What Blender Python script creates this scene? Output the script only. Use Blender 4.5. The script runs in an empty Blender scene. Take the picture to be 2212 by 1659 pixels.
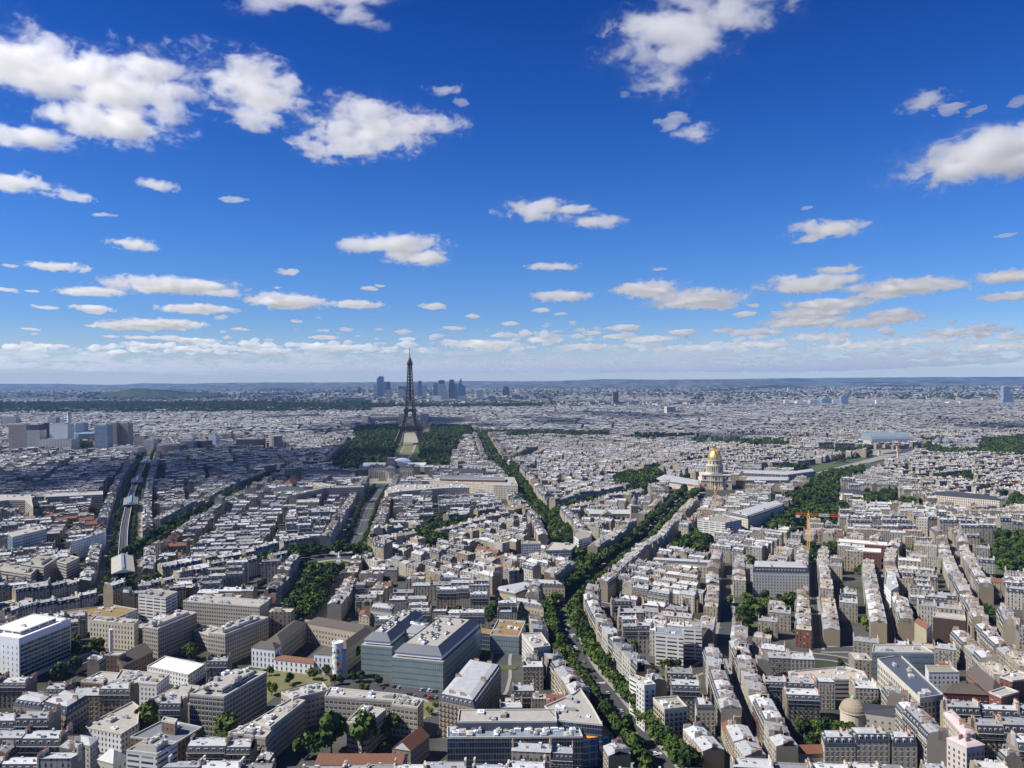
import bpy, math, random, re
import numpy as np
from mathutils import Vector, Matrix
sc = bpy.context.scene
COL = sc.collection
# ------------------------------------------------------------------ camera
F = 1668.0; CAMZ = 233.0
camd = bpy.data.cameras.new('camera'); cam = bpy.data.objects.new('camera', camd); COL.objects.link(cam); sc.camera = cam
camd.sensor_width = 36; camd.lens = 36 * F / 2212; camd.clip_start = 1; camd.clip_end = 250000
PITCH = math.atan(15.5 / F); ROLL = math.radians(-0.3)
RC = Matrix.Rotation(math.pi / 2 - PITCH, 3, 'X') @ Matrix.Rotation(ROLL, 3, 'Z')
cam.matrix_world = Matrix.Translation((0, 0, CAMZ)) @ RC.to_4x4()
# ------------------------------------------------------------------ sky and sun
EL = math.radians(47); AZ = math.radians(-100)
w = bpy.data.worlds.new('World'); sc.world = w; w.use_nodes = True
nt = w.node_tree; bg = nt.nodes['Background']
sky = nt.nodes.new('ShaderNodeTexSky'); sky.sky_type = 'NISHITA'; sky.sun_disc = False
sky.sun_elevation = EL; sky.sun_rotation = AZ; sky.air_density = 1.0; sky.dust_density = 0.0; sky.ozone_density = 1.5; sky.altitude = 100
geo = nt.nodes.new('ShaderNodeNewGeometry'); sep = nt.nodes.new('ShaderNodeSeparateXYZ'); nt.links.new(geo.outputs['Incoming'], sep.inputs[0])
tcw = nt.nodes.new('ShaderNodeTexCoord'); sp2 = nt.nodes.new('ShaderNodeSeparateXYZ'); mxz = nt.nodes.new('ShaderNodeMath'); mxz.operation = 'MAXIMUM'; mxz.inputs[1].default_value = .004; cmb = nt.nodes.new('ShaderNodeCombineXYZ')   # the sky reaches a little below eye level, as it does on a round earth
nt.links.new(tcw.outputs['Generated'], sp2.inputs[0]); nt.links.new(sp2.outputs[0], cmb.inputs[0]); nt.links.new(sp2.outputs[1], cmb.inputs[1]); nt.links.new(sp2.outputs[2], mxz.inputs[0]); nt.links.new(mxz.outputs[0], cmb.inputs[2]); nt.links.new(cmb.outputs[0], sky.inputs[0])
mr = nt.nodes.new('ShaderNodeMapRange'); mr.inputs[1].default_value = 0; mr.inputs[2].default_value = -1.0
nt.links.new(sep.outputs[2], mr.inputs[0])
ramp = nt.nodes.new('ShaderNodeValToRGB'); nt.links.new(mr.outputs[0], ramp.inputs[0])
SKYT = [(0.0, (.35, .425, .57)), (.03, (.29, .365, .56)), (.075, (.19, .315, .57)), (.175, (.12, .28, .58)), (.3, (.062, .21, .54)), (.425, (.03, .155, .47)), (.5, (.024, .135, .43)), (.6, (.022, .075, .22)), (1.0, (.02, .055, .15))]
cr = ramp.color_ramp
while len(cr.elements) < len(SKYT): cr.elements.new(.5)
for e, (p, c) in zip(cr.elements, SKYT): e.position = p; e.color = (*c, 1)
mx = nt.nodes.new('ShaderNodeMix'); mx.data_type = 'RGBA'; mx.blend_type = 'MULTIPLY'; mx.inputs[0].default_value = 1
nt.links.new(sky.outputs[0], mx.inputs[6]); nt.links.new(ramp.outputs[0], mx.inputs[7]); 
low = nt.nodes.new('ShaderNodeMapRange'); low.inputs[1].default_value = -.03; low.inputs[2].default_value = -.014; low.inputs[3].default_value = .5; low.inputs[4].default_value = 1.0; nt.links.new(sp2.outputs[2], low.inputs[0])
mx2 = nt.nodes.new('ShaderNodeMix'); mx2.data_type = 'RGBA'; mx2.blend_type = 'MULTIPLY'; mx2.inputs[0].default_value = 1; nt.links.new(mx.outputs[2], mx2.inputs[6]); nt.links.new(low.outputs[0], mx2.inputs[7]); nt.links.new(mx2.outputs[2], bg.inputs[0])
bg.inputs[1].default_value = 0.15
sl = bpy.data.lights.new('sun', 'SUN'); sun = bpy.data.objects.new('sun', sl); COL.objects.link(sun)
sl.energy = 5.0; sl.angle = math.radians(.5); sl.color = (1, .955, .88)
SD = Vector((math.sin(AZ) * math.cos(EL), math.cos(AZ) * math.cos(EL), math.sin(EL))); sun.rotation_euler = SD.to_track_quat('Z', 'Y').to_euler()
sc.view_settings.view_transform = 'Standard'; sc.view_settings.look = 'None'; sc.view_settings.exposure = 0.45; sc.view_settings.gamma = 1.0
cy = sc.cycles; cy.use_denoising = True; cy.volume_bounces = 12; cy.max_bounces = 12; cy.diffuse_bounces = 2; cy.glossy_bounces = 2; cy.transparent_max_bounces = 96; cy.volume_max_steps = 256; cy.volume_step_rate = .5
try: cy.denoising_input_passes = 'RGB_ALBEDO_NORMAL'; cy.denoising_prefilter = 'ACCURATE'
except Exception: pass
# ------------------------------------------------------------------ pixel tools
PAN = {'A': (2200, (0, 1000, 2000, 2932)), 'B': (1700, (0, 1000, 2000, 2932)), 'C': (1400, (0, 1000, 2000, 2932))}
def PX(p, x, y):                       # zoom panel -> 2212-wide photo pixel
    if p == '-': return x, y
    y0, xs = PAN[p[0]]; y0 = 1350 if p == 'C2' else y0
    return (xs[int(p[1]) - 1] + x * 0.49729) / 1.82278, (y0 + y * 0.49729) / 1.82278
def W(p, x, y, z=0.0):                 # pixel -> point on the plane at height z
    u, v = PX(p, x, y); d = RC @ Vector((u - 1106, 829.5 - v, -F)); t = (z - CAMZ) / d.z
    return (d.x * t, d.y * t)
def level(u): return 829.5 - 15.5 + (1106 - u) * math.tan(math.radians(.3))
def at_dist(u, v, Y):                  # point on the pixel ray at forward distance Y
    d = RC @ Vector((u - 1106, 829.5 - v, -F)); t = Y / d.y
    return Vector((d.x * t, Y, CAMZ + d.z * t))
# ------------------------------------------------------------------ materials
MATS = {}
def nodes_of(name):
    m = bpy.data.materials.new(name); m.use_nodes = True; n = m.node_tree.nodes; return m, n, m.node_tree.links.new, n['Principled BSDF']
def math_node(n, L, op, a, b=None, c=None):
    x = n.new('ShaderNodeMath'); x.operation = op
    for i, q in enumerate((a, b, c)):
        if q is None: continue
        if hasattr(q, 'links'): L(q, x.inputs[i])
        else: x.inputs[i].default_value = q
    return x.outputs[0]
def mixc(n, L, f, a, b, blend='MIX'):
    x = n.new('ShaderNodeMix'); x.data_type = 'RGBA'; x.blend_type = blend
    for i, q in ((0, f), (6, a), (7, b)):
        if hasattr(q, 'links'): L(q, x.inputs[i])
        elif i == 0: x.inputs[0].default_value = q
        else: x.inputs[i].default_value = (*q, 1)
    return x.outputs[2]
def tinted(n, L, col):
    a = n.new('ShaderNodeAttribute'); a.attribute_name = 'tint'; oi = n.new('ShaderNodeObjectInfo')
    c = mixc(n, L, 1.0, a.outputs['Color'], oi.outputs['Color'], 'MULTIPLY')
    return mixc(n, L, 1.0, c, col, 'MULTIPLY')
def dirt(n, L, c, amt=.25, scale=.25):
    g = n.new('ShaderNodeNewGeometry'); no = n.new('ShaderNodeTexNoise'); no.inputs['Scale'].default_value = scale; no.inputs['Detail'].default_value = 4
    L(g.outputs['Position'], no.inputs['Vector'])
    f = math_node(n, L, 'MULTIPLY_ADD', no.outputs[0], 2 * amt, 1 - amt)
    x = n.new('ShaderNodeCombineXYZ'); [L(f, x.inputs[i]) for i in range(3)]
    return mixc(n, L, 1.0, c, x.outputs[0], 'MULTIPLY')
def wallmat(name, col, bay=2.7, fl=3.15, ww=.36, hh=.58, glass=(.03, .035, .045), frame=None, tint=True, rail=True, band=None, rough=.85, spec=.2):
    m, n, L, b = nodes_of(name); c = tinted(n, L, col) if tint else mixc(n, L, 0.0, col, col)
    c = dirt(n, L, c, .16, .12)
    if bay:
        uv = n.new('ShaderNodeUVMap'); s = n.new('ShaderNodeSeparateXYZ'); L(uv.outputs[0], s.inputs[0])
        fu = math_node(n, L, 'FRACT', math_node(n, L, 'DIVIDE', s.outputs[0], bay)); fv = math_node(n, L, 'FRACT', math_node(n, L, 'DIVIDE', s.outputs[1], fl))
        iu = math_node(n, L, 'LESS_THAN', math_node(n, L, 'ABSOLUTE', math_node(n, L, 'SUBTRACT', fu, .5)), ww / 2)
        iv = math_node(n, L, 'LESS_THAN', math_node(n, L, 'ABSOLUTE', math_node(n, L, 'SUBTRACT', fv, .5)), hh / 2)
        wn = math_node(n, L, 'MULTIPLY', iu, iv)
        wh = n.new('ShaderNodeTexWhiteNoise'); cv = n.new('ShaderNodeCombineXYZ')
        L(math_node(n, L, 'FLOOR', math_node(n, L, 'DIVIDE', s.outputs[0], bay)), cv.inputs[0]); L(math_node(n, L, 'FLOOR', math_node(n, L, 'DIVIDE', s.outputs[1], fl)), cv.inputs[1])
        L(cv.outputs[0], wh.inputs[0]); rnd = math_node(n, L, 'MULTIPLY', math_node(n, L, 'POWER', wh.outputs[0], 5), .5)
        gcol = mixc(n, L, rnd, glass, tuple(min(1, x * .8) for x in col))
        if rail:    # iron balcony rails under the windows, shutters beside them
            r = math_node(n, L, 'MULTIPLY', math_node(n, L, 'LESS_THAN', fv, .3), math_node(n, L, 'LESS_THAN', math_node(n, L, 'ABSOLUTE', math_node(n, L, 'SUBTRACT', fu, .5)), ww * .7))
            r = math_node(n, L, 'MULTIPLY', r, .45); c = mixc(n, L, r, c, (.05, .05, .05))
            cn = math_node(n, L, 'LESS_THAN', fv, .05); c = mixc(n, L, math_node(n, L, 'MULTIPLY', cn, .5), c, (.12, .11, .10))
        c = mixc(n, L, wn, c, gcol)
        L(math_node(n, L, 'MULTIPLY_ADD', wn, .15 - rough, rough), b.inputs['Roughness'])
    else: b.inputs['Roughness'].default_value = rough
    b.inputs['Specular IOR Level'].default_value = spec
    L(c, b.inputs['Base Color']); MATS[name] = m; return m
def flatmat(name, col, rough=.8, metal=0.0, amt=.2, scale=.3, tint=False, spec=.3):
    m, n, L, b = nodes_of(name); c = tinted(n, L, col) if tint else mixc(n, L, 0.0, col, col)
    c = dirt(n, L, c, amt, scale); L(c, b.inputs['Base Color']); b.inputs['Roughness'].default_value = rough; b.inputs['Metallic'].default_value = metal
    b.inputs['Specular IOR Level'].default_value = spec
    MATS[name] = m; return m
def zincmat(name, col, amt=.3):
    m, n, L, b = nodes_of(name); c = tinted(n, L, col); c = dirt(n, L, c, amt, .35); c = dirt(n, L, c, amt * .8, 1.6)
    uv = n.new('ShaderNodeUVMap'); s = n.new('ShaderNodeSeparateXYZ'); L(uv.outputs[0], s.inputs[0])
    fu = math_node(n, L, 'FRACT', math_node(n, L, 'DIVIDE', s.outputs[0], 1.1)); seam = math_node(n, L, 'LESS_THAN', fu, .12)
    c = mixc(n, L, math_node(n, L, 'MULTIPLY', seam, .35), c, (.12, .13, .14))
    L(c, b.inputs['Base Color']); b.inputs['Roughness'].default_value = .55; b.inputs['Specular IOR Level'].default_value = .4
    MATS[name] = m; return m
wallmat('wall', (1, 1, 1)); wallmat('wall_plain', (.68, .66, .62), bay=0)
wallmat('wall_far', (.95, .95, .95), bay=3.4, fl=3.3, ww=.45, hh=.55, rail=False)
zincmat('zinc', (.42, .43, .445)); zincmat('slate', (.045, .05, .062), .15); flatmat('tile', (.19, .085, .055), amt=.3, scale=1.2)
flatmat('gravel', (.42, .38, .33), amt=.3); flatmat('chimney', (.42, .34, .27), amt=.3, scale=1); flatmat('pot', (.35, .14, .08)); flatmat('dormer', (.55, .56, .57))
flatmat('parapet', (.5, .48, .44)); flatmat('dark_pane', (.03, .035, .045), rough=.15, amt=.1); flatmat('white_trim', (.72, .72, .70), amt=.06)
flatmat('iron', (.03, .03, .032), rough=.6); flatmat('plant_box', (.05, .11, .03), amt=.4, scale=1.5)
wallmat('white_wall', (.74, .75, .78), bay=0, tint=False); wallmat('white_windows', (.74, .74, .74), bay=3.0, fl=3.4, ww=.38, hh=.5, tint=False, rail=False)
wallmat('stone_windows', (.60, .53, .42), bay=3.2, fl=4.2, ww=.36, hh=.6, tint=False, rail=False); wallmat('stone', (.55, .49, .39), bay=0, tint=False)
wallmat('concrete_windows', (.36, .32, .26), bay=2.4, fl=3.4, ww=.62, hh=.45, tint=False, rail=False, glass=(.05, .055, .07))
wallmat('ribbon', (.42, .38, .33), bay=30, fl=3.1, ww=.98, hh=.42, tint=False, rail=False); wallmat('white_ribbon', (.66, .64, .6), bay=9, fl=3.1, ww=.85, hh=.4, tint=False, rail=False)
wallmat('curtain', (.16, .19, .22), bay=1.6, fl=3.6, ww=.86, hh=.82, tint=False, rail=False, glass=(.02, .03, .05), rough=.3, spec=.5)
wallmat('slab_glass', (.40, .46, .44), bay=3.2, fl=3.3, ww=.94, hh=.62, tint=False, rail=False, glass=(.02, .035, .04), rough=.3, spec=.5)
wallmat('silver_glass', (.20, .26, .27), bay=1.5, fl=4.4, ww=.35, hh=.26, tint=False, rail=False, glass=(.012, .016, .02), rough=.25, spec=.6)
wallmat('brick_windows', (.16, .07, .05), bay=3.2, fl=3.8, ww=.4, hh=.5, tint=False, rail=False); wallmat('brown_windows', (.20, .14, .10), bay=3.2, fl=3.8, ww=.36, hh=.45, tint=False, rail=False)
wallmat('tower_grid', (.58, .57, .55), bay=3.0, fl=3.1, ww=.7, hh=.6, tint=False, rail=False, glass=(.08, .09, .12)); wallmat('tower_dark', (.11, .11, .13), bay=2.4, fl=3.3, ww=.7, hh=.6, tint=False, rail=False, glass=(.02, .02, .03))
wallmat('tower_blue', (.36, .42, .50), bay=4, fl=4, ww=.9, hh=.75, tint=False, rail=False, glass=(.10, .16, .25), rough=.3, spec=.5)
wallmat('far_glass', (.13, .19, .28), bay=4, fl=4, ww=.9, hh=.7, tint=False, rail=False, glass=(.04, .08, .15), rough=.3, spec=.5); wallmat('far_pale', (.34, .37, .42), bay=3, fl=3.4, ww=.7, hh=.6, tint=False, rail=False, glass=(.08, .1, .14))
wallmat('tower_brown', (.40, .35, .31), bay=3.2, fl=3.1, ww=.8, hh=.6, tint=False, rail=False, glass=(.14, .13, .13))
flatmat('concrete_roof', (.36, .34, .31), amt=.3, scale=.5); flatmat('white_roof', (.78, .79, .82), amt=.08); flatmat('dark_roof', (.10, .085, .075), amt=.3, scale=.8)
flatmat('charcoal_roof', (.085, .10, .13), rough=.45, amt=.1); flatmat('green_copper', (.28, .48, .38), amt=.2); flatmat('moss_roof', (.24, .17, .08), amt=.5, scale=.4)
flatmat('pink_roof', (.52, .42, .42), amt=.15); flatmat('gold', (.80, .55, .19), rough=.40, metal=.9, amt=.25, scale=.6); flatmat('lead_roof', (.16, .18, .21), amt=.2)
flatmat('tower_iron', (.085, .060, .045), rough=.6, amt=.2); flatmat('crane_red', (.62, .07, .03), amt=.05); flatmat('crane_yellow', (.75, .42, .05), amt=.05); flatmat('glass_roof', (.22, .27, .31), rough=.2, amt=.15, spec=.7)
flatmat('asphalt', (.06, .06, .065), amt=.15, scale=.08); flatmat('pavement', (.26, .25, .235), amt=.12, scale=.2); flatmat('road_paint', (.72, .72, .70), amt=.1); flatmat('sand', (.28, .26, .21), amt=.12, scale=.1)
flatmat('lawn', (.07, .10, .035), amt=.35, scale=.06); flatmat('dry_lawn', (.15, .145, .065), amt=.4, scale=.1); flatmat('bark', (.09, .07, .05)); flatmat('blue_sheet', (.02, .10, .5)); flatmat('awning', (.85, .30, .06)); flatmat('rubber', (.02, .02, .02))
# ground: courtyard paving near, mottled town and fields far
def groundmat():
    m, n, L, b = nodes_of('ground'); g = n.new('ShaderNodeNewGeometry')
    no = n.new('ShaderNodeTexNoise'); no.inputs['Scale'].default_value = .03; no.inputs['Detail'].default_value = 6; L(g.outputs['Position'], no.inputs['Vector'])
    n2 = n.new('ShaderNodeTexNoise'); n2.inputs['Scale'].default_value = .0006; n2.inputs['Detail'].default_value = 9; n2.inputs['Roughness'].default_value = .7; L(g.outputs['Position'], n2.inputs['Vector'])
    r = n.new('ShaderNodeValToRGB'); r.color_ramp.elements[0].position = .34; r.color_ramp.elements[0].color = (.04, .05, .03, 1); r.color_ramp.elements[1].position = .56; r.color_ramp.elements[1].color = (.085, .083, .08, 1)
    L(no.outputs[0], r.inputs[0]); f = n.new('ShaderNodeValToRGB'); f.color_ramp.elements[0].position = .45; f.color_ramp.elements[0].color = (.03, .05, .02, 1); f.color_ramp.elements[1].position = .58; f.color_ramp.elements[1].color = (.16, .16, .13, 1); L(n2.outputs[0], f.inputs[0])
    s = n.new('ShaderNodeSeparateXYZ'); L(g.outputs['Position'], s.inputs[0]); k = n.new('ShaderNodeMapRange'); k.inputs[1].default_value = 5000; k.inputs[2].default_value = 9000; L(s.outputs[1], k.inputs[0])
    L(mixc(n, L, k.outputs[0], r.outputs[0], f.outputs[0]), b.inputs['Base Color']); b.inputs['Roughness'].default_value = .95; b.inputs['Specular IOR Level'].default_value = .1; MATS['ground'] = m
groundmat()
def leafmat(name, c0, c1):
    m, n, L, b = nodes_of(name); g = n.new('ShaderNodeNewGeometry'); no = n.new('ShaderNodeTexNoise'); no.inputs['Scale'].default_value = .28; no.inputs['Detail'].default_value = 4
    L(g.outputs['Position'], no.inputs['Vector']); oi = n.new('ShaderNodeObjectInfo')
    f = math_node(n, L, 'ADD', math_node(n, L, 'MULTIPLY_ADD', no.outputs[0], 2.4, -.85), math_node(n, L, 'MULTIPLY_ADD', oi.outputs['Random'], .5, -.25))
    c = n.new('ShaderNodeClamp'); L(f, c.inputs[0])
    L(mixc(n, L, c.outputs[0], c0, c1), b.inputs['Base Color']); b.inputs['Roughness'].default_value = .7; b.inputs['Specular IOR Level'].default_value = .12
    MATS[name] = m
leafmat('leaf', (.028, .055, .012), (.12, .17, .032)); leafmat('leaf_dark', (.02, .040, .012), (.065, .10, .024)); leafmat('leaf_bright', (.08, .12, .02), (.22, .26, .04))
leafmat('leaf_far', (.014, .030, .010), (.05, .075, .02))
# ------------------------------------------------------------------ mesh helpers
MIX = list(MATS); MI = {k: i for i, k in enumerate(MIX)}
class MB:
    def __init__(s): s.v = []; s.f = []; s.m = []; s.uv = []
    def face(s, pts, mat, uv=None):
        i = len(s.v); s.v += [tuple(p) for p in pts]; s.f.append(tuple(range(i, i + len(pts)))); s.m.append(mat)
        s.uv += uv if uv else [(p[0] * .7 + p[1] * .7, p[2] + p[1] * .3) for p in pts]
    def wall(s, a, b, z0, z1, mat, vo=0.0):
        l = math.hypot(b[0] - a[0], b[1] - a[1]); s.face([(a[0], a[1], z0), (b[0], b[1], z0), (b[0], b[1], z1), (a[0], a[1], z1)], mat, [(0, z0 - vo), (l, z0 - vo), (l, z1 - vo), (0, z1 - vo)])
    def prism(s, poly, z0, z1, mat, top=None, bottom=False):
        for i in range(len(poly)): s.wall(poly[i], poly[(i + 1) % len(poly)], z0, z1, mat, z0)
        if top: s.face([(p[0], p[1], z1) for p in poly], top, [(p[0], p[1]) for p in poly])
        if bottom: s.face([(p[0], p[1], z0) for p in poly][::-1], top or mat)
    def box(s, x0, y0, z0, x1, y1, z1, mat, top=None, bottom=False): s.prism([(x0, y0), (x1, y0), (x1, y1), (x0, y1)], z0, z1, mat, top or mat, bottom)
    def beam(s, a, b, t, mat):
        a = Vector(a); b = Vector(b); d = (b - a).normalized(); r = d.cross(Vector((.3, .9, .2)) if abs(d.z) > .9 else Vector((0, 0, 1))).normalized() * t / 2; q = d.cross(r).normalized() * t / 2
        c = [r + q, -r + q, -r - q, r - q]
        for i in range(4):
            j = (i + 1) % 4; s.face([a + c[i], a + c[j], b + c[j], b + c[i]], mat)
        s.face([a + k for k in c[::-1]], mat); s.face([b + k for k in c], mat)
    def loft(s, rings, mat, cap=True):     # rings: lists of 3-D points, same count
        for r0, r1 in zip(rings, rings[1:]):
            for i in range(len(r0)):
                j = (i + 1) % len(r0); s.face([r0[i], r0[j], r1[j], r1[i]], mat)
        if cap: s.face(rings[-1], mat)
    def lathe(s, cx, cy, prof, mat, n=16, ph=0.0): s.loft([[(cx + r * math.cos(2 * math.pi * k / n + ph), cy + r * math.sin(2 * math.pi * k / n + ph), z) for k in range(n)] for z, r in prof], mat)
    def mesh(s, name, tint=True, smooth=False):
        me = bpy.data.meshes.new(name); me.from_pydata(s.v, [], s.f)
        used = sorted(set(s.m)); 
        for k in used: me.materials.append(MATS[k])
        ix = {k: i for i, k in enumerate(used)}; me.polygons.foreach_set('material_index', [ix[k] for k in s.m])
        u = me.uv_layers.new(name='UVMap'); u.data.foreach_set('uv', np.array(s.uv, dtype=np.float32).ravel())
        if tint:
            a = me.attributes.new('tint', 'FLOAT_COLOR', 'POINT'); a.data.foreach_set('color', np.ones(len(s.v) * 4, dtype=np.float32))
        if smooth: me.polygons.foreach_set('use_smooth', [True] * len(s.f))
        me.update(); return me
def link(name, data, parent=None, loc=None):
    o = bpy.data.objects.new(name, data); COL.objects.link(o)
    if parent: o.parent = parent
    if loc is not None: o.location = loc
    return o
def part(name, mb, parent, loc=None, **k): return link(name, mb.mesh(name, **k), parent, loc)
LAB = {}
def thing(name, label, cat, loc=(0, 0, 0), rz=0.0, group=None, data=None):
    o = bpy.data.objects.new(name, data); COL.objects.link(o); o.location = loc; o.rotation_euler = (0, 0, rz)
    o['label'] = label; o['category'] = cat
    if group: o['group'] = group
    LAB.setdefault(label, []).append(o); return o
def struct(name, mb, kind='structure', **k):
    o = link(name, mb.mesh(name, **k)); o['kind'] = kind; return o
def ordw(n):
    base = ['', 'first', 'second', 'third', 'fourth', 'fifth', 'sixth', 'seventh', 'eighth', 'ninth', 'tenth', 'eleventh', 'twelfth']
    return base[n] if n < len(base) else '%d%s' % (n, {1: 'st', 2: 'nd', 3: 'rd'}.get(n % 10 if n % 100 not in (11, 12, 13) else 0, 'th'))
def inpoly(X, Y, poly):
    r = np.zeros(X.shape, bool); n = len(poly)
    for i in range(n):
        x0, y0 = poly[i]; x1, y1 = poly[(i + 1) % n]
        if y0 == y1: continue
        c = ((y0 > Y) != (y1 > Y)) & (X < (x1 - x0) * (Y - y0) / (y1 - y0) + x0); r ^= c
    return r
# occupancy raster of the town
CS = 3.0; X0, X1, Y0, Y1 = -3900.0, 4300.0, 380.0, 5600.0
GW, GH = int((X1 - X0) / CS), int((Y1 - Y0) / CS); OCC = np.zeros((GH, GW), np.uint8)
def mark(poly, val=1, grow=0.0):
    cx = sum(p[0] for p in poly) / len(poly); cyy = sum(p[1] for p in poly) / len(poly)
    if grow: poly = [(p[0] + grow * (p[0] - cx) / max(1, math.hypot(p[0] - cx, p[1] - cyy)), p[1] + grow * (p[1] - cyy) / max(1, math.hypot(p[0] - cx, p[1] - cyy))) for p in poly]
    xs = [p[0] for p in poly]; ys = [p[1] for p in poly]
    i0, i1 = max(0, int((min(xs) - X0) / CS)), min(GW, int((max(xs) - X0) / CS) + 2); j0, j1 = max(0, int((min(ys) - Y0) / CS)), min(GH, int((max(ys) - Y0) / CS) + 2)
    if i0 >= i1 or j0 >= j1: return
    X, Y = np.meshgrid(X0 + (np.arange(i0, i1) + .5) * CS, Y0 + (np.arange(j0, j1) + .5) * CS)
    k = inpoly(X, Y, poly); OCC[j0:j1, i0:i1][k] = val
def rectpoly(x, y, th, wd, dp):
    c, s = math.cos(th), math.sin(th); return [(x + c * a - s * b, y + s * a + c * b) for a, b in ((-wd / 2, -dp / 2), (wd / 2, -dp / 2), (wd / 2, dp / 2), (-wd / 2, dp / 2))]
def occ_pts(X, Y):
    i = ((X - X0) / CS).astype(int); j = ((Y - Y0) / CS).astype(int); ok = (i >= 0) & (i < GW) & (j >= 0) & (j < GH)
    r = np.ones(X.shape, np.uint8); r[ok] = OCC[j[ok], i[ok]]; return r
def infov(x, y, m=60): return y > 395 and abs(x) < .675 * y + m
# ------------------------------------------------------------------ streets and parks (traced on the photograph's ground)
def pts(p, s): a = [float(t) for t in s.split()]; return [W(p, a[i], a[i + 1]) for i in range(0, len(a), 2)]
ROADS = [  # name, width, points, tree rows (offsets), build rows, label words
 ('boulevard', 34, pts('A3', '1260 1760 1190 1650 1010 1430 840 1200 700 1010 600 900 520 760 480 660 440 530 420 440'), (-12.5, 12.5), 1, 'the tree-lined boulevard below the dark glass building'),
 ('boulevard', 36, pts('A3', '430 470 440 400 520 320 620 240 760 110 900 0') + pts('B3', '1000 960 1100 850 1230 705 1400 540 1460 480'), (-13, 13), 1, 'the boulevard climbing to the golden dome'),
 ('narrow_street', 9, pts('A3', '2110 1760 2010 1640 1905 1400 1800 1150 1740 950 1690 830 1672 760'), (), 1, 'the narrow street with orange awnings'),
 ('narrow_street', 9, pts('A4', '580 720 562 500 550 350 540 200 535 100') + pts('B4', '560 1010 600 900'), (), 1, 'the narrow street by the white mansard block'),
 ('narrow_street', 9, pts('A4', '1180 690 1130 480 1092 330 1075 220 1055 120') + pts('B4', '1090 1010 1150 900'), (), 1, 'the straight street with parked cars'),
 ('narrow_street', 9, pts('A4', '1990 700 1860 450 1775 280 1700 120') + pts('B4', '1655 1010 1640 900 1560 850'), (), 1, 'the street of sunlit facades'),
 ('narrow_street', 9, pts('A4', '1750 1760 1640 1640 1440 1440 1280 1230 1190 1110 1010 880'), (), 1, 'the street before the long white department building'),
 ('narrow_street', 9, pts('A4', '2330 1290 2200 1160 2050 980 1900 850 1745 690'), (), 1, 'the street behind the red brick building'),
 ('metro_boulevard', 40, pts('A1', '905 300 960 150 968 0') + pts('B1', '985 830 1000 700 1030 560 1065 450 1090 390 1130 290 1160 220 1185 150'), (-13, 13), 1, 'the boulevard of the elevated metro'),
 ('metro_boulevard', 40, pts('A1', '-200 600 0 520 250 460 480 420 640 380 760 330 905 300'), (-14, 14), 1, 'the metro boulevard by the white slab'),
 ('avenue', 34, pts('B1', '1060 1010 1150 960 1250 880 1360 820 1500 740 1700 625 1900 500 2100 410') + pts('B2', '190 350 420 320 640 290 700 210 790 100'), (-10, 10), 1, 'the avenue from the metro to the iron tower'),
 ('avenue', 44, pts('B2', '745 985 800 880 850 760 890 650 930 560 985 480 1010 440'), (-14, 14), 1, 'the double-tree avenue above the round square'),
 ('avenue', 52, pts('A2', '330 500 420 400 500 250 580 90') + pts('B2', '610 1040'), (-12, -4, 4, 12), 1, 'the planted avenue below the round square'),
 ('avenue', 34, pts('A1', '1030 300 1290 240 1480 200 1700 150') + pts('B2', '-100 1100 100 1060 280 1010 520 970'), (-9, 9), 1, 'the avenue left of the round square'),
 ('avenue', 34, pts('B2', '690 990 870 960 1090 900 1330 850 1510 800 1800 740 2050 710') + pts('B3', '330 690 640 605 860 545 1080 490'), (-9, 9), 1, 'the avenue from the round square towards the golden dome'),
 ('avenue', 36, pts('B2', '1790 10 1850 120 1930 290 2030 330 2100 430 2160 560') + pts('B3', '170 600 290 690 350 760 410 850 450 920'), (-10, 10), 1, 'the avenue running down from the river'),
 ('avenue', 40, pts('B2', '1330 300 1450 300 1620 295 1900 285 2011 260') + pts('B3', '60 240 140 210 300 170'), (-12, 12), 1, 'the avenue behind the domed school'),
 ('avenue', 30, pts('B3', '840 390 960 370 1100 350 1250 300 1400 280 1560 250'), (-9, 9), 1, 'the avenue past the domed church'),
 ('street', 16, pts('A3', '420 470 300 560 180 620 -60 640') + pts('A2', '1950 1160 1420 1230 1370 1400'), (), 0, ''),
 ('street', 16, pts('A2', '1420 1250 1200 1080 900 1010 700 1000 500 1010 100 1160 -180 1220') , (), 0, ''),
 ('street', 14, pts('A3', '1672 760 1500 900 1300 930'), (), 0, ''),
 ('street', 14, pts('A1', '1150 1650 1000 1560 700 1480 500 1450 200 1380 -200 1300'), (), 0, ''),
 ('street', 14, pts('A3', '1690 790 1710 640 1740 400 1715 210 1760 60'), (), 1, 'the side street by the railings'),
 ('street', 14, pts('A3', '700 350 1000 430 1400 470 1640 560'), (), 0, ''),
 ('street', 14, pts('A4', '20 650 300 760 700 780 980 860'), (), 0, ''),
 ('street', 14, pts('A4', '580 720 900 720 1180 700 1500 690 1745 690'), (), 0, ''),
 ('street', 14, pts('B3', '480 1000 300 960 100 1005'), (), 0, ''),
 ('street', 14, pts('B4', '-100 880 300 830 600 900 1150 900 1640 900'), (), 0, ''),
]
def ptt(p, t): a = [float(q) for q in t.split()]; return [W(p, a[i], a[i + 1], 13.0) for i in range(0, len(a), 2)]
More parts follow.
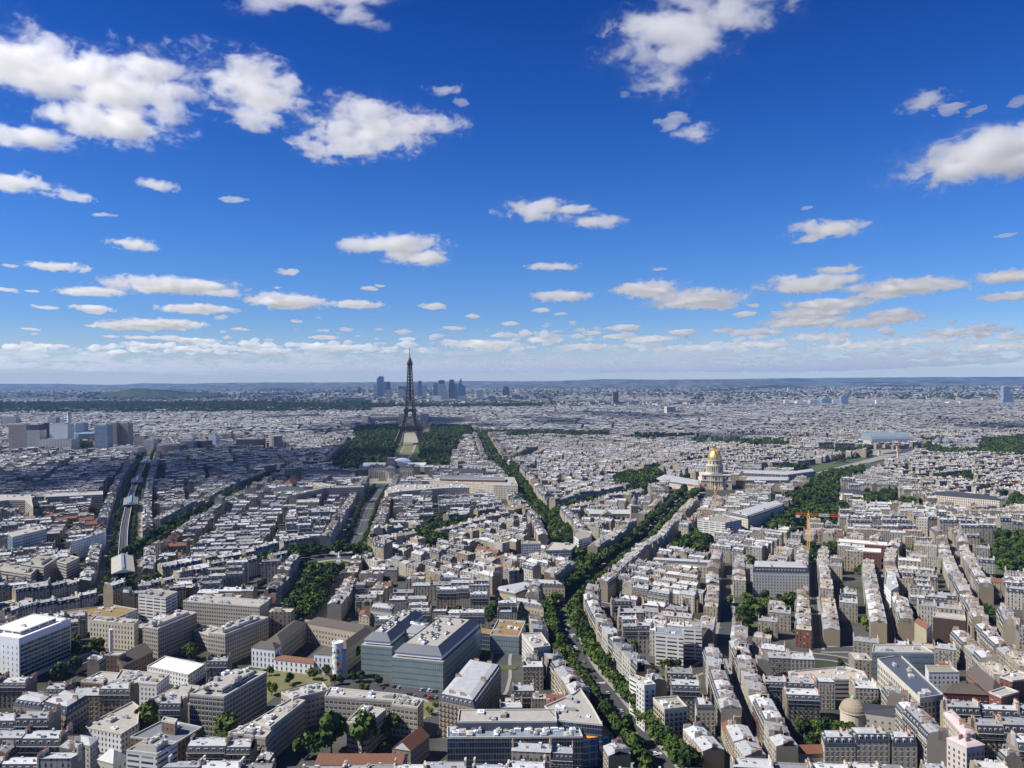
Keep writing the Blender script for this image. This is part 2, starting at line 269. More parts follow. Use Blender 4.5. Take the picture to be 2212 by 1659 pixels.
PARKS = [  # polygon, tree spacing, scale
 (ptt('B2', '630 300 870 280 1090 240 1180 90 1190 0 1130 -60 900 -50 800 60 770 170'), 11, 1.0), (ptt('B2', '1210 240 1450 280 1550 270 1560 160 1640 60 1670 -40 1420 -60 1330 0 1280 90'), 11, 1.0),
 (ptt('C2', '800 740 1150 700 1190 655 1160 640 1000 660 830 655 790 700'), 14, 1.0), (ptt('C2', '1400 740 1690 740 1750 700 1700 650 1500 650 1400 665'), 14, 1.0),
 (ptt('C2', '1690 712 2212 715 2212 690 1730 690'), 13, 1.0), (ptt('C3', '0 640 820 640 800 600 0 600'), 14, 1.0), (ptt('C3', '980 655 1480 655 1480 625 1000 625'), 14, 1.0), (ptt('C3', '1440 690 2212 715 2212 672 1500 655'), 14, 1.0),
 (ptt('B3', '860 420 1100 470 1120 420 1260 350 1240 300 1090 330 870 350'), 11, 1.0),
 (ptt('B4', '590 320 960 270 930 340 750 400 740 520 600 560 420 560 330 540 250 500 480 440'), 11, 1.0), (ptt('B4', '320 600 420 570 600 560 800 560 830 640 680 690 480 700 330 770 200 760 210 690'), 11, 1.0),
 (ptt('B4', '800 560 980 480 1200 450 1190 520 1340 530 1440 600 1200 590 880 545'), 11, 1.0), (ptt('B4', '1970 880 2000 800 2260 770 2260 1120 2060 1100 1960 960'), 11, 1.0),
 (ptt('B4', '200 290 640 215 760 190 640 240 400 290'), 12, 1.0), (ptt('C4', '640 720 1000 720 1000 760 640 760'), 13, 1.0), (ptt('C4', '1420 700 1540 700 1560 740 1880 740 1890 660 2260 640 2260 800 1460 780'), 13, 1.1), (ptt('C4', '1400 650 1560 650 1560 690 1420 690'), 13, 1.0),
 (ptt('A4', '-20 200 100 280 550 270 560 330 470 330 330 330 120 340 90 480 -20 500'), 10, 1.0), (ptt('A4', '420 1300 520 1180 720 1240 790 1330 770 1440 640 1500 500 1440'), 9, .9),
 (ptt('A3', '480 110 700 20 880 20 720 200 580 340 500 440 400 420 400 350 450 200'), 10, 1.05), (ptt('B3', '500 1080 600 940 740 980 900 1000 800 1090'), 10, 1.05),
 (ptt('B3', '1270 870 1480 760 1590 800 1600 900 1400 950 1280 920'), 10, 1.0), (ptt('A2', '1400 390 1560 330 1740 400 1640 430'), 9, .8), (ptt('A1', '565 660 800 690 860 690 820 620 570 580'), 9, .8),
 (ptt('A3', '1050 800 1170 760 1160 820 1080 850'), 8, .7), (ptt('A3', '1215 830 1370 860 1300 780 1200 780'), 8, .8), (ptt('B3', '60 320 90 250 20 250 0 320'), 10, 1.0), (ptt('A4', '1870 300 1920 250 2000 430 2060 470 1960 480'), 8, .6),
 (ptt('B2', '1340 760 1500 700 1500 640 1400 680'), 9, .8), (ptt('C1', '565 745 735 745 735 690 570 680'), 13, 1.0), (ptt('B2', '1330 840 1540 860 1530 800 1350 800'), 9, .9),
 (ptt('B4', '1500 370 1800 380 1800 330 1500 340'), 10, .9), (ptt('B4', '480 960 700 960 720 870 500 870'), 9, .9), (ptt('B4', '2090 580 2260 590 2260 500 2100 500'), 9, 1.0)]
LAWNS = [('lawn', pts('A2', '-30 1200 0 880 600 905 610 1010 400 1000 220 1050 60 1190'), 'dry_lawn'), ('lawn', pts('A2', '1340 1140 1470 1140 1400 1260 1335 1250'), 'dry_lawn'), ('lawn', pts('B2', '1110 235 1205 235 1230 185 1140 180'), 'lawn'),
 ('lawn', pts('B2', '1165 165 1250 165 1270 105 1195 105'), 'dry_lawn'), ('lawn', pts('B3', '1370 490 1460 492 1510 468 1430 462'), 'lawn'), ('lawn', pts('B4', '430 300 580 315 780 260 620 250'), 'lawn'), ('lawn', pts('B4', '640 330 800 320 1010 250 960 245'), 'lawn'),
 ('lawn', pts('B4', '770 240 860 245 990 215 900 205'), 'lawn'), ('lawn', pts('B4', '990 265 1050 262 1200 225 1130 225'), 'lawn'), ('lawn', pts('B4', '480 550 690 520 690 495 540 520'), 'lawn'),
 ('lawn', pts('B2', '980 392 1050 392 1050 370 990 370'), 'lawn'), ('lawn', pts('B2', '1090 392 1160 392 1165 370 1100 370'), 'lawn'), ('lawn', pts('A3', '-330 900 60 880 90 850 -100 840'), 'lawn')]
SANDS = [('forecourt', pts('B3', '1300 520 1420 540 1560 480 1500 452 1310 480'), 'sand'), ('forecourt', pts('B2', '810 410 1380 410 1380 340 820 350'), 'sand'), ('walk', pts('C2', '1330 740 1400 740 1410 670 1340 670'), 'sand'),
 ('walk', pts('B2', '1085 260 1330 260 1290 0 1160 0'), 'sand'), ('esplanade_path', pts('B4', '560 325 640 335 1200 190 1330 150 1240 150 1100 185'), 'pavement'), ('car_park', pts('A2', '900 960 1540 1000 1520 1110 1250 1110 900 1060 640 1010 700 950'), 'asphalt'), ('riverside', pts('C4', '940 790 1440 790 1400 745 1000 745'), 'pavement')]
ctr_sq = W('B2', 625, 1055); RSQ = 46.0
def cap(p, q, wd):
    d = Vector((q[0] - p[0], q[1] - p[1])); l = d.length or 1; d /= l; nx, ny = -d.y * wd / 2, d.x * wd / 2; e = wd * .25
    return [(p[0] - d.x * e + nx, p[1] - d.y * e + ny), (p[0] - d.x * e - nx, p[1] - d.y * e - ny), (q[0] + d.x * e - nx, q[1] + d.y * e - ny), (q[0] + d.x * e + nx, q[1] + d.y * e + ny)]
for p_, s_ in (('A2', '150 740 640 770 700 690 890 610 410 520 215 680'), ('A2', '-30 1160 0 870 640 920 850 900 850 1000 700 1060 400 1000 220 1040'), ('A2', '640 950 850 900 1540 1000 1520 1130 1160 1090 900 1060 640 1030'), ('A2', '330 1610 380 1300 560 1280 720 1310 880 1350 1100 1280 1290 1400 1090 1600'),
  ('A2', '1350 1130 1470 1130 1530 1420 1520 1640 1400 1640 1380 1400 1300 1400 1340 1180'), ('A1', '200 1060 150 1000 560 850 850 760 950 900 640 990 400 1060'), ('A1', '1330 1000 1350 930 1620 990 1780 870 1960 900 1600 1000 1480 1010'), ('A1', '1260 790 1560 600 1650 640 1650 820 1500 880 1300 830'), ('A1', '1100 1180 1180 1160 1260 1250 1250 1400 1120 1400'),
  ('A1', '1600 1400 1500 1340 1700 1420 1810 1440 1810 1560 1600 1600'), ('B3', '1280 570 1560 570 1620 470 1500 440 1290 450'), ('A1', '2100 1180 2212 1150 2212 1290 1900 1400 1810 1400'), ('B2', '800 430 1400 430 1380 350 820 350'), ('B3', '1500 580 1850 560 1850 440 1500 450'), ('A1', '1160 800 1100 860 1300 880 1640 880 1640 840 1620 800'), ('A2', '1860 700 2110 790 2100 900 1990 870 1900 800'), ('A3', '-60 780 120 790 60 900 -100 880'), ('B4', '380 360 640 420 1000 330 1330 200 1330 140 1100 180 560 290')): mark(pts(p_, s_), 1)
for p_, s_, h_ in (('A2', '150 740 640 770 700 690 890 610 410 520 215 680', 15), ('A2', '200 990 1540 1000 1540 1140 560 1110 215 1075', 12), ('A2', '600 1290 860 1170 1040 1200 880 1340', 10), ('A1', '1400 400 1560 440 2050 480 1700 600', 16), ('A1', '1100 850 1640 830 1640 930 1500 960', 8)):
    a_ = [float(t) for t in s_.split()]; mark([W(p_, a_[i], a_[i + 1], h_) for i in range(0, len(a_), 2)], 1)
for poly, sp, s_ in PARKS: mark(poly, 2)
for nm, poly, mt in LAWNS + SANDS: mark(poly, 1)
def wroad(r): return r[1] + (6 if r[1] > 20 else 0)
for r in ROADS:
    for p, q in zip(r[2], r[2][1:]): mark(cap(p, q, wroad(r)), 1)
mark([(ctr_sq[0] + RSQ * math.cos(k * .3), ctr_sq[1] + RSQ * math.sin(k * .3)) for k in range(21)], 1)
# ground and paving meshes
g = MB(); g.face([(-70000, -3000, 0), (70000, -3000, 0), (70000, 25200, 0), (-70000, 25200, 0)], 'ground'); struct('ground', g)
def resample(pl, step):
    out = [pl[0]]; rem = step
    for p, q in zip(pl, pl[1:]):
        l = math.hypot(q[0] - p[0], q[1] - p[1]); t = rem
        while t <= l: out.append((p[0] + (q[0] - p[0]) * t / l, p[1] + (q[1] - p[1]) * t / l)); t += step
        rem = t - l
    return out
def smooth(pl, n=2):
    for _ in range(n):
        o = [pl[0]]
        for p, q in zip(pl, pl[1:]): o += [(p[0] * .75 + q[0] * .25, p[1] * .75 + q[1] * .25), (p[0] * .25 + q[0] * .75, p[1] * .25 + q[1] * .75)]
        pl = o + [pl[-1]]
    return pl
def offs(pl, o):
    r = []
    for i in range(len(pl)):
        a = pl[max(0, i - 1)]; b = pl[min(len(pl) - 1, i + 1)]; l = math.hypot(b[0] - a[0], b[1] - a[1]) or 1; r.append((pl[i][0] - (b[1] - a[1]) / l * o, pl[i][1] + (b[0] - a[0]) / l * o))
    return r
def ribbon(mb, pl, o0, o1, z, mat, curb=0):
    A = offs(pl, o0); B = offs(pl, o1)
    for i in range(len(pl) - 1):
        mb.face([(*A[i], z), (*A[i + 1], z), (*B[i + 1], z), (*B[i], z)], mat)
        if curb: mb.face([(*B[i], z - curb), (*B[i + 1], z - curb), (*B[i + 1], z), (*B[i], z)], mat)
rd, pv, pt = MB(), MB(), MB()
for k, (nm, wd, pl, tr, br, lab) in enumerate(ROADS):
    pl = smooth(pl); z = .05 + .004 * k; c = wd / 2 - (7 if wd > 20 else 1.6)
    if wd in (52,): c = 5
    ribbon(rd, pl, -c, c, z, 'asphalt'); wp = wroad((nm, wd)) / 2 + 1
    ribbon(pv, pl, -wp, -c, z + .14, 'pavement'); ribbon(pv, pl, c, wp, z + .14, 'pavement')
    if wd > 20:
        d = resample(pl, 1.5)
        for i in range(0, len(d) - 3, 6):
            for o in ((0,) if wd < 40 else (-3.2, 3.2)): ribbon(pt, d[i:i + 3], o - .12, o + .12, z + .02, 'road_paint')
        for i in range(20, len(d) - 4, 75):
            for o in np.arange(-c + 1, c - .5, 1.1): ribbon(pt, d[i:i + 3], o, o + .55, z + .02, 'road_paint')
n = 40; sq = MB(); cir = [(ctr_sq[0] + RSQ * math.cos(2 * math.pi * i / n), ctr_sq[1] + RSQ * math.sin(2 * math.pi * i / n)) for i in range(n)]
sq.face([(*p, .3) for p in cir], 'asphalt'); sq.face([(ctr_sq[0] + (p[0] - ctr_sq[0]) * .62, ctr_sq[1] + (p[1] - ctr_sq[1]) * .62, .45) for p in cir], 'sand'); sq.face([(ctr_sq[0] + (p[0] - ctr_sq[0]) * .48, ctr_sq[1] + (p[1] - ctr_sq[1]) * .48, .5) for p in cir], 'lawn')
struct('road', rd); struct('pavement', pv); struct('road_markings', pt); struct('round_square', sq)
for i, (nm, poly, mt) in enumerate(LAWNS):
    m_ = MB(); m_.face([(*p, .36 + i * .004) for p in poly], mt); struct(nm, m_)
for i, (nm, poly, mt) in enumerate(SANDS):
    m_ = MB(); m_.face([(*p, .25 + i * .004) for p in poly], mt); struct('path' if nm == 'esplanade_path' else nm, m_)
pk = MB()
for i, (poly, sp, s_) in enumerate(PARKS): pk.face([(*p, .34 + i * .003) for p in poly], 'lawn')
struct('park_ground', pk)
# ------------------------------------------------------------------ building tools
def ccw(p):
    a = sum(p[i][0] * p[(i + 1) % len(p)][1] - p[(i + 1) % len(p)][0] * p[i][1] for i in range(len(p))); return list(p) if a > 0 else list(p)[::-1]
def inset(p, d):
    n = len(p); r = []
    for i in range(n):
        a, b, c = Vector(p[i - 1][:2]), Vector(p[i][:2]), Vector(p[(i + 1) % n][:2]); e1 = (b - a).normalized(); e2 = (c - b).normalized()
        n1 = Vector((-e1.y, e1.x)); n2 = Vector((-e2.y, e2.x)); k = 1 + n1.dot(n2); q = b + (n1 + n2) * (d / max(.35, k)); r.append((q.x, q.y))
    return r
def lerp(a, b, t): return tuple(x + (y - x) * t for x, y in zip(a, b))
def facing(a, b): # edge (world) of a ccw polygon seen from the camera side
    mx_, my = (a[0] + b[0]) / 2, (a[1] + b[1]) / 2; return (b[1] - a[1]) * (-mx_) + (-(b[0] - a[0])) * (-my) > 0
WM = {}
def window_mesh(ww, hh, kind):
    k = (round(ww, 2), round(hh, 2), kind)
    if k not in WM:
        m = MB(); m.face([(-ww / 2, -.03, 0), (ww / 2, -.03, 0), (ww / 2, -.03, hh), (-ww / 2, -.03, hh)], 'dark_pane')
        m.box(-ww / 2 - .12, -.16, -.22, ww / 2 + .12, 0, 0, 'white_trim' if kind != 'iron' else 'parapet')
        m.box(-.04, -.07, 0, .04, 0, hh, 'white_trim')
        if kind == 'iron': m.box(-ww / 2 - .25, -.5, 0, ww / 2 + .25, -.42, .85, 'iron')
        WM[k] = m.mesh('window')
    return WM[k]
def put_windows(root, cx, cyy, poly, h, bay, fl, ww, hh, kind='white', z0=1.2, cap_n=100, rzl=0.0):
    sp = []
    for i in range(len(poly)):
        a, b = poly[i], poly[(i + 1) % len(poly)]
        if not facing(a, b): continue
        l = math.hypot(b[0] - a[0], b[1] - a[1]); n_ = int(l / bay); ang = math.atan2(b[1] - a[1], b[0] - a[0])
        for k in range(n_):
            t = (k + .5) / n_; x, y = a[0] + (b[0] - a[0]) * t, a[1] + (b[1] - a[1]) * t
            for f in range(int((h - .6) / fl)): sp.append((x - cx, y - cyy, z0 + f * fl, ang, -f + math.hypot(x, y) * .01))
    sp.sort(key=lambda q: q[4]); me = window_mesh(ww, hh, kind)
    for x, y, z, a, _ in sp[:cap_n]:
        o = link('window', me, root, (x, y, z)); o.rotation_euler = (0, 0, a)
    if len(sp) > cap_n:
        r = MB(); src = me; vs = [v.co.copy() for v in src.vertices]
        for x, y, z, a, _ in sp[cap_n:]:
            c, s = math.cos(a), math.sin(a)
            for p in src.polygons: r.face([(x + c * vs[i].x - s * vs[i].y, y + s * vs[i].x + c * vs[i].y, z + vs[i].z) for i in p.vertices], src.materials[p.material_index].name)
        o = part('window', r, root); o['kind'] = 'stuff'
REFS = []   # (x, y, phrase) landmarks that labels may name
def block(name, label, cat, poly, h, wm='wall_plain', rm='gravel', roof='flat', win=None, pent=0, units=0, rise=4.0, ref=None, z0=0.0, seed=0, dorm=0, group=None, col=None, markit=True, par=True, chim=0):
    R_ = random.Random(seed + int(abs(poly[0][0]) * 7)); poly = ccw(poly); cx = sum(p[0] for p in poly) / len(poly); cyy = sum(p[1] for p in poly) / len(poly)
    if markit: mark(poly, 3, 4)
    L_ = [(p[0] - cx, p[1] - cyy) for p in poly]; root = thing(name, label, cat, (cx, cyy, z0), group=group)
    wl = MB(); wl.prism(L_, 0, h, wm, rm if roof == 'flat' else None)
    if win: wl.prism(inset(L_, -.12), h * .97 - .4, h - .25, wm, wm)
    wo = part('wall', wl, root)
    if col: wo.color = (*col, 1)
    rf = MB()
    if roof == 'flat':
        if par:
            i_ = inset(L_, .45); pm = MB(); zt = h + 1.0; o_ = inset(L_, -.06)
            for k in range(len(L_)):
                a, b, c, d = o_[k], o_[(k + 1) % len(L_)], i_[(k + 1) % len(L_)], i_[k]
                pm.face([(*a, h - .2), (*b, h - .2), (*b, zt), (*a, zt)], wm if wm in ('white_wall',) else 'parapet'); pm.face([(*a, zt), (*b, zt), (*c, zt), (*d, zt)], 'parapet'); pm.face([(*d, h), (*d, zt), (*c, zt), (*c, h)], 'parapet')
            part('parapet', pm, root)
        if pent:
            q = inset(L_, max(3.0, math.sqrt(abs(sum(L_[i][0] * L_[(i + 1) % len(L_)][1] - L_[(i + 1) % len(L_)][0] * L_[i][1] for i in range(len(L_))))) * .12)); m2 = MB(); m2.prism(q, h + .01, h + pent, 'white_ribbon' if pent > 3 else 'parapet', rm); part('penthouse', m2, root)
        top = h + pent
        bx = [p[0] for p in L_]; by = [p[1] for p in L_]; k = 0; tries = 0
        while k < units and tries < 400:
            tries += 1; x = R_.uniform(min(bx), max(bx)); y = R_.uniform(min(by), max(by)); q = inset(L_, 2.5)
            if not inpoly(np.array([x]), np.array([y]), q)[0]: continue
            s1, s2, s3 = R_.uniform(.8, 3.2), R_.uniform(.8, 2.2), R_.uniform(.6, 2.4); m2 = MB(); m2.box(-s1, -s2, 0, s1, s2, s3, R_.choice(['parapet', 'white_roof', 'zinc', 'concrete_roof'])); m2.box(-s1 * .5, -s2 * .5, s3, s1 * .2, s2 * .3, s3 + .5, 'zinc')
            o = part('rooftop_unit', m2, root, (x, y, top + .02)); o.rotation_euler = (0, 0, math.atan2(L_[1][1] - L_[0][1], L_[1][0] - L_[0][0])); k += 1
        ro = root
    else:
        if len(L_) == 4 and roof in ('gable', 'hip'):
            e = [math.hypot(L_[(i + 1) % 4][0] - L_[i][0], L_[(i + 1) % 4][1] - L_[i][1]) for i in range(4)]
            if e[0] + e[2] < e[1] + e[3]: L2 = L_[1:] + L_[:1]
            else: L2 = L_
            O = inset(L2, -.35); m0 = lerp(O[3], O[0], .5); m1 = lerp(O[1], O[2], .5); sh = 0 if roof == 'gable' else .5 * min(e) / max(e)
            r0 = (*lerp(m0, m1, sh), h + rise); r1 = (*lerp(m1, m0, sh), h + rise); O = [(*p, h) for p in O]
            def uvq(ps):
                d = Vector((O[1][0] - O[0][0], O[1][1] - O[0][1])).normalized(); return [((p[0] * d.x + p[1] * d.y), p[2]) for p in ps]
            for f_ in ([O[0], O[1], r1, r0], [O[2], O[3], r0, r1]): rf.face(f_, rm, uvq(f_))
            if roof == 'hip': rf.face([O[1], O[2], r1], rm); rf.face([O[3], O[0], r0], rm)
            else:
                for tri in ([(*L2[1], h), (*L2[2], h), (*lerp(L2[1], L2[2], .5), h + rise - .2)], [(*L2[3], h), (*L2[0], h), (*lerp(L2[3], L2[0], .5), h + rise - .2)]): rf.face(tri, wm)
            rf.face([(*p, h - .02) for p in inset(L2, -.35)][::-1], rm)
        else:   # mansard rings
            a0 = inset(L_, -.3); a1 = inset(L_, 1.4); a2 = inset(L_, 5.0)
            for A, za, B, zb, mt in ((a0, h, a1, h + rise, rm if rm != 'zinc' else 'slate'), (a1, h + rise, a2, h + rise + 1.0, 'zinc' if rm in ('zinc', 'slate') else rm)):
                for k in range(len(A)):
                    j = (k + 1) % len(A); l = math.hypot(A[j][0] - A[k][0], A[j][1] - A[k][1]); rf.face([(*A[k], za), (*A[j], za), (*B[j], zb), (*B[k], zb)], mt, [(0, 0), (l, 0), (l, 4), (0, 4)])
            rf.face([(*p, h + rise + 1) for p in a2], 'zinc' if rm in ('zinc', 'slate') else rm, [(p[0], p[1]) for p in a2])
        ro = part('roof', rf, root)
        if dorm:
            dm = DORM()
            for k in range(len(L_)):
                a, b = L_[k], L_[(k + 1) % len(L_)]
                if not facing(poly[k], poly[(k + 1) % len(poly)]): continue
                l = math.hypot(b[0] - a[0], b[1] - a[1]); n_ = int((l - 3) / dorm); ang = math.atan2(b[1] - a[1], b[0] - a[0])
                for t in range(n_):
                    x, y = lerp(a, b, (t + .5) / n_ * .9 + .05); o = link('dormer', dm, ro, (x, y, h + .5)); o.rotation_euler = (0, 0, ang)
        if roof == 'mansard': chim = chim or 3
        for k in range(chim):
            a = inset(L_, 3.5); p = lerp(a[k % len(a)], a[(k + 1) % len(a)], R_.uniform(.2, .8)); o = link('chimney', CHIM(), ro, (*p, h + rise - 1.5)); o.rotation_euler = (0, 0, math.atan2(L_[1][1] - L_[0][1], L_[1][0] - L_[0][0]) + math.pi / 2)
    if win: put_windows(root, cx, cyy, poly, h, *win)
    if ref: REFS.append((cx, cyy, ref))
    return root
_c = {}
def DORM():
    if 'd' not in _c:
        m = MB(); m.box(-.75, .1, 0, .75, 1.9, 1.9, 'dormer'); m.loft([[(-.95, -.1, 1.9), (.95, -.1, 1.9), (.95, 2, 1.9), (-.95, 2, 1.9)], [(-.5, 0, 2.4), (.5, 0, 2.4), (.5, 2, 2.4), (-.5, 2, 2.4)]], 'zinc'); m.face([(-.45, .08, .25), (.45, .08, .25), (.45, .08, 1.7), (-.45, .08, 1.7)], 'dark_pane'); _c['d'] = m.mesh('dormer')
    return _c['d']
def CHIM():
    if 'c' not in _c:
        m = MB(); m.box(-1.7, -.35, 0, 1.7, .35, 3.6, 'chimney')
        for k in range(6): m.box(-1.5 + k * .55, -.14, 3.6, -1.25 + k * .55, .14, 4.3, 'pot')
        _c['c'] = m.mesh('chimney')
    return _c['c']
def glaze(root, poly, i, h0, h1, mat):      # a glazed front set on one side of a block
    cx, cyy = root.location.x, root.location.y; a, b = poly[i], poly[(i + 1) % len(poly)]; m = MB(); n = Vector((b[1] - a[1], a[0] - b[0])).normalized() * .25; a, b = lerp(a, b, .02), lerp(a, b, .98)
    A, B_ = (a[0] - cx + n.x, a[1] - cyy + n.y), (b[0] - cx + n.x, b[1] - cyy + n.y); m.wall(A, B_, h0, h1, mat, h0); m.face([(a[0] - cx, a[1] - cyy, h1), (b[0] - cx, b[1] - cyy, h1), (*B_, h1), (*A, h1)][::-1], 'white_trim'); return part('glazed_front', m, root)
def RP(p, s, h): a = [float(t) for t in s.split()]; return [W(p, a[i], a[i + 1], h) for i in range(0, len(a), 2)]      # roof outline traced in the photo at height h
def RQ(p, s, h):                                                                                                  # corner, then the ends of its two sides
    c, a, b = RP(p, s, h); return [c, a, (a[0] + b[0] - c[0], a[1] + b[1] - c[1]), b]
# ------------------------------------------------------------------ large buildings one can point at
def B(name, label, cat, p, s, h, quad=True, **k): return block(name, label, cat, (RQ if quad else RP)(p, s, h), h, **k)
slab_ = B('office_slab', 'white slab tower with scattered small windows and a glazed long side', 'office building', 'A1', '150 642 560 482 -160 596', 34, wm='white_wall', rm='white_roof', pent=3.2, units=3, ref='the white slab tower')
B('hospital_wing', 'long beige hospital bar closing the court at the back', 'hospital', 'A1', '2055 385 1450 340 2130 335', 33, wm='concrete_windows', rm='concrete_roof', units=14, ref='the tall beige hospital bar')
B('hospital_wing', 'beige hospital wing with a bare stair wall beside the brown gabled hall', 'hospital', 'A1', '1250 560 1560 432 1130 540', 26, wm='concrete_windows', rm='concrete_roof', pent=2.5, units=6, ref='the beige hospital wing')
B('hospital_wing', 'beige hospital wing with rooftop plant beside the white school', 'hospital', 'A1', '1782 607 2125 470 1650 587', 25, wm='concrete_windows', rm='concrete_roof', pent=2.5, units=8)
B('hospital_link', 'low beige link between the two hospital wings', 'hospital', 'A1', '1660 612 1535 575 1760 560', 13, wm='concrete_windows', rm='concrete_roof', units=3)
B('sports_hall', 'low white hall with a ribbed flat roof', 'hall', 'A1', '1490 928 1622 842 1165 858', 9, wm='white_windows', rm='white_roof', ref='the ribbed white hall')
B('gabled_hall', 'dark brown gabled hall with rooflights', 'hall', 'A1', '975 850 1210 735 845 800', 12, wm='brown_windows', rm='dark_roof', roof='gable', rise=5, ref='the brown gabled hall')
B('stair_tower', 'square brown tower at the end of the gabled hall', 'tower', 'A1', '945 770 1000 745 838 768', 18, wm='brown_windows', rm='gravel')
B('roof_terrace', 'empty pale concrete deck beside the white slab', 'car park', 'A1', '600 862 842 765 480 835', 5, wm='parapet', rm='sand')
B('grid_building', 'concrete office block with a square window grid', 'office building', 'A1', '1772 1102 2112 905 1502 1078', 27, wm='wall_plain', rm='concrete_roof', win=(2.6, 3.3, 1.9, 2.2, 'white', 1.4), pent=3.5, units=12, col=(.42, .39, .34), ref='the grid-fronted office block')
B('office_block', 'flat grey complex with overhanging roof and a raised box', 'office building', 'A1', '1172 1130 1440 1000 1580 1015 1500 1158', 9, quad=False, wm='concrete_windows', rm='concrete_roof', units=4, pent=2.5)
B('office_block', 'grey white laboratory with roof pipes beside the ribbed hall', 'office building', 'A1', '902 980 1240 1005 1342 922 960 885', 15, quad=False, wm='white_windows', rm='concrete_roof', units=18, ref='the pipe-roofed laboratory')
B('office_block', 'windowless dark brown cube behind the ornate corner house', 'office building', 'A1', '640 978 858 995 990 915 800 900', 12, quad=False, wm='brown_windows', rm='concrete_roof', units=3)
B('corner_house', 'ornate corner apartment house with a tall dark slate mansard', 'apartment building', 'A1', '530 1245 705 1135 335 1195', 22, wm='wall_plain', rm='slate', roof='mansard', rise=5, dorm=3, win=(2.7, 3.3, 1.1, 2.0, 'iron', 1.4), col=(.52, .43, .33), chim=5, ref='the ornate corner house')
B('corner_house', 'cream apartment house with white zinc roof beside the ornate corner house', 'apartment building', 'A1', '330 1190 440 1110 105 1160', 22, wm='wall_plain', rm='zinc', roof='mansard', rise=3.5, dorm=3, win=(2.7, 3.3, 1.1, 2.0, 'iron', 1.4), col=(.6, .52, .42))
B('curved_school', 'white school with a rounded end and small dome on its roof', 'school', 'A1', '678 1345 700 1300 790 1270 1050 1140 1105 1180 1092 1315 960 1398', 13, quad=False, wm='white_windows', rm='concrete_roof', units=5, ref='the round-ended white school')
B('brick_workshop', 'brown brick workshop with flat dark roof', 'workshop', 'A1', '1405 1462 1600 1342 1400 1300 1275 1295 1030 1420', 14, quad=False, wm='brown_windows', rm='lead_roof', units=3)
B('stair_tower', 'brown brick stair tower rising from the flat workshop', 'tower', 'A1', '1385 1310 1405 1280 1278 1290', 21, wm='brown_windows', rm='concrete_roof')
B('balcony_building', 'white apartment block with black balcony bands and beige roof', 'apartment building', 'A1', '1242 1558 1402 1462 1000 1528', 25, wm='white_ribbon', rm='sand', pent=3, units=5)
B('hip_house', 'small white house under a pointed zinc roof', 'house', 'A1', '895 1622 1005 1560 772 1590', 16, wm='wall_plain', rm='zinc', roof='hip', rise=5, win=(3, 3.2, 1, 1.8, 'white', 1.3), col=(.75, .74, .7))
B('slim_house', 'narrow white house with bare side wall near the round-ended school', 'house', 'A1', '712 1480 778 1422 570 1450', 21, wm='wall_plain', rm='zinc', roof='hip', rise=2, win=(2.8, 3.2, 1, 1.8, 'white', 1.3), col=(.66, .66, .66))
B('balcony_building', 'stepped white block with dark balcony bays below the viaduct bend', 'apartment building', 'A1', '1312 312 1405 266 1095 288', 25, wm='white_ribbon', rm='sand', units=6)
B('apartment_slab', 'beige apartment slab with recessed bays facing a wooded garden', 'apartment building', 'A1', '1062 525 1098 490 712 492', 22, wm='stone_windows', rm='gravel', units=8, col=(.8, .8, .8))
B('clinic', 'low white clinic with mossy roof terraces', 'clinic', 'A1', '480 420 900 372 1090 405 905 482 560 470', 12, quad=False, wm='white_windows', rm='moss_roof', units=10)
B('terrace_block', 'brown stepped apartment block with long terraces', 'apartment building', 'A1', '245 128 300 80 -40 88', 24, wm='ribbon', rm='sand', units=6, pent=3)
B('terrace_block', 'tan apartment block with blank end wall', 'apartment building', 'B1', '345 1075 462 1000 165 1052', 27, wm='ribbon', rm='sand', units=5, pent=3)
B('terrace_block', 'tan tower block with dark balconies and blank side', 'apartment building', 'B1', '525 1050 628 1000 450 1030', 27, wm='ribbon', rm='sand', units=3, ref='the tan tower block')
B('white_slab', 'long white apartment slab with regular small windows', 'apartment building', 'B1', '825 800 560 880 840 780', 24, wm='white_windows', rm='zinc', units=6)
B('blue_office', 'blue grey glass office slab on the far side of the white slab', 'office building', 'B1', '100 838 370 772 60 800', 30, wm='tower_blue', rm='concrete_roof', units=6)
B('round_office', 'rounded brown office block with stacked ribbon floors', 'office building', 'B1', '-60 560 60 545 200 545 262 600 240 500 -60 500', 30, quad=False, wm='ribbon', rm='concrete_roof', units=3)
B('apartment_slab', 'long brown apartment slab with stepped ribbon floors by the metro', 'apartment building', 'B1', '360 520 815 500 812 470 350 490', 27, quad=False, wm='ribbon', rm='concrete_roof', units=5)
# U-shaped school with dark roofs
B('school_wing', 'side range of the cloister school under a dark hipped roof, next to the beige hospital', 'school', 'A2', '212 668 415 508 100 652', 17, wm='wall_plain', rm='dark_roof', roof='hip', rise=4, win=(3.4, 4.2, 1.3, 2.4, 'white', 1.5), col=(.62, .56, .45))
B('school_wing', 'rear range of the cloister school with arcade below', 'school', 'A2', '890 592 412 508 965 545', 17, wm='wall_plain', rm='dark_roof', roof='hip', rise=4, win=(3.4, 4.2, 1.3, 2.4, 'white', 1.5), col=(.62, .56, .45), ref='the dark-roofed school court')
B('school_wing', 'pale yellow side range of the cloister school facing the glass hospital', 'school', 'A2', '735 722 935 572 668 690', 17, wm='wall_plain', rm='dark_roof', roof='hip', rise=4, win=(3.4, 4.2, 1.3, 2.4, 'white', 1.5), col=(.70, .62, .44))
B('school_pavilion', 'white three-storey school pavilion next to the beige hospital wing', 'school', 'A2', '165 722 218 684 -20 702', 16, wm='white_wall', rm='dark_roof', roof='hip', rise=4, win=(3.2, 4.4, 1.3, 2.8, 'white', 1.4), col=(.8, .8, .8))
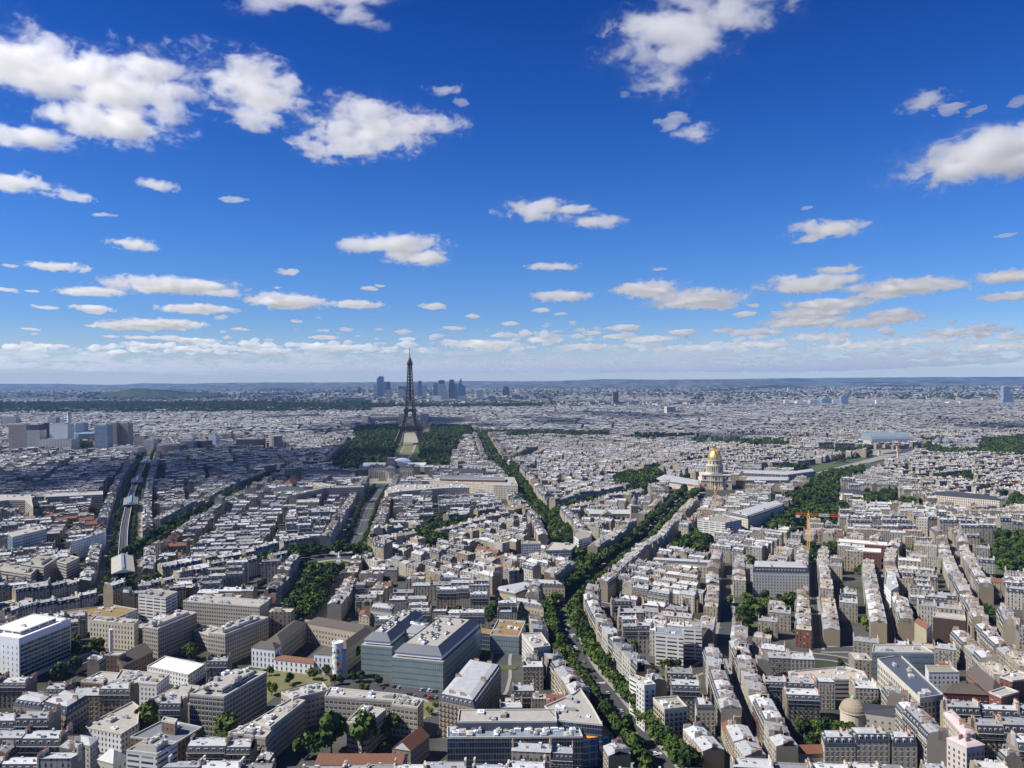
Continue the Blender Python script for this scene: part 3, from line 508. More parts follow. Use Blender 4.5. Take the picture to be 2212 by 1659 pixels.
B('school_pavilion', 'white three-storey school pavilion beside the painted round tower', 'school', 'A2', '640 765 700 722 475 752', 16, wm='white_wall', rm='dark_roof', roof='hip', rise=4, win=(3.2, 4.4, 1.3, 2.8, 'white', 1.4), col=(.8, .8, .8))
B('school_gatehouse', 'low white gatehouse with orange tiled roof between the two pavilions', 'school', 'A2', '470 832 490 800 162 797', 9, wm='white_wall', rm='tile', roof='gable', rise=2.5, win=(4, 4.2, 1.4, 2.4, 'white', 1.2), col=(.8, .8, .8))
# glass hospital: two bars, a cross link, sloped charcoal crowns
def sloped_crown(root, poly, h, name='roof'):
    cx, cyy = root.location.x, root.location.y; p = inset(ccw([(q[0] - cx, q[1] - cyy) for q in poly]), 2.0); q = inset(p, 5); m = MB(); m.prism(p, h + 1, h + 3.5, 'white_wall')
    for k in range(len(p)): j = (k + 1) % len(p); m.face([(*inset(p, -.6)[k], h + 3.5), (*inset(p, -.6)[j], h + 3.5), (*q[j], h + 9), (*q[k], h + 9)], 'charcoal_roof')
    m.face([(*a, h + 8.4) for a in q], 'concrete_roof'); r = part(name, m, root); R_ = random.Random(5)
    e = Vector((q[1][0] - q[0][0], q[1][1] - q[0][1])); f = Vector((q[3][0] - q[0][0], q[3][1] - q[0][1]))
    for i in range(26):
        t, s = R_.uniform(.05, .95), R_.uniform(.15, .85); x, y = q[0][0] + e.x * t + f.x * s, q[0][1] + e.y * t + f.y * s; a = MB(); s1, s2, s3 = R_.uniform(1, 4), R_.uniform(.6, 1.6), R_.uniform(.6, 1.8)
        a.box(-s1, -s2, 0, s1, s2, s3, R_.choice(['white_roof', 'zinc', 'parapet'])); a.box(-s1 * .3, -s2 * .6, s3, s1 * .5, s2 * .4, s3 + .6, 'charcoal_roof'); o = part('rooftop_unit', a, r, (x, y, h + 8.42)); o.rotation_euler = (0, 0, math.atan2(e.y, e.x))
gb1 = RQ('A2', '1497 818 1800 545 1090 778', 22); r1 = block('glass_hospital', 'silver glass hospital bar with sloped charcoal crown above the car park', 'hospital', gb1, 22, wm='silver_glass', rm='concrete_roof', par=False, ref='the silver glass hospital'); sloped_crown(r1, gb1, 22)
gb2 = RQ('A2', '1090 702 1360 470 848 682', 22); r2 = block('glass_hospital', 'silver glass hospital bar with sloped charcoal crown beside the school court', 'hospital', gb2, 22, wm='silver_glass', rm='concrete_roof', par=False); sloped_crown(r2, gb2, 22)
gb3 = RP('A2', '1170 600 1400 635 1480 560 1240 540', 22); r3 = block('glass_hospital', 'charcoal-roofed cross link between the two glass hospital bars', 'hospital', gb3, 22, wm='silver_glass', rm='concrete_roof', par=False); sloped_crown(r3, gb3, 20)
B('glass_link', 'green glass passage joining the hospital to the grey laboratory', 'passage', 'A2', '1868 598 1742 580 1890 560', 13, wm='curtain', rm='moss_roof', par=False)
B('laboratory', 'grey panelled laboratory with rusty planted roof', 'laboratory', 'A2', '2098 622 1868 606 2150 500', 15, wm='silver_glass', rm='moss_roof', units=8, ref='the grey panelled laboratory')
B('white_office', 'white gridded office with stepped roof beside the boulevard crossing', 'office building', 'A3', '205 715 335 695 262 590 110 598', 22, quad=False, wm='wall_plain', rm='concrete_roof', win=(2.6, 3.2, 1.2, 2, 'white', 1.3), units=4, col=(.8, .8, .8), ref='the white gridded office')
B('row_house', 'small pink-fronted house with orange roof behind the school', 'house', 'A2', '912 460 925 425 830 450', 14, wm='wall_plain', rm='tile', roof='gable', rise=2.5, win=(2.8, 3.2, 1, 1.8, 'white', 1.3), col=(.7, .6, .52))
B('row_house', 'white town house with black dormered mansard behind the school', 'house', 'A2', '1090 425 1112 382 920 405', 16, wm='wall_plain', rm='zinc', roof='mansard', rise=3, dorm=2.8, win=(2.8, 3.2, 1, 1.8, 'white', 1.3), col=(.72, .7, .64))
# beige banded hospital in the foreground
HW = (2.9, 3.6, 1.9, 1.7, 'white', 1.5)
for s, h, l in (('215 1065 310 1115 590 1045 545 985', 21, 'beige banded hospital head block with rooftop stair box'), ('560 1095 1155 1135 1160 1080 600 1025', 20, 'long beige banded hospital bar behind the plane trees'), ('890 1332 1045 1200 860 1165 733 1298', 18, 'square beige hospital block with a plain flat roof'),
                ('1295 1188 1342 1122 1150 1078 1092 1160', 20, 'beige hospital end block with a railed terrace'), ('130 1345 405 1130 300 1110 -5 1295', 20, 'beige banded hospital wing running down beside the grid-fronted block')):
    B('banded_hospital', l, 'hospital', 'A2', s, h, quad=False, wm='wall_plain', rm='concrete_roof', win=HW, units=9, col=(.52, .48, .41), ref='the beige banded hospital' if 'long' in l else None)
B('banded_hospital', 'low front wing of the beige hospital above the zinc roofs', 'hospital', 'A2', '90 1425 160 1345 10 1290 -205 1385', 18, quad=False, wm='wall_plain', rm='concrete_roof', win=HW, units=7, col=(.52, .48, .41))
B('tiled_house', 'long low house with rust red tiled roof in front of the plane trees', 'house', 'A2', '1170 1632 1215 1560 485 1632', 13, wm='wall_plain', rm='tile', roof='gable', rise=4, win=(3.4, 3.6, 1.1, 1.8, 'white', 1.3), col=(.7, .66, .55), ref='the red-tiled house')
B('tiled_house', 'steep brown tiled house turned towards the side street', 'house', 'A2', '1240 1522 1388 1402 1095 1500', 12, wm='wall_plain', rm='tile', roof='gable', rise=5, win=(3.4, 3.6, 1.1, 1.8, 'white', 1.3), col=(.45, .4, .33))
# dark glass block with the slanted nose
B('glass_block', 'dark glass office front with a row of white fan housings on its roof', 'office building', 'A3', '592 1418 560 1335 -480 1425', 20, wm='curtain', rm='glass_roof', units=34, ref='the dark glass office')
B('glass_block', 'higher grey metal storey with long rooflights behind the glass front', 'office building', 'A3', '388 1295 375 1200 -400 1300', 25, wm='charcoal_roof', rm='concrete_roof', units=5)
B('glass_block', 'wedge-shaped grey office tail pointing up the boulevard', 'office building', 'A3', '395 1285 748 1322 665 1170 572 1032 520 1075 290 1175', 24, quad=False, wm='curtain', rm='concrete_roof', units=10, ref='the wedge-shaped office')
B('glass_nose', 'faceted blue glass nose with a red terrace beside the boulevard', 'office building', 'A3', '595 1425 800 1400 752 1335 505 1350', 17, quad=False, wm='tower_blue', rm='awning', par=False)
B('boulevard_house', 'long sand-coloured apartment row with oval dormers and a blank grey gable', 'apartment building', 'A2', '1742 1178 1955 878 1465 1120', 24, wm='wall_plain', rm='slate', roof='mansard', rise=4, dorm=3, win=(2.8, 3.2, 1.1, 2, 'iron', 1.3), col=(.55, .45, .33), chim=8, ref='the long sand-coloured row')
B('white_tower', 'tall narrow white apartment tower above the boulevard trees', 'apartment building', 'A3', '1015 962 1080 1012 1170 1002 1105 942', 30, quad=False, wm='wall_plain', rm='concrete_roof', win=(2.8, 3, 1.6, 1.8, 'white', 1.3), units=2, col=(.8, .8, .8), ref='the narrow white tower')
B('balcony_building', 'garden-side apartment block with deep white balconies and glass roof', 'apartment building', 'A3', '1165 590 1388 612 1388 560 1168 548', 26, quad=False, wm='white_ribbon', rm='glass_roof', units=2, ref='the deep-balconied block')
B('balcony_building', 'white balcony stack beside the narrow white tower', 'apartment building', 'A3', '960 935 1050 985 1130 965 1000 925', 25, quad=False, wm='white_ribbon', rm='sand', units=2)
B('beige_corner', 'cream corner block with bare brown party wall on the boulevard', 'apartment building', 'A3', '1150 1110 1240 1200 1420 1180 1340 1095', 24, quad=False, wm='wall_plain', rm='sand', win=(2.9, 3.1, 1.3, 1.9, 'iron', 1.3), units=4, col=(.68, .6, .46))
B('office_strip', 'grey office block with horizontal window strips above the court', 'office building', 'A3', '1390 545 1535 555 1540 500 1390 500', 26, quad=False, wm='white_ribbon', rm='sand', units=3)
B('court_house', 'five-storey cream house with small regular windows in the court', 'apartment building', 'A3', '1495 1180 1640 1180 1600 1110 1480 1110', 19, quad=False, wm='wall_plain', rm='zinc', roof='mansard', rise=1.5, win=(2.9, 3.1, 1.1, 1.9, 'white', 1.3), col=(.7, .64, .5))
# long white department building on the right
B('department_building', 'long white building with black rooflights and a planted terrace strip', 'office building', 'A4', '1052 800 1388 1112 1572 1085 1235 770', 24, quad=False, wm='wall_plain', rm='charcoal_roof', win=(2.8, 4.2, 1.5, 3.0, 'white', 1.4), units=6, col=(.8, .76, .64), ref='the long white department building')
B('glass_block', 'rounded silver glass head with a roof garden', 'office building', 'A4', '1010 745 1500 752 1405 692 1018 688', 27, quad=False, wm='silver_glass', rm='concrete_roof', units=3)
B('white_box', 'white cubic pavilion with an open roof frame', 'pavilion', 'A4', '1458 905 1700 905 1640 858 1430 852', 22, quad=False, wm='white_windows', rm='sand', par=True)
B('brick_building', 'red brick building with arched stair window and dark hipped roof', 'school', 'A4', '1578 1062 1932 1078 1845 990 1560 1000', 21, quad=False, wm='wall_plain', rm='dark_roof', roof='hip', rise=4, win=(3.2, 3.8, 1.6, 2.2, 'white', 1.4), col=(.21, .07, .05), ref='the red brick school')
B('brick_building', 'tall red and white striped brick block', 'apartment building', 'A4', '1935 1062 2032 1102 2172 1062 2062 1020', 27, quad=False, wm='wall_plain', rm='concrete_roof', win=(3.0, 3.2, 1.3, 1.7, 'white', 1.3), col=(.28, .11, .08), ref='the striped brick block')
B('brick_building', 'dark red brick block on the corner behind the striped one', 'apartment building', 'A4', '2020 940 2120 975 2330 950 2160 890', 25, quad=False, wm='brick_windows', rm='gravel', units=3)
B('slate_hall', 'long dark slate hall with a sawtooth row of dormers', 'hall', 'A4', '1960 1065 2062 1040 1850 872 1755 890', 20, quad=False, wm='brown_windows', rm='dark_roof', roof='hip', rise=6, dorm=0)
B('pink_house', 'long pink-roofed apartment row with white sunlit fronts', 'apartment building', 'A4', '1575 1222 1745 1410 1830 1375 1645 1195', 24, quad=False, wm='wall_plain', rm='pink_roof', roof='mansard', rise=1.2, win=(2.8, 3.2, 1.1, 1.9, 'white', 1.3), col=(.74, .66, .6))
B('pink_house', 'pink-roofed corner block with white walls in full sun', 'apartment building', 'A4', '1600 1420 1758 1495 1900 1472 1725 1390', 23, quad=False, wm='wall_plain', rm='pink_roof', roof='mansard', rise=1.2, win=(2.8, 3.2, 1.1, 1.9, 'white', 1.3), col=(.76, .7, .68), ref='the pink-roofed corner block')
B('mansard_house', 'pale house with black mansard and white dormers beside the brown-tiled cottage', 'apartment building', 'A4', '632 1468 878 1468 852 1396 606 1396', 15, quad=False, wm='wall_plain', rm='zinc', roof='mansard', rise=3.5, dorm=3.2, win=(3, 3.2, 1.1, 1.9, 'white', 1.3), col=(.68, .64, .54))
B('mansard_house', 'widest of the dormered mansard houses, six arched dormers and a planted balcony', 'apartment building', 'A4', '880 1440 1148 1440 1110 1370 815 1372', 17, quad=False, wm='wall_plain', rm='zinc', roof='mansard', rise=3.5, dorm=3.2, win=(3, 3.2, 1.1, 1.9, 'white', 1.3), col=(.68, .62, .5), ref='the dormered mansard houses')
B('mansard_house', 'pale mansard house next to the narrow service street', 'apartment building', 'A4', '1168 1468 1366 1468 1342 1400 1150 1402', 15, quad=False, wm='wall_plain', rm='zinc', roof='mansard', rise=3.5, dorm=3.2, win=(3, 3.2, 1.1, 1.9, 'white', 1.3), col=(.66, .62, .52))
B('cottage', 'low brown-tiled cottage squeezed beside the dormered houses', 'house', 'A4', '425 1545 632 1540 600 1490 430 1492', 8, quad=False, wm='wall_plain', rm='tile', roof='gable', rise=3.5, dorm=0, col=(.6, .55, .45))
B('slate_chapel', 'long dark slate range with white dormers behind the mosaic dome', 'chapel', 'A4', '895 1212 1292 1262 1230 1205 900 1185', 11, quad=False, wm='wall_plain', rm='slate', roof='gable', rise=5, win=(4, 3.6, 1.1, 1.8, 'white', 1.4), col=(.7, .67, .6))
B('garden_terraces', 'stepped planted terraces block with brown flat roofs', 'apartment building', 'A4', '370 965 870 965 1000 990 940 900 800 860 345 900', 14, quad=False, wm='ribbon', rm='gravel', units=14, ref='the planted terraces block')
B('white_mansion', 'broad white apartment front with two rows of grey dormers above a garden', 'apartment building', 'A4', '64 102 510 112 472 62 72 50', 26, quad=False, wm='wall_plain', rm='zinc', roof='mansard', rise=5, dorm=3.2, win=(2.9, 3.2, 1.1, 2, 'white', 1.3), col=(.76, .75, .72), ref='the broad white front')
B('glass_roof_block', 'white block under a curved glass roof at the street corner', 'office building', 'A4', '1105 205 1160 260 1218 225 1190 120 1120 100', 22, quad=False, wm='white_windows', rm='zinc', units=3)
B('brown_gable', 'long dark brown party wall above the courts', 'apartment building', 'A4', '1490 460 1750 490 1745 455 1500 430', 27, quad=False, wm='wall_plain', rm='gravel', col=(.12, .08, .065))
B('cream_gable', 'pale yellow gable wall beside the orange roofs', 'apartment building', 'A4', '1345 500 1440 560 1480 540 1400 495', 26, quad=False, wm='wall_plain', rm='tile', roof='gable', rise=3, col=(.55, .49, .34))
B('convent', 'cream courtyard convent range facing the boulevard crossing', 'convent', 'A3', '10 350 282 398 250 350 0 320', 15, quad=False, wm='wall_plain', rm='zinc', roof='mansard', rise=3, dorm=4, win=(3.2, 4, 1.2, 2.2, 'white', 1.4), col=(.62, .55, .42), ref='the cream convent')
B('convent', 'upper convent range with a long dormered zinc roof', 'convent', 'A3', '235 215 450 225 400 190 130 180', 15, quad=False, wm='wall_plain', rm='zinc', roof='mansard', rise=3, dorm=4, win=(3.2, 4, 1.2, 2.2, 'white', 1.4), col=(.62, .55, .42))
B('convent', 'inner convent range with plain zinc roof', 'convent', 'A3', '-100 260 60 290 240 215 130 190 -80 230', 15, quad=False, wm='wall_plain', rm='zinc', roof='mansard', rise=1.5, col=(.66, .56, .4))
B('institute', 'long zinc-roofed court range in front of the cut-stone institute', 'school', 'A3', '1140 20 1640 50 1630 25 1150 0', 16, quad=False, wm='wall_plain', rm='zinc', roof='mansard', rise=2, win=(3.4, 4, 1.2, 2.2, 'white', 1.4), col=(.68, .62, .5))
B('white_pavilion', 'bright white-roofed pavilion inside the institute court', 'pavilion', 'A3', '1370 72 1500 72 1490 42 1345 42', 12, quad=False, wm='wall_plain', rm='white_roof', roof='hip', rise=2.5, col=(.8, .8, .78), win=(3.4, 4, 1.2, 2.2, 'white', 1.4))
B('flat_office', 'white-framed office box with a shallow glazed roof', 'office building', 'B3', '295 945 500 940 545 895 350 880', 22, quad=False, wm='tower_grid', rm='gravel', units=2, ref='the white-framed office box')
B('striped_tower', 'white tower with dark vertical window stripes', 'apartment building', 'B3', '105 892 262 890 245 870 105 870', 28, quad=False, wm='tower_grid', rm='sand', units=2)
B('round_balconies', 'rounded white apartment stack with orange awnings', 'apartment building', 'B3', '520 800 560 782 640 790 665 800 640 840 560 860 520 830', 26, quad=False, wm='white_ribbon', rm='sand')
B('concrete_office', 'curved concrete office arm facing the viewer with many window bays', 'office building', 'B2', '332 500 560 448 870 440 868 430 600 430 340 480', 29, quad=False, wm='concrete_windows', rm='sand', units=6, ref='the three-armed office')
B('concrete_office', 'short rear arm of the three-armed concrete office', 'office building', 'B2', '545 440 600 430 530 405 470 405', 29, quad=False, wm='concrete_windows', rm='sand')
B('annex', 'square tan annex with horizontal window bands before the three-armed office', 'office building', 'B2', '335 562 515 560 515 535 340 540', 21, quad=False, wm='ribbon', rm='gravel', units=3)
B('ministry', 'bright stone ministry ring with rounded corner', 'ministry', 'B2', '1035 480 1060 440 1130 420 1640 415 1705 445 1500 450 1170 475 1060 492', 24, quad=False, wm='stone_windows', rm='concrete_roof', units=30, ref='the bright stone ministry')
B('ministry', 'white ministry range with red inner court wall', 'ministry', 'B2', '1390 385 1700 408 1900 425 2090 430 2060 365 1800 352 1450 362', 25, quad=False, wm='stone_windows', rm='concrete_roof', units=30)
B('red_court', 'dark red brick range inside the ministry court', 'ministry', 'B2', '1470 375 1990 385 1990 362 1480 355', 29, quad=False, wm='brick_windows', rm='lead_roof')
B('green_office', 'dark green glazed office at the avenue corner', 'office building', 'B2', '1940 610 2060 620 2175 590 2160 572 1960 590', 24, quad=False, wm='curtain', rm='moss_roof', units=4)
B('white_flats', 'white apartment tower with square windows before the stone ministry', 'apartment building', 'B2', '1168 510 1255 510 1250 500 1170 500', 30, quad=False, wm='tower_grid', rm='white_roof')
B('green_hall', 'low hall with green and white striped glass roof', 'hall', 'B2', '40 575 235 572 240 530 110 528', 8, quad=False, wm='white_wall', rm='green_copper', par=False)
B('riding_school', 'long slate-roofed barracks with white dormers behind the striped hall', 'barracks', 'B2', '135 465 420 470 430 452 140 450', 16, quad=False, wm='stone_windows', rm='slate', roof='hip', rise=6)
B('barracks', 'long dark-roofed barracks with a small dome behind the three-armed office', 'barracks', 'B2', '370 340 700 342 700 322 400 320', 18, quad=False, wm='stone_windows', rm='slate', roof='hip', rise=5)
B('barracks', 'dark slate barracks range beside the parade court', 'barracks', 'B2', '1460 320 1820 325 1815 300 1470 298', 18, quad=False, wm='stone_windows', rm='slate', roof='hip', rise=6)
B('barracks', 'red-roofed barracks beside the wooded avenue', 'barracks', 'B2', '240 405 300 415 370 365 320 345', 16, quad=False, wm='wall_plain', rm='tile', roof='hip', rise=6, col=(.7, .65, .55))
B('veterans_court', 'grand court range with steep slate roofs before the golden dome, on its esplanade side', 'barracks', 'B4', '-20 345 340 360 560 330 540 310 350 335 0 320', 18, quad=False, wm='stone_windows', rm='zinc', roof='mansard', rise=5, dorm=6)
B('veterans_court', 'inner court range with bright zinc roof beside the esplanade', 'barracks', 'B4', '0 400 350 400 360 375 20 375', 18, quad=False, wm='stone_windows', rm='zinc', roof='mansard', rise=4)
B('veterans_court', 'pale hipped range along the garden beside the dome', 'barracks', 'B3', '1150 388 1520 440 1525 400 1240 350', 10, quad=False, wm='stone_windows', rm='slate', roof='mansard', rise=3.5, dorm=5)
B('veterans_court', 'curving slate range at the back of the wooded garden', 'barracks', 'B4', '100 500 240 490 240 470 90 480', 10, quad=False, wm='stone_windows', rm='slate', roof='hip', rise=4)
B('long_school', 'very long stone school with slate roof and sunlit columns', 'school', 'B4', '1500 500 2020 545 2000 520 1500 478', 22, quad=False, wm='stone_windows', rm='slate', roof='hip', rise=6, ref='the long slate school')
B('brick_factory', 'red brick block with bright white flat roof strips', 'school', 'B4', '730 870 1130 905 1130 880 740 850', 20, quad=False, wm='brick_windows', rm='white_roof', units=3, ref='the white-striped brick block')
B('brick_factory', 'second red brick block with white roof strip, one street nearer', 'school', 'B4', '850 945 1080 960 1080 930 860 920', 20, quad=False, wm='brick_windows', rm='white_roof')
B('brick_flats', 'tan brick tower flats with pale corner bands', 'apartment building', 'B4', '1360 690 1450 695 1455 680 1370 675', 27, quad=False, wm='stone_windows', rm='gravel')
B('villa', 'sand-coloured mansion with tall windows at the garden end', 'house', 'B4', '750 480 940 500 950 470 770 455', 16, quad=False, wm='stone_windows', rm='slate', roof='hip', rise=5)
B('tent_hall', 'narrow white tent roof beside the lawn', 'tent', 'B4', '600 562 780 535 770 528 590 555', 4, quad=False, wm='white_wall', rm='white_roof', par=False)
B('construction_block', 'grey scaffolded office ring under the yellow crane', 'office building', 'B3', '1500 700 1720 725 1850 700 1700 655 1500 680', 22, quad=False, wm='white_ribbon', rm='sand', units=12, ref='the office ring under the yellow crane')
B('street_office', 'long grey mansard range beside the wooded court garden', 'ministry', 'B3', '1760 660 1900 690 2190 590 2120 560', 22, quad=False, wm='stone_windows', rm='zinc', roof='mansard', rise=4, dorm=4)
q = ccw(RQ('A1', '150 642 560 482 -160 596', 34)); k = max(range(4), key=lambda i: (q[(i + 1) % 4][1] - q[i][1]) * 1 + 0 * i); glaze(slab_, q, k, 3.5, 29.5, 'slab_glass')
k = min(range(4), key=lambda i: (q[i][1] + q[(i + 1) % 4][1])); put_windows(slab_, slab_.location.x, slab_.location.y, [q[k], q[(k + 1) % 4], q[k]], 30, 4.5, 4.3, .9, 1.7, 'white', 5)
# ------------------------------------------------------------------ landmarks
def base(p, x, y): return W(p, x, y, 0)
def scale_at(pt): return math.hypot(*pt) and pt[1] / F / 1.0     # metres per 2212-px pixel at that distance
# painted round tower
def blotmat():
    m, n, L, b = nodes_of('mural'); g = n.new('ShaderNodeNewGeometry'); v = n.new('ShaderNodeTexVoronoi'); v.inputs['Scale'].default_value = .42; L(g.outputs['Position'], v.inputs['Vector'])
    no = n.new('ShaderNodeTexNoise'); no.inputs['Scale'].default_value = .35; L(g.outputs['Position'], no.inputs['Vector'])
    r = n.new('ShaderNodeValToRGB'); r.color_ramp.interpolation = 'CONSTANT'
    s = n.new('ShaderNodeSeparateColor'); L(v.outputs['Color'], s.inputs[0]); L(s.outputs[0], r.inputs[0])
    cols = [(.55, .05, .04), (.72, .70, .62), (.05, .15, .45), (.75, .7, .6), (.65, .5, .1), (.1, .3, .4)]
    while len(r.color_ramp.elements) < 6: r.color_ramp.elements.new(.5)
    for i, (e, c) in enumerate(zip(r.color_ramp.elements, cols)): e.position = i / 6; e.color = (*c, 1)
    k = math_node(n, L, 'GREATER_THAN', no.outputs[0], .5); L(mixc(n, L, k, (.74, .73, .70), r.outputs[0]), b.inputs['Base Color']); MATS['mural'] = m
blotmat(); flatmat('mosaic', (.30, .25, .18), amt=.4, scale=2.5)
bx, by = base('A2', 665, 950); mark(rectpoly(bx, by, 0, 16, 16), 3)
r = thing('painted_tower', 'slim round tower covered in coloured painted blotches', 'tower', (bx, by, 0)); m = MB(); m.lathe(0, 0, [(0, 4.2), (28, 4.2)], 'mural', 24); part('shaft', m, r, smooth=False)
m = MB(); m.lathe(0, 0, [(28, 4.35), (28.8, 4.35), (28.8, 3.6), (28.2, 3.6)], 'white_wall', 24); part('rim', m, r); m = MB(); m.box(3.6, -2, 0, 7, 3, 22, 'parapet'); part('stair_shaft', m, r); REFS.append((bx, by, 'the painted round tower'))
# slim chimney
bx, by = base('A1', 880, 775); r = thing('chimney_stack', 'plain white chimney stack behind the brown gabled hall', 'chimney', (bx, by, 0)); m = MB(); m.lathe(0, 0, [(0, 1.6), (22, 1.3), (22.4, 1.5), (23, 1.5)], 'white_wall', 12); part('shaft', m, r)
# mosaic dome
bx, by = base('A4', 858, 1312); mark(rectpoly(bx, by, 0, 24, 24), 3); r = thing('domed_chapel', 'small round chapel with patterned tile dome beside a wooded garden', 'chapel', (bx, by, 0)); m = MB(); m.lathe(0, 0, [(0, 8), (9, 8), (9.4, 8.6), (10, 8.6)], 'stone', 24); part('wall', m, r)
m = MB(); m.lathe(0, 0, [(10, 8.2), (11.5, 8.1), (13.5, 7.2), (15.3, 5.6), (16.6, 3.4), (17.2, 1.2)], 'mosaic', 24); d = part('dome', m, r, smooth=True); m = MB(); m.lathe(0, 0, [(17.2, 1), (18.6, 1), (19.5, .2)], 'green_copper', 10); part('finial', m, d); REFS.append((bx, by, 'the tile-domed chapel'))
# iron tower
tx, ty = base('C2', 1238, 801)
def eiffel():
    S = 335 / 330.0; r = thing('iron_tower', 'tall dark iron lattice tower with four splayed legs', 'tower', (tx, ty, 0), math.radians(8 + 45)); r.rotation_euler[2] = math.radians(7)
    prof = [(0, 62), (15, 54), (30, 46.5), (45, 40), (57, 35.5), (75, 28.5), (95, 22.5), (115, 19), (140, 16), (165, 13.6), (190, 11.4), (215, 9.6), (240, 8.1), (262, 7.0), (276, 6.6)]
    lw = [(0, 25), (57, 16), (115, 10.5), (150, 9)]
    W_ = lambda z: float(np.interp(z, *zip(*prof))); LW = lambda z: float(np.interp(z, *zip(*lw)))
    for sx in (-1, 1):
        for sy in (-1, 1):
            m = MB(); zs = [0, 10, 20, 30, 40, 50, 57, 66, 76, 86, 96, 106, 115, 125, 136, 148]
            def cn(z): o, i = W_(z), W_(z) - LW(z); return [Vector((sx * a, sy * b, z)) for a, b in ((o, o), (o, i), (i, i), (i, o))]
            for za, zb in zip(zs, zs[1:]):
                A, B_ = cn(za), cn(zb); t = 4.2 - za * .012
                for k in range(4):
                    j = (k + 1) % 4; m.beam(A[k], B_[k], t, 'tower_iron'); m.beam(A[k], B_[j], t * .55, 'tower_iron'); m.beam(A[j], B_[k], t * .55, 'tower_iron'); m.beam(B_[k], B_[j], t * .5, 'tower_iron')
            part('leg', m, r); f = MB(); f.prism([(sx * a, sy * b) for a, b in ((66, 66), (34, 66), (34, 34), (66, 34))], 0, 3.5, 'stone', 'stone'); part('footing', f, r)
    m = MB(); zs = [148, 160, 172, 184, 196, 208, 220, 231, 242, 252, 262, 270, 276]
    for za, zb in zip(zs, zs[1:]):
        a, b = W_(za), W_(zb); A = [Vector((x * a, y * a, za)) for x, y in ((1, 1), (-1, 1), (-1, -1), (1, -1))]; B_ = [Vector((x * b, y * b, zb)) for x, y in ((1, 1), (-1, 1), (-1, -1), (1, -1))]
        for k in range(4):
            j = (k + 1) % 4; m.beam(A[k], B_[k], 3.6, 'tower_iron'); m.beam(A[k], B_[j], 1.8, 'tower_iron'); m.beam(A[j], B_[k], 1.2, 'tower_iron'); m.beam(B_[k], B_[j], 1.4, 'tower_iron'); m.beam((A[k] + A[j]) / 2, (B_[k] + B_[j]) / 2, 1.2, 'tower_iron')
    m.lathe(0, 0, [(148, 4.5), (276, 3)], 'tower_iron', 6); part('shaft', m, r)
    for z, o, i, h, nm in ((54, 41, 19, 10.5, 'first_platform'), (112, 24, 7, 9, 'second_platform')):
        m = MB(); O = [(o, o), (-o, o), (-o, -o), (o, -o)]; I = [(i, i), (-i, i), (-i, -i), (i, -i)]
        m.prism(O, z, z + h, 'tower_iron'); 
        for k in range(4): j = (k + 1) % 4; m.face([(*O[k], z + h), (*O[j], z + h), (*I[j], z + h), (*I[k], z + h)], 'tower_iron'); m.face([(*O[k], z), (*O[j], z), (*I[j], z), (*I[k], z)], 'tower_iron'); m.face([(*I[k], z), (*I[j], z), (*I[j], z + h), (*I[k], z + h)], 'tower_iron')
        if z == 54:
            for a in (-1, 1): m.box(-17, a * 26 - 7, z + h + .1, 17, a * 26 + 7, z + h + 5, 'tower_brown', 'lead_roof'); m.box(a * 26 - 7, -17, z + h + .1, a * 26 + 7, 17, z + h + 5, 'tower_brown', 'lead_roof')
        part(nm, m, r)
    for k in range(4):
        m = MB(); pr = None
        for q in range(13):
            t = math.pi * q / 12; x, z = 36 * math.cos(t), 14 + 37 * math.sin(t); yy = W_(z) - 1; p1 = Vector((x, yy, z)); p2 = Vector((x * 1.08, yy, z + 3.5 * math.sin(t) + 1))
            if pr: m.beam(pr[0], p1, 1.6, 'tower_iron'); m.beam(pr[1], p2, 1.2, 'tower_iron'); m.beam(pr[0], p2, .8, 'tower_iron')
            pr = (p1, p2)
        o = part('arch', m, r); o.rotation_euler = (0, 0, k * math.pi / 2)
    m = MB(); m.box(-11, -11, 272, 11, 11, 278, 'tower_iron'); m.lathe(0, 0, [(278, 9.5), (284, 9.5), (284, 6.5), (289, 6.8), (295, 4.2), (300, 1.8)], 'tower_iron', 12); part('top_platform', m, r)
    m = MB(); m.lathe(0, 0, [(299, 1.9), (312, 1.4), (330, .8)], 'tower_iron', 8); part('antenna', m, r); r.scale = (S * .92, S * .92, S); REFS.append((tx, ty, 'the iron tower'))
eiffel()
mark(rectpoly(tx, ty, 0, 140, 140), 1)
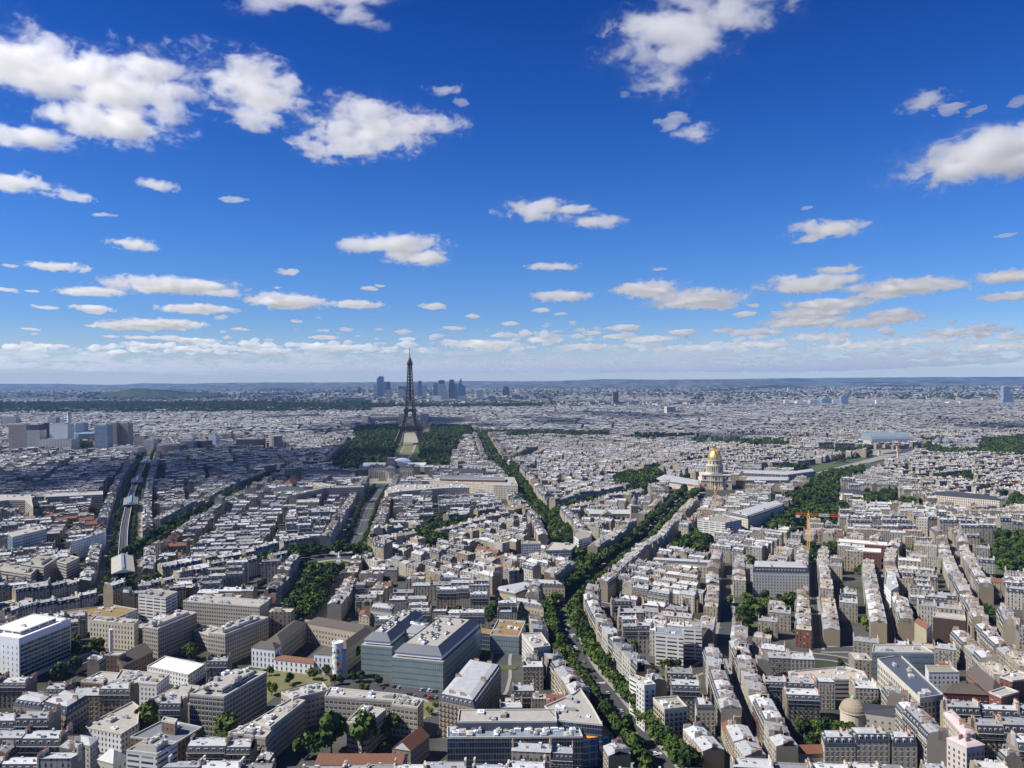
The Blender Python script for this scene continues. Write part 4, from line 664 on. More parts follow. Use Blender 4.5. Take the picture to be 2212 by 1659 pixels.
# domed church
def domed_church():
    bx, by = base('B3', 1668, 458); s = by / F; r = thing('domed_church', 'tall church with gilded dome, drum of columns and lantern spire', 'church', (bx, by + 30, 0), math.radians(-8)); mark(rectpoly(bx, by + 60, 0, 90, 170), 3); REFS.append((bx, by, 'the golden dome'))
    m = MB(); m.box(-31, -28, 0, 31, 28, 17, 'stone'); m.box(-31.8, -28.8, 17, 31.8, 28.8, 18.4, 'stone'); m.box(-29, -26, 18.4, 29, 26, 28, 'stone'); m.box(-29.8, -26.8, 28, 29.8, 26.8, 29.4, 'stone')
    for x in (-22, 22):
        for z in (5, 20): m.face([(x - 2, -28.05 if z < 18 else -26.05, z), (x + 2, -28.05 if z < 18 else -26.05, z), (x + 2, -28.05 if z < 18 else -26.05, z + 6), (x - 2, -28.05 if z < 18 else -26.05, z + 6)], 'dark_pane')
    part('wall', m, r); m = MB(); m.box(-13, -32, 0, 13, -28.1, 1, 'stone')
    for z0, z1 in ((1, 16.5), (18.4, 28)):
        for x in (-11, -8, -3.6, 3.6, 8, 11): m.lathe(x, -30.2, [(z0, .95), (z1, .8)], 'stone', 8)
        m.box(-12.5, -31.6, z1, 12.5, -28.1, z1 + 1.8, 'stone')
    m.face([(-12.5, -31.4, 29.8), (12.5, -31.4, 29.8), (0, -31.4, 35)], 'stone'); m.face([(-12.5, -31.4, 29.8), (0, -31.4, 35), (0, -22, 35), (-12.5, -22, 29.8)], 'lead_roof'); m.face([(12.5, -31.4, 29.8), (12.5, -22, 29.8), (0, -22, 35), (0, -31.4, 35)], 'lead_roof'); m.face([(-2.5, -28.15, 1), (2.5, -28.15, 1), (2.5, -28.15, 10), (-2.5, -28.15, 10)], 'dark_pane'); part('portico', m, r)
    m = MB(); m.lathe(0, 0, [(29.4, 19), (33, 19), (33, 15.5), (46, 15.5), (46, 17.6), (48, 17.6), (48, 14.8), (57, 14.8), (57, 15.8), (58.5, 15.8)], 'stone', 32); 
    for k in range(24):
        a = k * math.pi / 12; c, s2 = math.cos(a), math.sin(a); m.lathe(17 * c, 17 * s2, [(33, .8), (46, .75)], 'stone', 6)
    for k in range(12):
        a = (k + .5) * math.pi / 6; u = Vector((math.cos(a), math.sin(a), 0)); t = Vector((-u.y, u.x, 0)); 
        for z0, z1, rr, hw in ((35, 43, 15.55, 1.5), (50, 55.5, 14.9, 1.2)): m.face([u * rr - t * hw + Vector((0, 0, z0)), u * rr + t * hw + Vector((0, 0, z0)), u * rr + t * hw + Vector((0, 0, z1)), u * rr - t * hw + Vector((0, 0, z1))], 'dark_pane')
    part('drum', m, r); m = MB(); P_ = [(58.5, 14.4), (61, 14.3), (65, 13.6), (69, 12.2), (73, 10), (76, 7.6), (78.5, 4.8), (79.5, 3.6)]; m.lathe(0, 0, P_, 'gold', 32); dm = part('dome', m, r, smooth=True)
    for k in range(12):
        m = MB(); a = k * math.pi / 6
        for (z0, r0), (z1, r1) in zip(P_, P_[1:]): m.beam((r0 * math.cos(a), r0 * math.sin(a), z0), (r1 * math.cos(a), r1 * math.sin(a), z1), .9, 'gold')
        part('rib', m, dm)
    m = MB(); m.lathe(0, 0, [(79.5, 4.2), (80.5, 4.2), (80.5, 2.6), (87, 2.6), (87, 3.6), (88, 3.4), (90, 1.6), (94, .7), (103, .15)], 'gold', 12)
    for k in range(4): a = k * math.pi / 2 + .78; m.lathe(3.6 * math.cos(a), 3.6 * math.sin(a), [(80.5, .5), (87, .5)], 'gold', 6)
    part('lantern', m, r); m = MB(); m.box(-.15, -.15, 103, .15, .15, 107, 'gold'); m.box(-1, -.12, 104.6, 1, .12, 105, 'gold'); part('cross', m, r)
    r2 = thing('church_nave', 'long church nave with dark lead roof behind the golden dome', 'church', (bx + 14, by + 60, 0), math.radians(-14)); m = MB(); m.box(-13, 0, 0, 13, 80, 20, 'stone_windows', 'stone'); part('wall', m, r2)
    m = MB(); m.loft([[(-13.5, 0, 20), (13.5, 0, 20), (13.5, 80, 20), (-13.5, 80, 20)], [(-.1, 0, 31), (.1, 0, 31), (.1, 80, 31), (-.1, 80, 31)]], 'lead_roof'); part('roof', m, r2)
domed_church()
# cathedral-like church with bell tower
def plain_church():
    c, a = W('B3', 1025, 765, 0), W('B3', 650, 765, 0); l = math.hypot(c[0] - a[0], c[1] - a[1]); th = math.atan2(c[1] - a[1], c[0] - a[0]); mark(rectpoly((a[0] + c[0]) / 2, (a[1] + c[1]) / 2 + 14, th, l + 10, 50), 3)
    r = thing('church', 'long stone church with round arched windows and a square bell tower', 'church', (a[0], a[1], 0), th); REFS.append((c[0], c[1], 'the church with the bell tower'))
    m = MB(); m.box(0, 0, 0, l - 8, 32, 9, 'stone_windows', 'zinc'); m.box(0, 7, 9, l - 8, 26, 21, 'wall_plain', 'zinc')
    n_ = 9
    for k in range(n_):
        x = (k + .5) * (l - 10) / n_
        if k == 4: continue
        m.face([(x + 1.6 * math.cos(t * math.pi / 6), 6.95, 15.5 + 1.6 * math.sin(t * math.pi / 6)) for t in range(7)] + [(x - 1.6, 6.95, 11), (x + 1.6, 6.95, 11)], 'dark_pane')
    w_ = part('wall', m, r); w_.color = (.55, .46, .34, 1); m = MB(); m.loft([[(0, 6.5, 21), (l - 8, 6.5, 21), (l - 8, 26.5, 21), (0, 26.5, 21)], [(0, 16.4, 26), (l - 8, 16.4, 26), (l - 8, 16.6, 26), (0, 16.6, 26)]], 'zinc'); part('roof', m, r)
    m = MB(); x = .36 * l; m.box(x - 9, -4, 0, x + 9, 10, 21, 'wall_plain'); m.loft([[(x - 9.5, -4.5, 21), (x + 9.5, -4.5, 21), (x + 9.5, 20, 21), (x - 9.5, 20, 21)], [(x - .1, -4.5, 26), (x + .1, -4.5, 26), (x + .1, 20, 26), (x - .1, 20, 26)]], 'zinc')
    m.face([(x + 3 * math.cos(t * math.pi / 8), -4.06, 15 + 3 * math.sin(t * math.pi / 8)) for t in range(16)], 'dark_pane'); t_ = part('transept', m, r); t_.color = (.6, .5, .38, 1)
    m = MB(); m.box(l - 10, 0, 0, l + 2, 12, 34, 'wall_plain'); m.box(l - 10.6, -.6, 34, l + 2.6, 12.6, 35.5, 'stone')
    for xx in (l - 7.4, l - 4, l - .6): m.face([(xx - 1, -.05, 24), (xx + 1, -.05, 24), (xx + 1, -.05, 31), (xx - 1, -.05, 31)], 'dark_pane')
    t_ = part('bell_tower', m, r); t_.color = (.6, .52, .42, 1); m = MB(); m.lathe(l - 4, 6, [(35.5, 4.6), (41, 4.6), (41, 5), (43, 4.4), (46, 2.6), (48.5, .8), (51, .2)], 'lead_roof', 12); part('dome', m, t_)
plain_church()
# domed military school and white exhibition hall
def domed_school():
    c, a = W('B2', 1258, 368, 0), W('B2', 905, 368, 0); l = math.hypot(c[0] - a[0], c[1] - a[1]); th = math.atan2(c[1] - a[1], c[0] - a[0]); mark(rectpoly((a[0] + c[0]) / 2, (a[1] + c[1]) / 2 + 10, th, l + 40, 50), 3)
    r = thing('domed_school', 'long columned palace with square slate dome behind a forecourt', 'school', (a[0], a[1], 0), th); REFS.append((a[0] + l / 2, a[1], 'the columned palace'))
    m = MB(); m.box(0, 0, 0, l, 22, 21, 'stone_windows', 'lead_roof'); m.box(l * .4, -4, 0, l * .6, 22, 24, 'stone'); m.box(-.5, -.5, 21, l + .5, 22.5, 22, 'stone'); part('wall', m, r)
    for k in range(24):
        x = 3 + k * (l - 6) / 23
        if k in (10, 13): continue
        y = -5 if l * .4 < x < l * .6 else -1.2; m = MB(); m.lathe(x, y, [(0, 1), (18, .9)], 'stone', 8); part('column', m, r)
    m = MB()
    for x0, x1 in ((0, l * .12), (l * .88, l), (l * .12, l * .4), (l * .6, l * .88)):
        hh = 30 if x1 - x0 < l * .2 else 27; m.loft([[(x0, 0, 22), (x1, 0, 22), (x1, 22, 22), (x0, 22, 22)], [(x0 + 3, 6, hh), (x1 - 3, 6, hh), (x1 - 3, 16, hh), (x0 + 3, 16, hh)]], 'slate')
    part('roof', m, r); m = MB(); cx = l / 2; m.loft([[(cx + a_ * q, 10 + b_ * q, z) for a_, b_ in ((-1, -1), (1, -1), (1, 1), (-1, 1))] for z, q in ((24, 13), (28, 12.5), (33, 11.5), (37, 9.5), (40, 6.5), (41.5, 3))], 'slate'); m.box(cx - 1.5, 8.5, 41.5, cx + 1.5, 11.5, 45, 'slate'); part('dome', m, r)
    m = MB(); m.face([(cx - 13, -5.8, 24), (cx + 13, -5.8, 24), (cx, -5.8, 31)], 'stone'); m.face([(cx - 13, -5.8, 24), (cx, -5.8, 31), (cx, 2, 31), (cx - 13, 2, 24)], 'lead_roof'); m.face([(cx + 13, -5.8, 24), (cx + 13, 2, 24), (cx, 2, 31), (cx, -5.8, 31)], 'lead_roof'); part('pediment', m, r)
    c, a = W('B2', 1353, 318, 0), W('B2', 855, 318, 0); l = math.hypot(c[0] - a[0], c[1] - a[1]); mark(rectpoly((a[0] + c[0]) / 2, (a[1] + c[1]) / 2 + 25, th, l, 70), 3)
    r = thing('exhibition_hall', 'long white exhibition hall with curved roof behind the columned palace', 'hall', (a[0], a[1], 0), th); n_ = 10
    def arch(wd, hh, rise, o=0): return [(-wd / 2, 0)] + [(wd / 2 * math.cos(math.pi - t * math.pi / n_), hh + rise * math.sin(t * math.pi / n_)) for t in range(n_ + 1)] + [(wd / 2, 0)]
    A = arch(42, 11, 9); m = MB(); m.loft([[(0, 25 + y, z) for y, z in A], [(l, 25 + y, z) for y, z in A]], 'white_roof', cap=False); m.face([(0, 25 + y, z) for y, z in A], 'tower_blue'); m.face([(l, 25 + y, z) for y, z in A][::-1], 'tower_blue'); part('vault', m, r)
    A = arch(54, 12, 15); x = l * .56; m = MB(); m.loft([[(x + y, -6, z) for y, z in A], [(x + y, 70, z) for y, z in A]], 'white_roof', cap=False); m.face([(x + y, -6, z) for y, z in A], 'white_roof'); part('transept_vault', m, r)
domed_school()
# palace with curved colonnades beyond the tower
def chaillot():
    for x0, x1, yb, lab in ((885, 1175, 652, 'curved stone colonnade wing beyond the iron tower, west of its axis'), (1350, 1697, 654, 'curved stone colonnade wing beyond the iron tower with a large end pavilion')):
        a = W('C2', x0, yb, 0); c = W('C2', x1, yb, 0); l = c[0] - a[0]; r = thing('palace_wing', lab, 'palace', ((a[0] + c[0]) / 2, (a[1] + c[1]) / 2, 0)); mark(rectpoly((a[0] + c[0]) / 2, a[1] + 20, 0, l + 20, 90), 3)
        n_ = 12; sgn = 1 if x0 < 1000 else -1; m = MB(); f = lambda t: (l * (t - .5), 30 * (1 - (t if sgn > 0 else 1 - t)) * -1 + 20)
        for k in range(n_):
            p, q = f(k / n_), f((k + 1) / n_); m.prism([p, q, (q[0], q[1] + 24), (p[0], p[1] + 24)], 0, 42, 'stone_windows', 'stone')
        part('wall', m, r)
        for k in range(36):
            p = f((k + .5) / 36); m = MB(); m.box(p[0] - 1.2, p[1] - 4, 0, p[0] + 1.2, p[1] - 1, 38, 'stone'); part('pillar', m, r)
        for t, wd in ((0, 36), (1, 36)):
            p = f(t); m = MB(); m.box(p[0] - wd / 2, p[1] - 14, 0, p[0] + wd / 2, p[1] + 26, 56 if (t == 1) == (sgn > 0) else 48, 'stone_windows', 'stone'); part('pavilion', m, r)
chaillot()
# metro viaduct: deck on columns, three stations
def viaduct():
    L1 = pts('A1', '640 395 740 345 850 320 925 265 965 190 970 90'); raw = [(p[0], p[1]) for p in L1] + pts('B1', '980 840 1000 720 1032 565 1062 470 1090 395 1130 300 1160 225')
    pl = resample(smooth(raw, 2), 12); r = thing('metro_viaduct', 'elevated metro track on steel columns running up the boulevard', 'viaduct', (pl[0][0], pl[0][1], 0)); ox, oy = pl[0]; REFS.append((*pl[len(pl) // 3], 'the elevated metro'))
    pl = [(p[0] - ox, p[1] - oy) for p in pl]; hz = [min(9.0, 1 + i * .8) for i in range(len(pl))]
    def rib(o0, o1, dz, mat, m):
        A, B_ = offs(pl, o0), offs(pl, o1)
        for i in range(len(pl) - 1): m.face([(*A[i], hz[i] + dz), (*A[i + 1], hz[i + 1] + dz), (*B_[i + 1], hz[i + 1] + dz), (*B_[i], hz[i] + dz)], mat)
    m = MB(); rib(-4.6, 4.6, 0, 'iron', m); rib(-4.6, 4.6, -1.2, 'iron', m); part('deck', m, r)
    for s in (-1, 1):
        m = MB(); A, B_ = offs(pl, s * 4.6), offs(pl, s * 5.0)
        for i in range(len(pl) - 1):
            for Q in (A, B_): m.face([(*Q[i], hz[i] - 1.2), (*Q[i + 1], hz[i + 1] - 1.2), (*Q[i + 1], hz[i + 1] + 1.7), (*Q[i], hz[i] + 1.7)], 'white_trim')
            m.face([(*A[i], hz[i] + 1.7), (*A[i + 1], hz[i + 1] + 1.7), (*B_[i + 1], hz[i + 1] + 1.7), (*B_[i], hz[i] + 1.7)], 'white_trim')
        part('parapet', m, r)
        for t in (-.75, .75): m = MB(); rib(s * 2.1 + t - .08, s * 2.1 + t + .08, .2, 'zinc', m); part('rail', m, r)
    for i in range(6, min(len(pl), 90), 2):
        m = MB()
        for s in (-3.4, 3.4):
            p = offs(pl, s)[i]; m.lathe(p[0], p[1], [(0, .7), (1, .5), (hz[i] - 1.3, .45)], 'parapet', 8)
        part('column', m, r)
    for (u0, v0, u1, v1), lab in zip(((975, 1135, 968, 1010), (1035, 590, 1038, 535), (1087, 410, 1090, 375), (1150, 255, 1160, 235)), ('nearest metro station with pale pitched roof over the viaduct', 'second metro station up the viaduct, grey gabled roof', 'third metro station up the viaduct, small grey roof', 'farthest metro station, a dark roof over the viaduct')):
        a, b = W('B1', u0, v0, 11), W('B1', u1, v1, 11); l = min(95, max(70, math.hypot(b[0] - a[0], b[1] - a[1]))); th = math.atan2(b[1] - a[1], b[0] - a[0]); s = thing('metro_station', lab, 'station', (a[0], a[1], 0), th, 'stations on the elevated metro')
        m = MB(); m.box(0, -11, 8.4, l, -5.2, 9.8, 'parapet'); m.box(0, 5.2, 8.4, l, 11, 9.8, 'parapet'); part('platform', m, s); m = MB(); m.box(0, -11.3, 9.8, l, -10.9, 14, 'white_windows'); m.box(0, 10.9, 9.8, l, 11.3, 14, 'white_windows'); part('side_wall', m, s)
        m = MB(); m.face([(-1, -12, 13.8), (l + 1, -12, 13.8), (l + 1, 0, 18), (-1, 0, 18)], 'lead_roof' if 'nearest' not in lab else 'concrete_roof'); m.face([(-1, 12, 13.8), (-1, 0, 18), (l + 1, 0, 18), (l + 1, 12, 13.8)], 'lead_roof' if 'nearest' not in lab else 'concrete_roof')
        for xx in (-1.05, l + 1.05): m.face([(xx, -12, 13.8), (xx, 12, 13.8), (xx, 0, 18)], 'white_trim')
        ro = part('roof', m, s); m = MB(); m.box(2, -1.6, 17.6, l - 2, 1.6, 18.8, 'glass_roof'); part('ridge_light', m, ro)
        for k in range(4):
            for y in (-8, 8): m = MB(); m.box(k * l / 4 + 6, y - .7, 0, k * l / 4 + 7.4, y + .7, 8.4, 'parapet'); part('pier', m, s)
viaduct()
# cranes
def crane(p, xb, yb, h, ang, jib, mats, name, lab):
    bx, by = base(p, xb, yb); r = thing('tower_crane', lab, 'crane', (bx, by, 0), ang); m = MB(); s = 1.3
    for k in range(int(h / 3)):
        z = k * 3
        for a, b in ((-1, -1), (1, -1), (1, 1), (-1, 1)): m.beam((a * s, b * s, z), (a * s, b * s, z + 3), .45, mats[0])
        for A, B_ in (((-1, -1), (1, -1)), ((1, -1), (1, 1)), ((1, 1), (-1, 1)), ((-1, 1), (-1, -1))): m.beam((A[0] * s, A[1] * s, z), (B_[0] * s, B_[1] * s, z + 3), .3, mats[0])
    part('mast', m, r); H = int(h / 3) * 3
    for nm, x0, x1 in (('jib', 0, jib), ('counter_jib', -jib * .32, 0)):
        m = MB(); n_ = int((x1 - x0) / 4)
        for k in range(n_):
            a, b = x0 + (x1 - x0) * k / n_, x0 + (x1 - x0) * (k + 1) / n_; mt = mats[1 + (k // 3) % 2]
            for y, z in ((-1, 0), (1, 0), (0, 2.2)): m.beam((a, y, H + z), (b, y, H + z), .5, mt)
            m.beam((a, -1, H), ((a + b) / 2, 0, H + 2.2), .3, mt); m.beam(((a + b) / 2, 0, H + 2.2), (b, 1, H), .3, mt)
        part(nm, m, r)
    m = MB(); m.box(-jib * .32, -1.4, H - 3, -jib * .32 + 4, 1.4, H, 'parapet'); part('counterweight', m, r); m = MB(); m.box(-1.2, 1.3, H - 2, 1.2, 3.4, H + 1, 'white_trim', 'white_trim'); m.beam((0, 0, H), (0, 0, H + 6), .6, mats[0]); part('cab', m, r)
crane('B4', 505, 1045, 62, math.radians(-18), 44, ('crane_yellow', 'crane_red', 'white_trim'), 'tower_crane', 'tower crane with a red and white jib over the wooded court')
crane('B3', 1642, 705, 56, math.radians(160), 40, ('crane_yellow', 'crane_yellow', 'crane_red'), 'tower_crane', 'yellow tower crane standing in the scaffolded office ring')
# towers of the far skyline
def tower(p, x0, x1, yt, yb, wm, lab, Y=None, top=None, cat='tower', name='office_tower', depth=None, z0=0.0, group=None, rm='lead_roof'):
    a, c = W(p, x0, yb, 0), W(p, x1, yb, 0); u, vt = PX(p, (x0 + x1) / 2, yt); u, vb = PX(p, (x0 + x1) / 2, yb); Yd = (a[1] + c[1]) / 2; hh = (vb - vt) / F * Yd * 1.0; wd = c[0] - a[0]; dp = depth or wd * .8
    r = thing(name, lab, cat, ((a[0] + c[0]) / 2, Yd + dp / 2, 0), group=group); mark(rectpoly((a[0] + c[0]) / 2, Yd + dp / 2, 0, wd + 6, dp + 6), 3); m = MB(); w2, d2 = wd / 2, dp / 2; Pp = [(-w2, -d2), (w2, -d2), (w2, d2), (-w2, d2)]
    if top == 'slant': m.prism(Pp, 0, hh * .88, wm); m.loft([[(*q, hh * .88) for q in Pp], [(-w2 * .1, -d2, hh), (w2 * .9, -d2, hh * .96), (w2 * .9, d2, hh * .96), (-w2 * .1, d2, hh)]], wm)
    elif top == 'spike': m.prism(Pp, 0, hh * .62, wm); m.loft([[(*q, hh * .62) for q in Pp], [(-w2 * .8, -d2, hh * .8), (w2 * .3, -d2, hh * .72), (w2 * .3, d2, hh * .72), (-w2 * .8, d2, hh * .8)], [(-w2 * .3, -d2 * .2, hh), (-w2 * .2, -d2 * .2, hh), (-w2 * .2, d2 * .2, hh), (-w2 * .3, d2 * .2, hh)]], wm)
    elif top == 'step': m.prism(Pp, 0, hh * .82, wm, rm); m.prism([(q[0] * .75, q[1] * .75) for q in Pp], hh * .82, hh, 'tower_dark', rm)
    elif top == 'round': m.lathe(0, 0, [(0, w2), (hh, w2)], wm, 20)
    else: m.prism(Pp, 0, hh - 3, wm, rm)
    part('wall', m, r)
    if top in (None, 'step'): m = MB(); z = hh - 3 if top is None else hh; m.prism([(q[0] * .6, q[1] * .6) for q in Pp], z + .05, z + 3, 'parapet', rm); part('plant_room', m, r)
    return r, hh
GD = 'towers of the far business district'
for x0, x1, yt, yb, wm, top, lab in ((975, 1025, 268, 418, 'tower_blue', 'slant', 'tallest far glass tower with a slanted crown, beside the thin mast'), (948, 976, 332, 432, 'tower_grid', None, 'grey tower hugging the tallest glass one'), (1028, 1048, 312, 405, 'tower_blue', None, 'blue tower just beyond the tallest glass one'), (1050, 1078, 312, 412, 'tower_dark', None, 'dark tower with rounded top beyond the thin mast'),
    (1046, 1084, 378, 470, 'tower_grid', None, 'pale slab in front of the dark far towers'), (1146, 1192, 375, 440, 'tower_grid', None, 'pale broad block next to the iron tower on its west'), (1144, 1176, 345, 400, 'tower_dark', None, 'dark low tower behind the pale broad block'), (1178, 1216, 347, 400, 'tower_dark', None, 'dark block half hidden by the iron tower'),
    (1266, 1296, 322, 420, 'tower_grid', None, 'first tower emerging east of the iron tower'), (1298, 1330, 308, 430, 'tower_blue', 'step', 'stepped blue tower, second east of the iron tower'), (1332, 1364, 335, 430, 'tower_grid', None, 'pale tower beside the stepped blue one'), (1422, 1454, 322, 425, 'tower_blue', None, 'blue shaft attached to the broad twin tower'),
    (1455, 1514, 302, 440, 'tower_grid', 'step', 'broad grey twin tower with dark square cap'), (1503, 1533, 378, 458, 'tower_grid', None, 'slender pale block below the broad twin tower'), (1542, 1590, 298, 450, 'tower_dark', 'step', 'dark glass tower with a lattice crown'), (1592, 1614, 325, 450, 'tower_blue', None, 'narrow blue tower between the dark and the pointed one'),
    (1617, 1674, 284, 458, 'tower_blue', 'spike', 'pointed glass tower with a spike, easternmost of the group'), (1768, 1810, 378, 458, 'tower_grid', None, 'lone pale twin slab east of the pointed tower'), (1970, 2022, 350, 422, 'tower_dark', 'step', 'lone dark squat tower far east of the business district'), (742, 766, 352, 405, 'tower_grid', None, 'small far tower, westernmost of the group'), (822, 842, 355, 405, 'tower_dark', None, 'small dark far tower west of the group'),
    (886, 900, 352, 392, 'white_windows', None, 'small white far tower west of the group'), (718, 870, 438, 472, 'tower_blue', None, 'long low blue office in front of the far towers'), (1850, 1912, 425, 458, 'tower_blue', None, 'low green glass office beyond the pale twin slab'), (2062, 2110, 415, 450, 'tower_blue', None, 'low blue office block at the end of the district'), (1412, 1480, 425, 462, 'white_windows', None, 'low white office at the foot of the broad twin tower'),
    (1126, 1182, 442, 470, 'white_windows', None, 'low pale office in front of the pale broad block'), (1615, 1680, 430, 462, 'tower_grid', None, 'low grey office at the foot of the pointed tower'), (1184, 1214, 420, 470, 'tower_blue', None, 'green glass block touching the iron tower in view')):
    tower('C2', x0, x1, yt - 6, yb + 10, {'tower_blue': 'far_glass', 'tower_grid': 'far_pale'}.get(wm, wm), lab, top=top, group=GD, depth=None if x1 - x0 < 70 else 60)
u, v = PX('C2', 1025, 418); q = W('C2', 1025, 418); r = thing('mast', 'thin needle mast rising beside the tallest glass tower', 'mast', (q[0], q[1], 0)); m = MB(); h_ = (418 - 236) * .2728 / F * q[1]; m.lathe(0, 0, [(0, 5), (h_ * .75, 3), (h_, .8)], 'tower_blue', 8); part('shaft', m, r)
GF = 'riverside tower blocks'
for x0, x1, yt, yb, wm, top, lab in ((72, 208, 540, 742, 'tower_brown', None, 'brown glazed riverside tower, farthest from the chimney'), (214, 316, 550, 745, 'tower_grid', 'step', 'pale gridded riverside tower beside the brown one'), (318, 346, 532, 700, 'tower_dark', None, 'narrow dark and white tower between the gridded ones'), (396, 536, 535, 740, 'white_windows', None, 'broad pale riverside tower right by the chimney'),
    (318, 562, 656, 748, 'white_ribbon', None, 'low white office with dark bands at the foot of the chimney'), (598, 662, 530, 612, 'tower_blue', None, 'blue grey tower behind the riverside trees'), (750, 850, 545, 742, 'tower_blue', None, 'pale blue riverside tower with white edges'), (852, 924, 528, 722, 'tower_brown', None, 'grey brown tower in the middle of the three'), (926, 1014, 528, 718, 'tower_brown', None, 'brown tower closing the group of three'),
    (560, 722, 618, 668, 'tower_blue', 'round', 'round low glass building by the riverside trees'), (1060, 1140, 632, 725, 'ribbon', 'slant', 'stepped pyramid block of banded floors'), (1142, 1216, 660, 730, 'tower_grid', None, 'grey block beside the stepped pyramid'), (1420, 1520, 622, 672, 'white_wall', None, 'plain white block above the riverside offices'), (1424, 1535, 672, 750, 'tower_brown', None, 'brown grey office below the plain white block'), (1537, 1648, 668, 742, 'tower_dark', None, 'dark office block beside the white portal'),
    (1652, 1708, 622, 712, 'white_windows', None, 'white portal-shaped office tower'), (1240, 1420, 705, 762, 'tower_brown', None, 'long grey office slab below the riverside towers'), (1872, 2064, 655, 722, 'tower_dark', None, 'long dark office slab by the river'), (2100, 2200, 642, 730, 'ribbon', 'round', 'round banded office tower by the river'), (382, 442, 485, 535, 'tower_grid', None, 'small grey tower behind the broad pale one'), (20, 124, 482, 540, 'tower_grid', None, 'grey block far behind the brown tower'), (860, 1090, 722, 765, 'white_ribbon', None, 'long pale green office with white roof bands')):
    tower('C1', x0, x1, yt, yb + 32, wm, lab, top=top, group=GF, depth=45 if x1 - x0 > 150 else (90 if top == 'round' else 34), name='riverside_tower')
q = W('C1', 550, 740); r = thing('chimney_stack', 'very tall white chimney with a grey tip by the riverside towers', 'chimney', (q[0], q[1], 0)); h_ = (740 - 443) * .2728 / F * q[1]; m = MB(); m.lathe(0, 0, [(0, 7.5), (h_ * .9, 6.5)], 'white_wall', 16); part('shaft', m, r); m = MB(); m.lathe(0, 0, [(h_ * .9, 6.5), (h_, 6.5), (h_, 5)], 'parapet', 16); part('tip', m, r); REFS.append((*q, 'the tall white chimney'))
tower('C3', 835, 875, 284, 404, 'tower_dark', 'lone dark slab tower standing above the low roofs', cat='tower', depth=40, name='hotel_tower')
tower('C3', 1508, 1544, 298, 340, 'tower_dark', 'small dark tower far off beyond the triumphal arch'); tower('C3', 1812, 1824, 255, 278, 'white_windows', 'tiny white tower near the far hills'); tower('C4', 340, 356, 252, 296, 'white_windows', 'slim white far tower beyond the stone town'); tower('C4', 1460, 1474, 250, 300, 'tower_grid', 'slim grey far tower near the northern hills')
for x0, x1, yt, yb, wm, l in ((316, 352, 350, 402, 'white_windows', 'white slab at the head of the far slab row'), (412, 470, 358, 402, 'white_windows', 'white-ended slab in the far slab row'), (518, 590, 350, 402, 'tower_grid', 'cream slab in the far slab row'), (610, 690, 338, 402, 'tower_blue', 'pale green slab in the far slab row'), (694, 762, 352, 402, 'white_windows', 'white slab before the dark one in the far slab row'), (764, 824, 318, 398, 'tower_blue', 'dark blue tower closing the far slab row'),
    (1042, 1076, 350, 400, 'white_windows', 'far white block alone among roofs'), (1100, 1152, 362, 390, 'tower_grid', 'far low pale block beside the lone white one'), (1618, 1700, 365, 402, 'white_windows', 'far cream slab nearest the stacked glass tower'), (1704, 1778, 362, 400, 'white_windows', 'second far cream slab by the stacked glass tower'), (1884, 1920, 330, 372, 'tower_grid', 'far grey tower before the stacked glass tower'), (1356, 1432, 325, 355, 'tower_grid', 'far pale block east of the slab row')):
    tower('C4', x0, x1, yt, yb, wm, l, group='far housing slabs', name='housing_slab')
def stacked():
    q = W('C4', 2085, 400); s = q[1] / F * .2728; r = thing('stacked_tower', 'tall stepped glass tower made of four stacked boxes', 'tower', (q[0], q[1] + 20, 0)); z = 0
    for k, (a, b, hh) in enumerate(((-38, 50, 55), (-34, 40, 52), (-34, 20, 45), (-24, 6, 6))): m = MB(); m.box(a * s, -18, z, b * s, 18, z + hh * s, 'tower_blue', 'white_roof'); part('storey_block', m, r); z += hh * s + .2
stacked()
# triumphal arch, glass halls, bridge columns
def arch():
    a, c = W('C3', 1243, 474), W('C3', 1325, 474); l = c[0] - a[0]; h = 70 * .2728 / F * a[1]; r = thing('triumphal_arch', 'massive stone triumphal arch above the far roofs', 'monument', ((a[0] + c[0]) / 2, a[1], 0), .35); mark(rectpoly((a[0] + c[0]) / 2, a[1], 0, 140, 140), 1); d = l * .25; m = MB()
    for s in (-1, 1): m.box(min(s * l / 2, s * l * .17), -d, 0, max(s * l / 2, s * l * .17), d, h * .62, 'stone', 'stone'); 
    part('pier', m, r); m = MB(); m.box(-l / 2, -d, h * .62, l / 2, d, h * .8, 'stone', 'stone', True); m.box(-l * .53, -d * 1.06, h * .8, l * .53, d * 1.06, h * .84, 'stone', 'stone', True); m.box(-l / 2, -d, h * .84, l / 2, d, h, 'stone'); part('attic', m, r); REFS.append((a[0], a[1], 'the triumphal arch'))
arch()
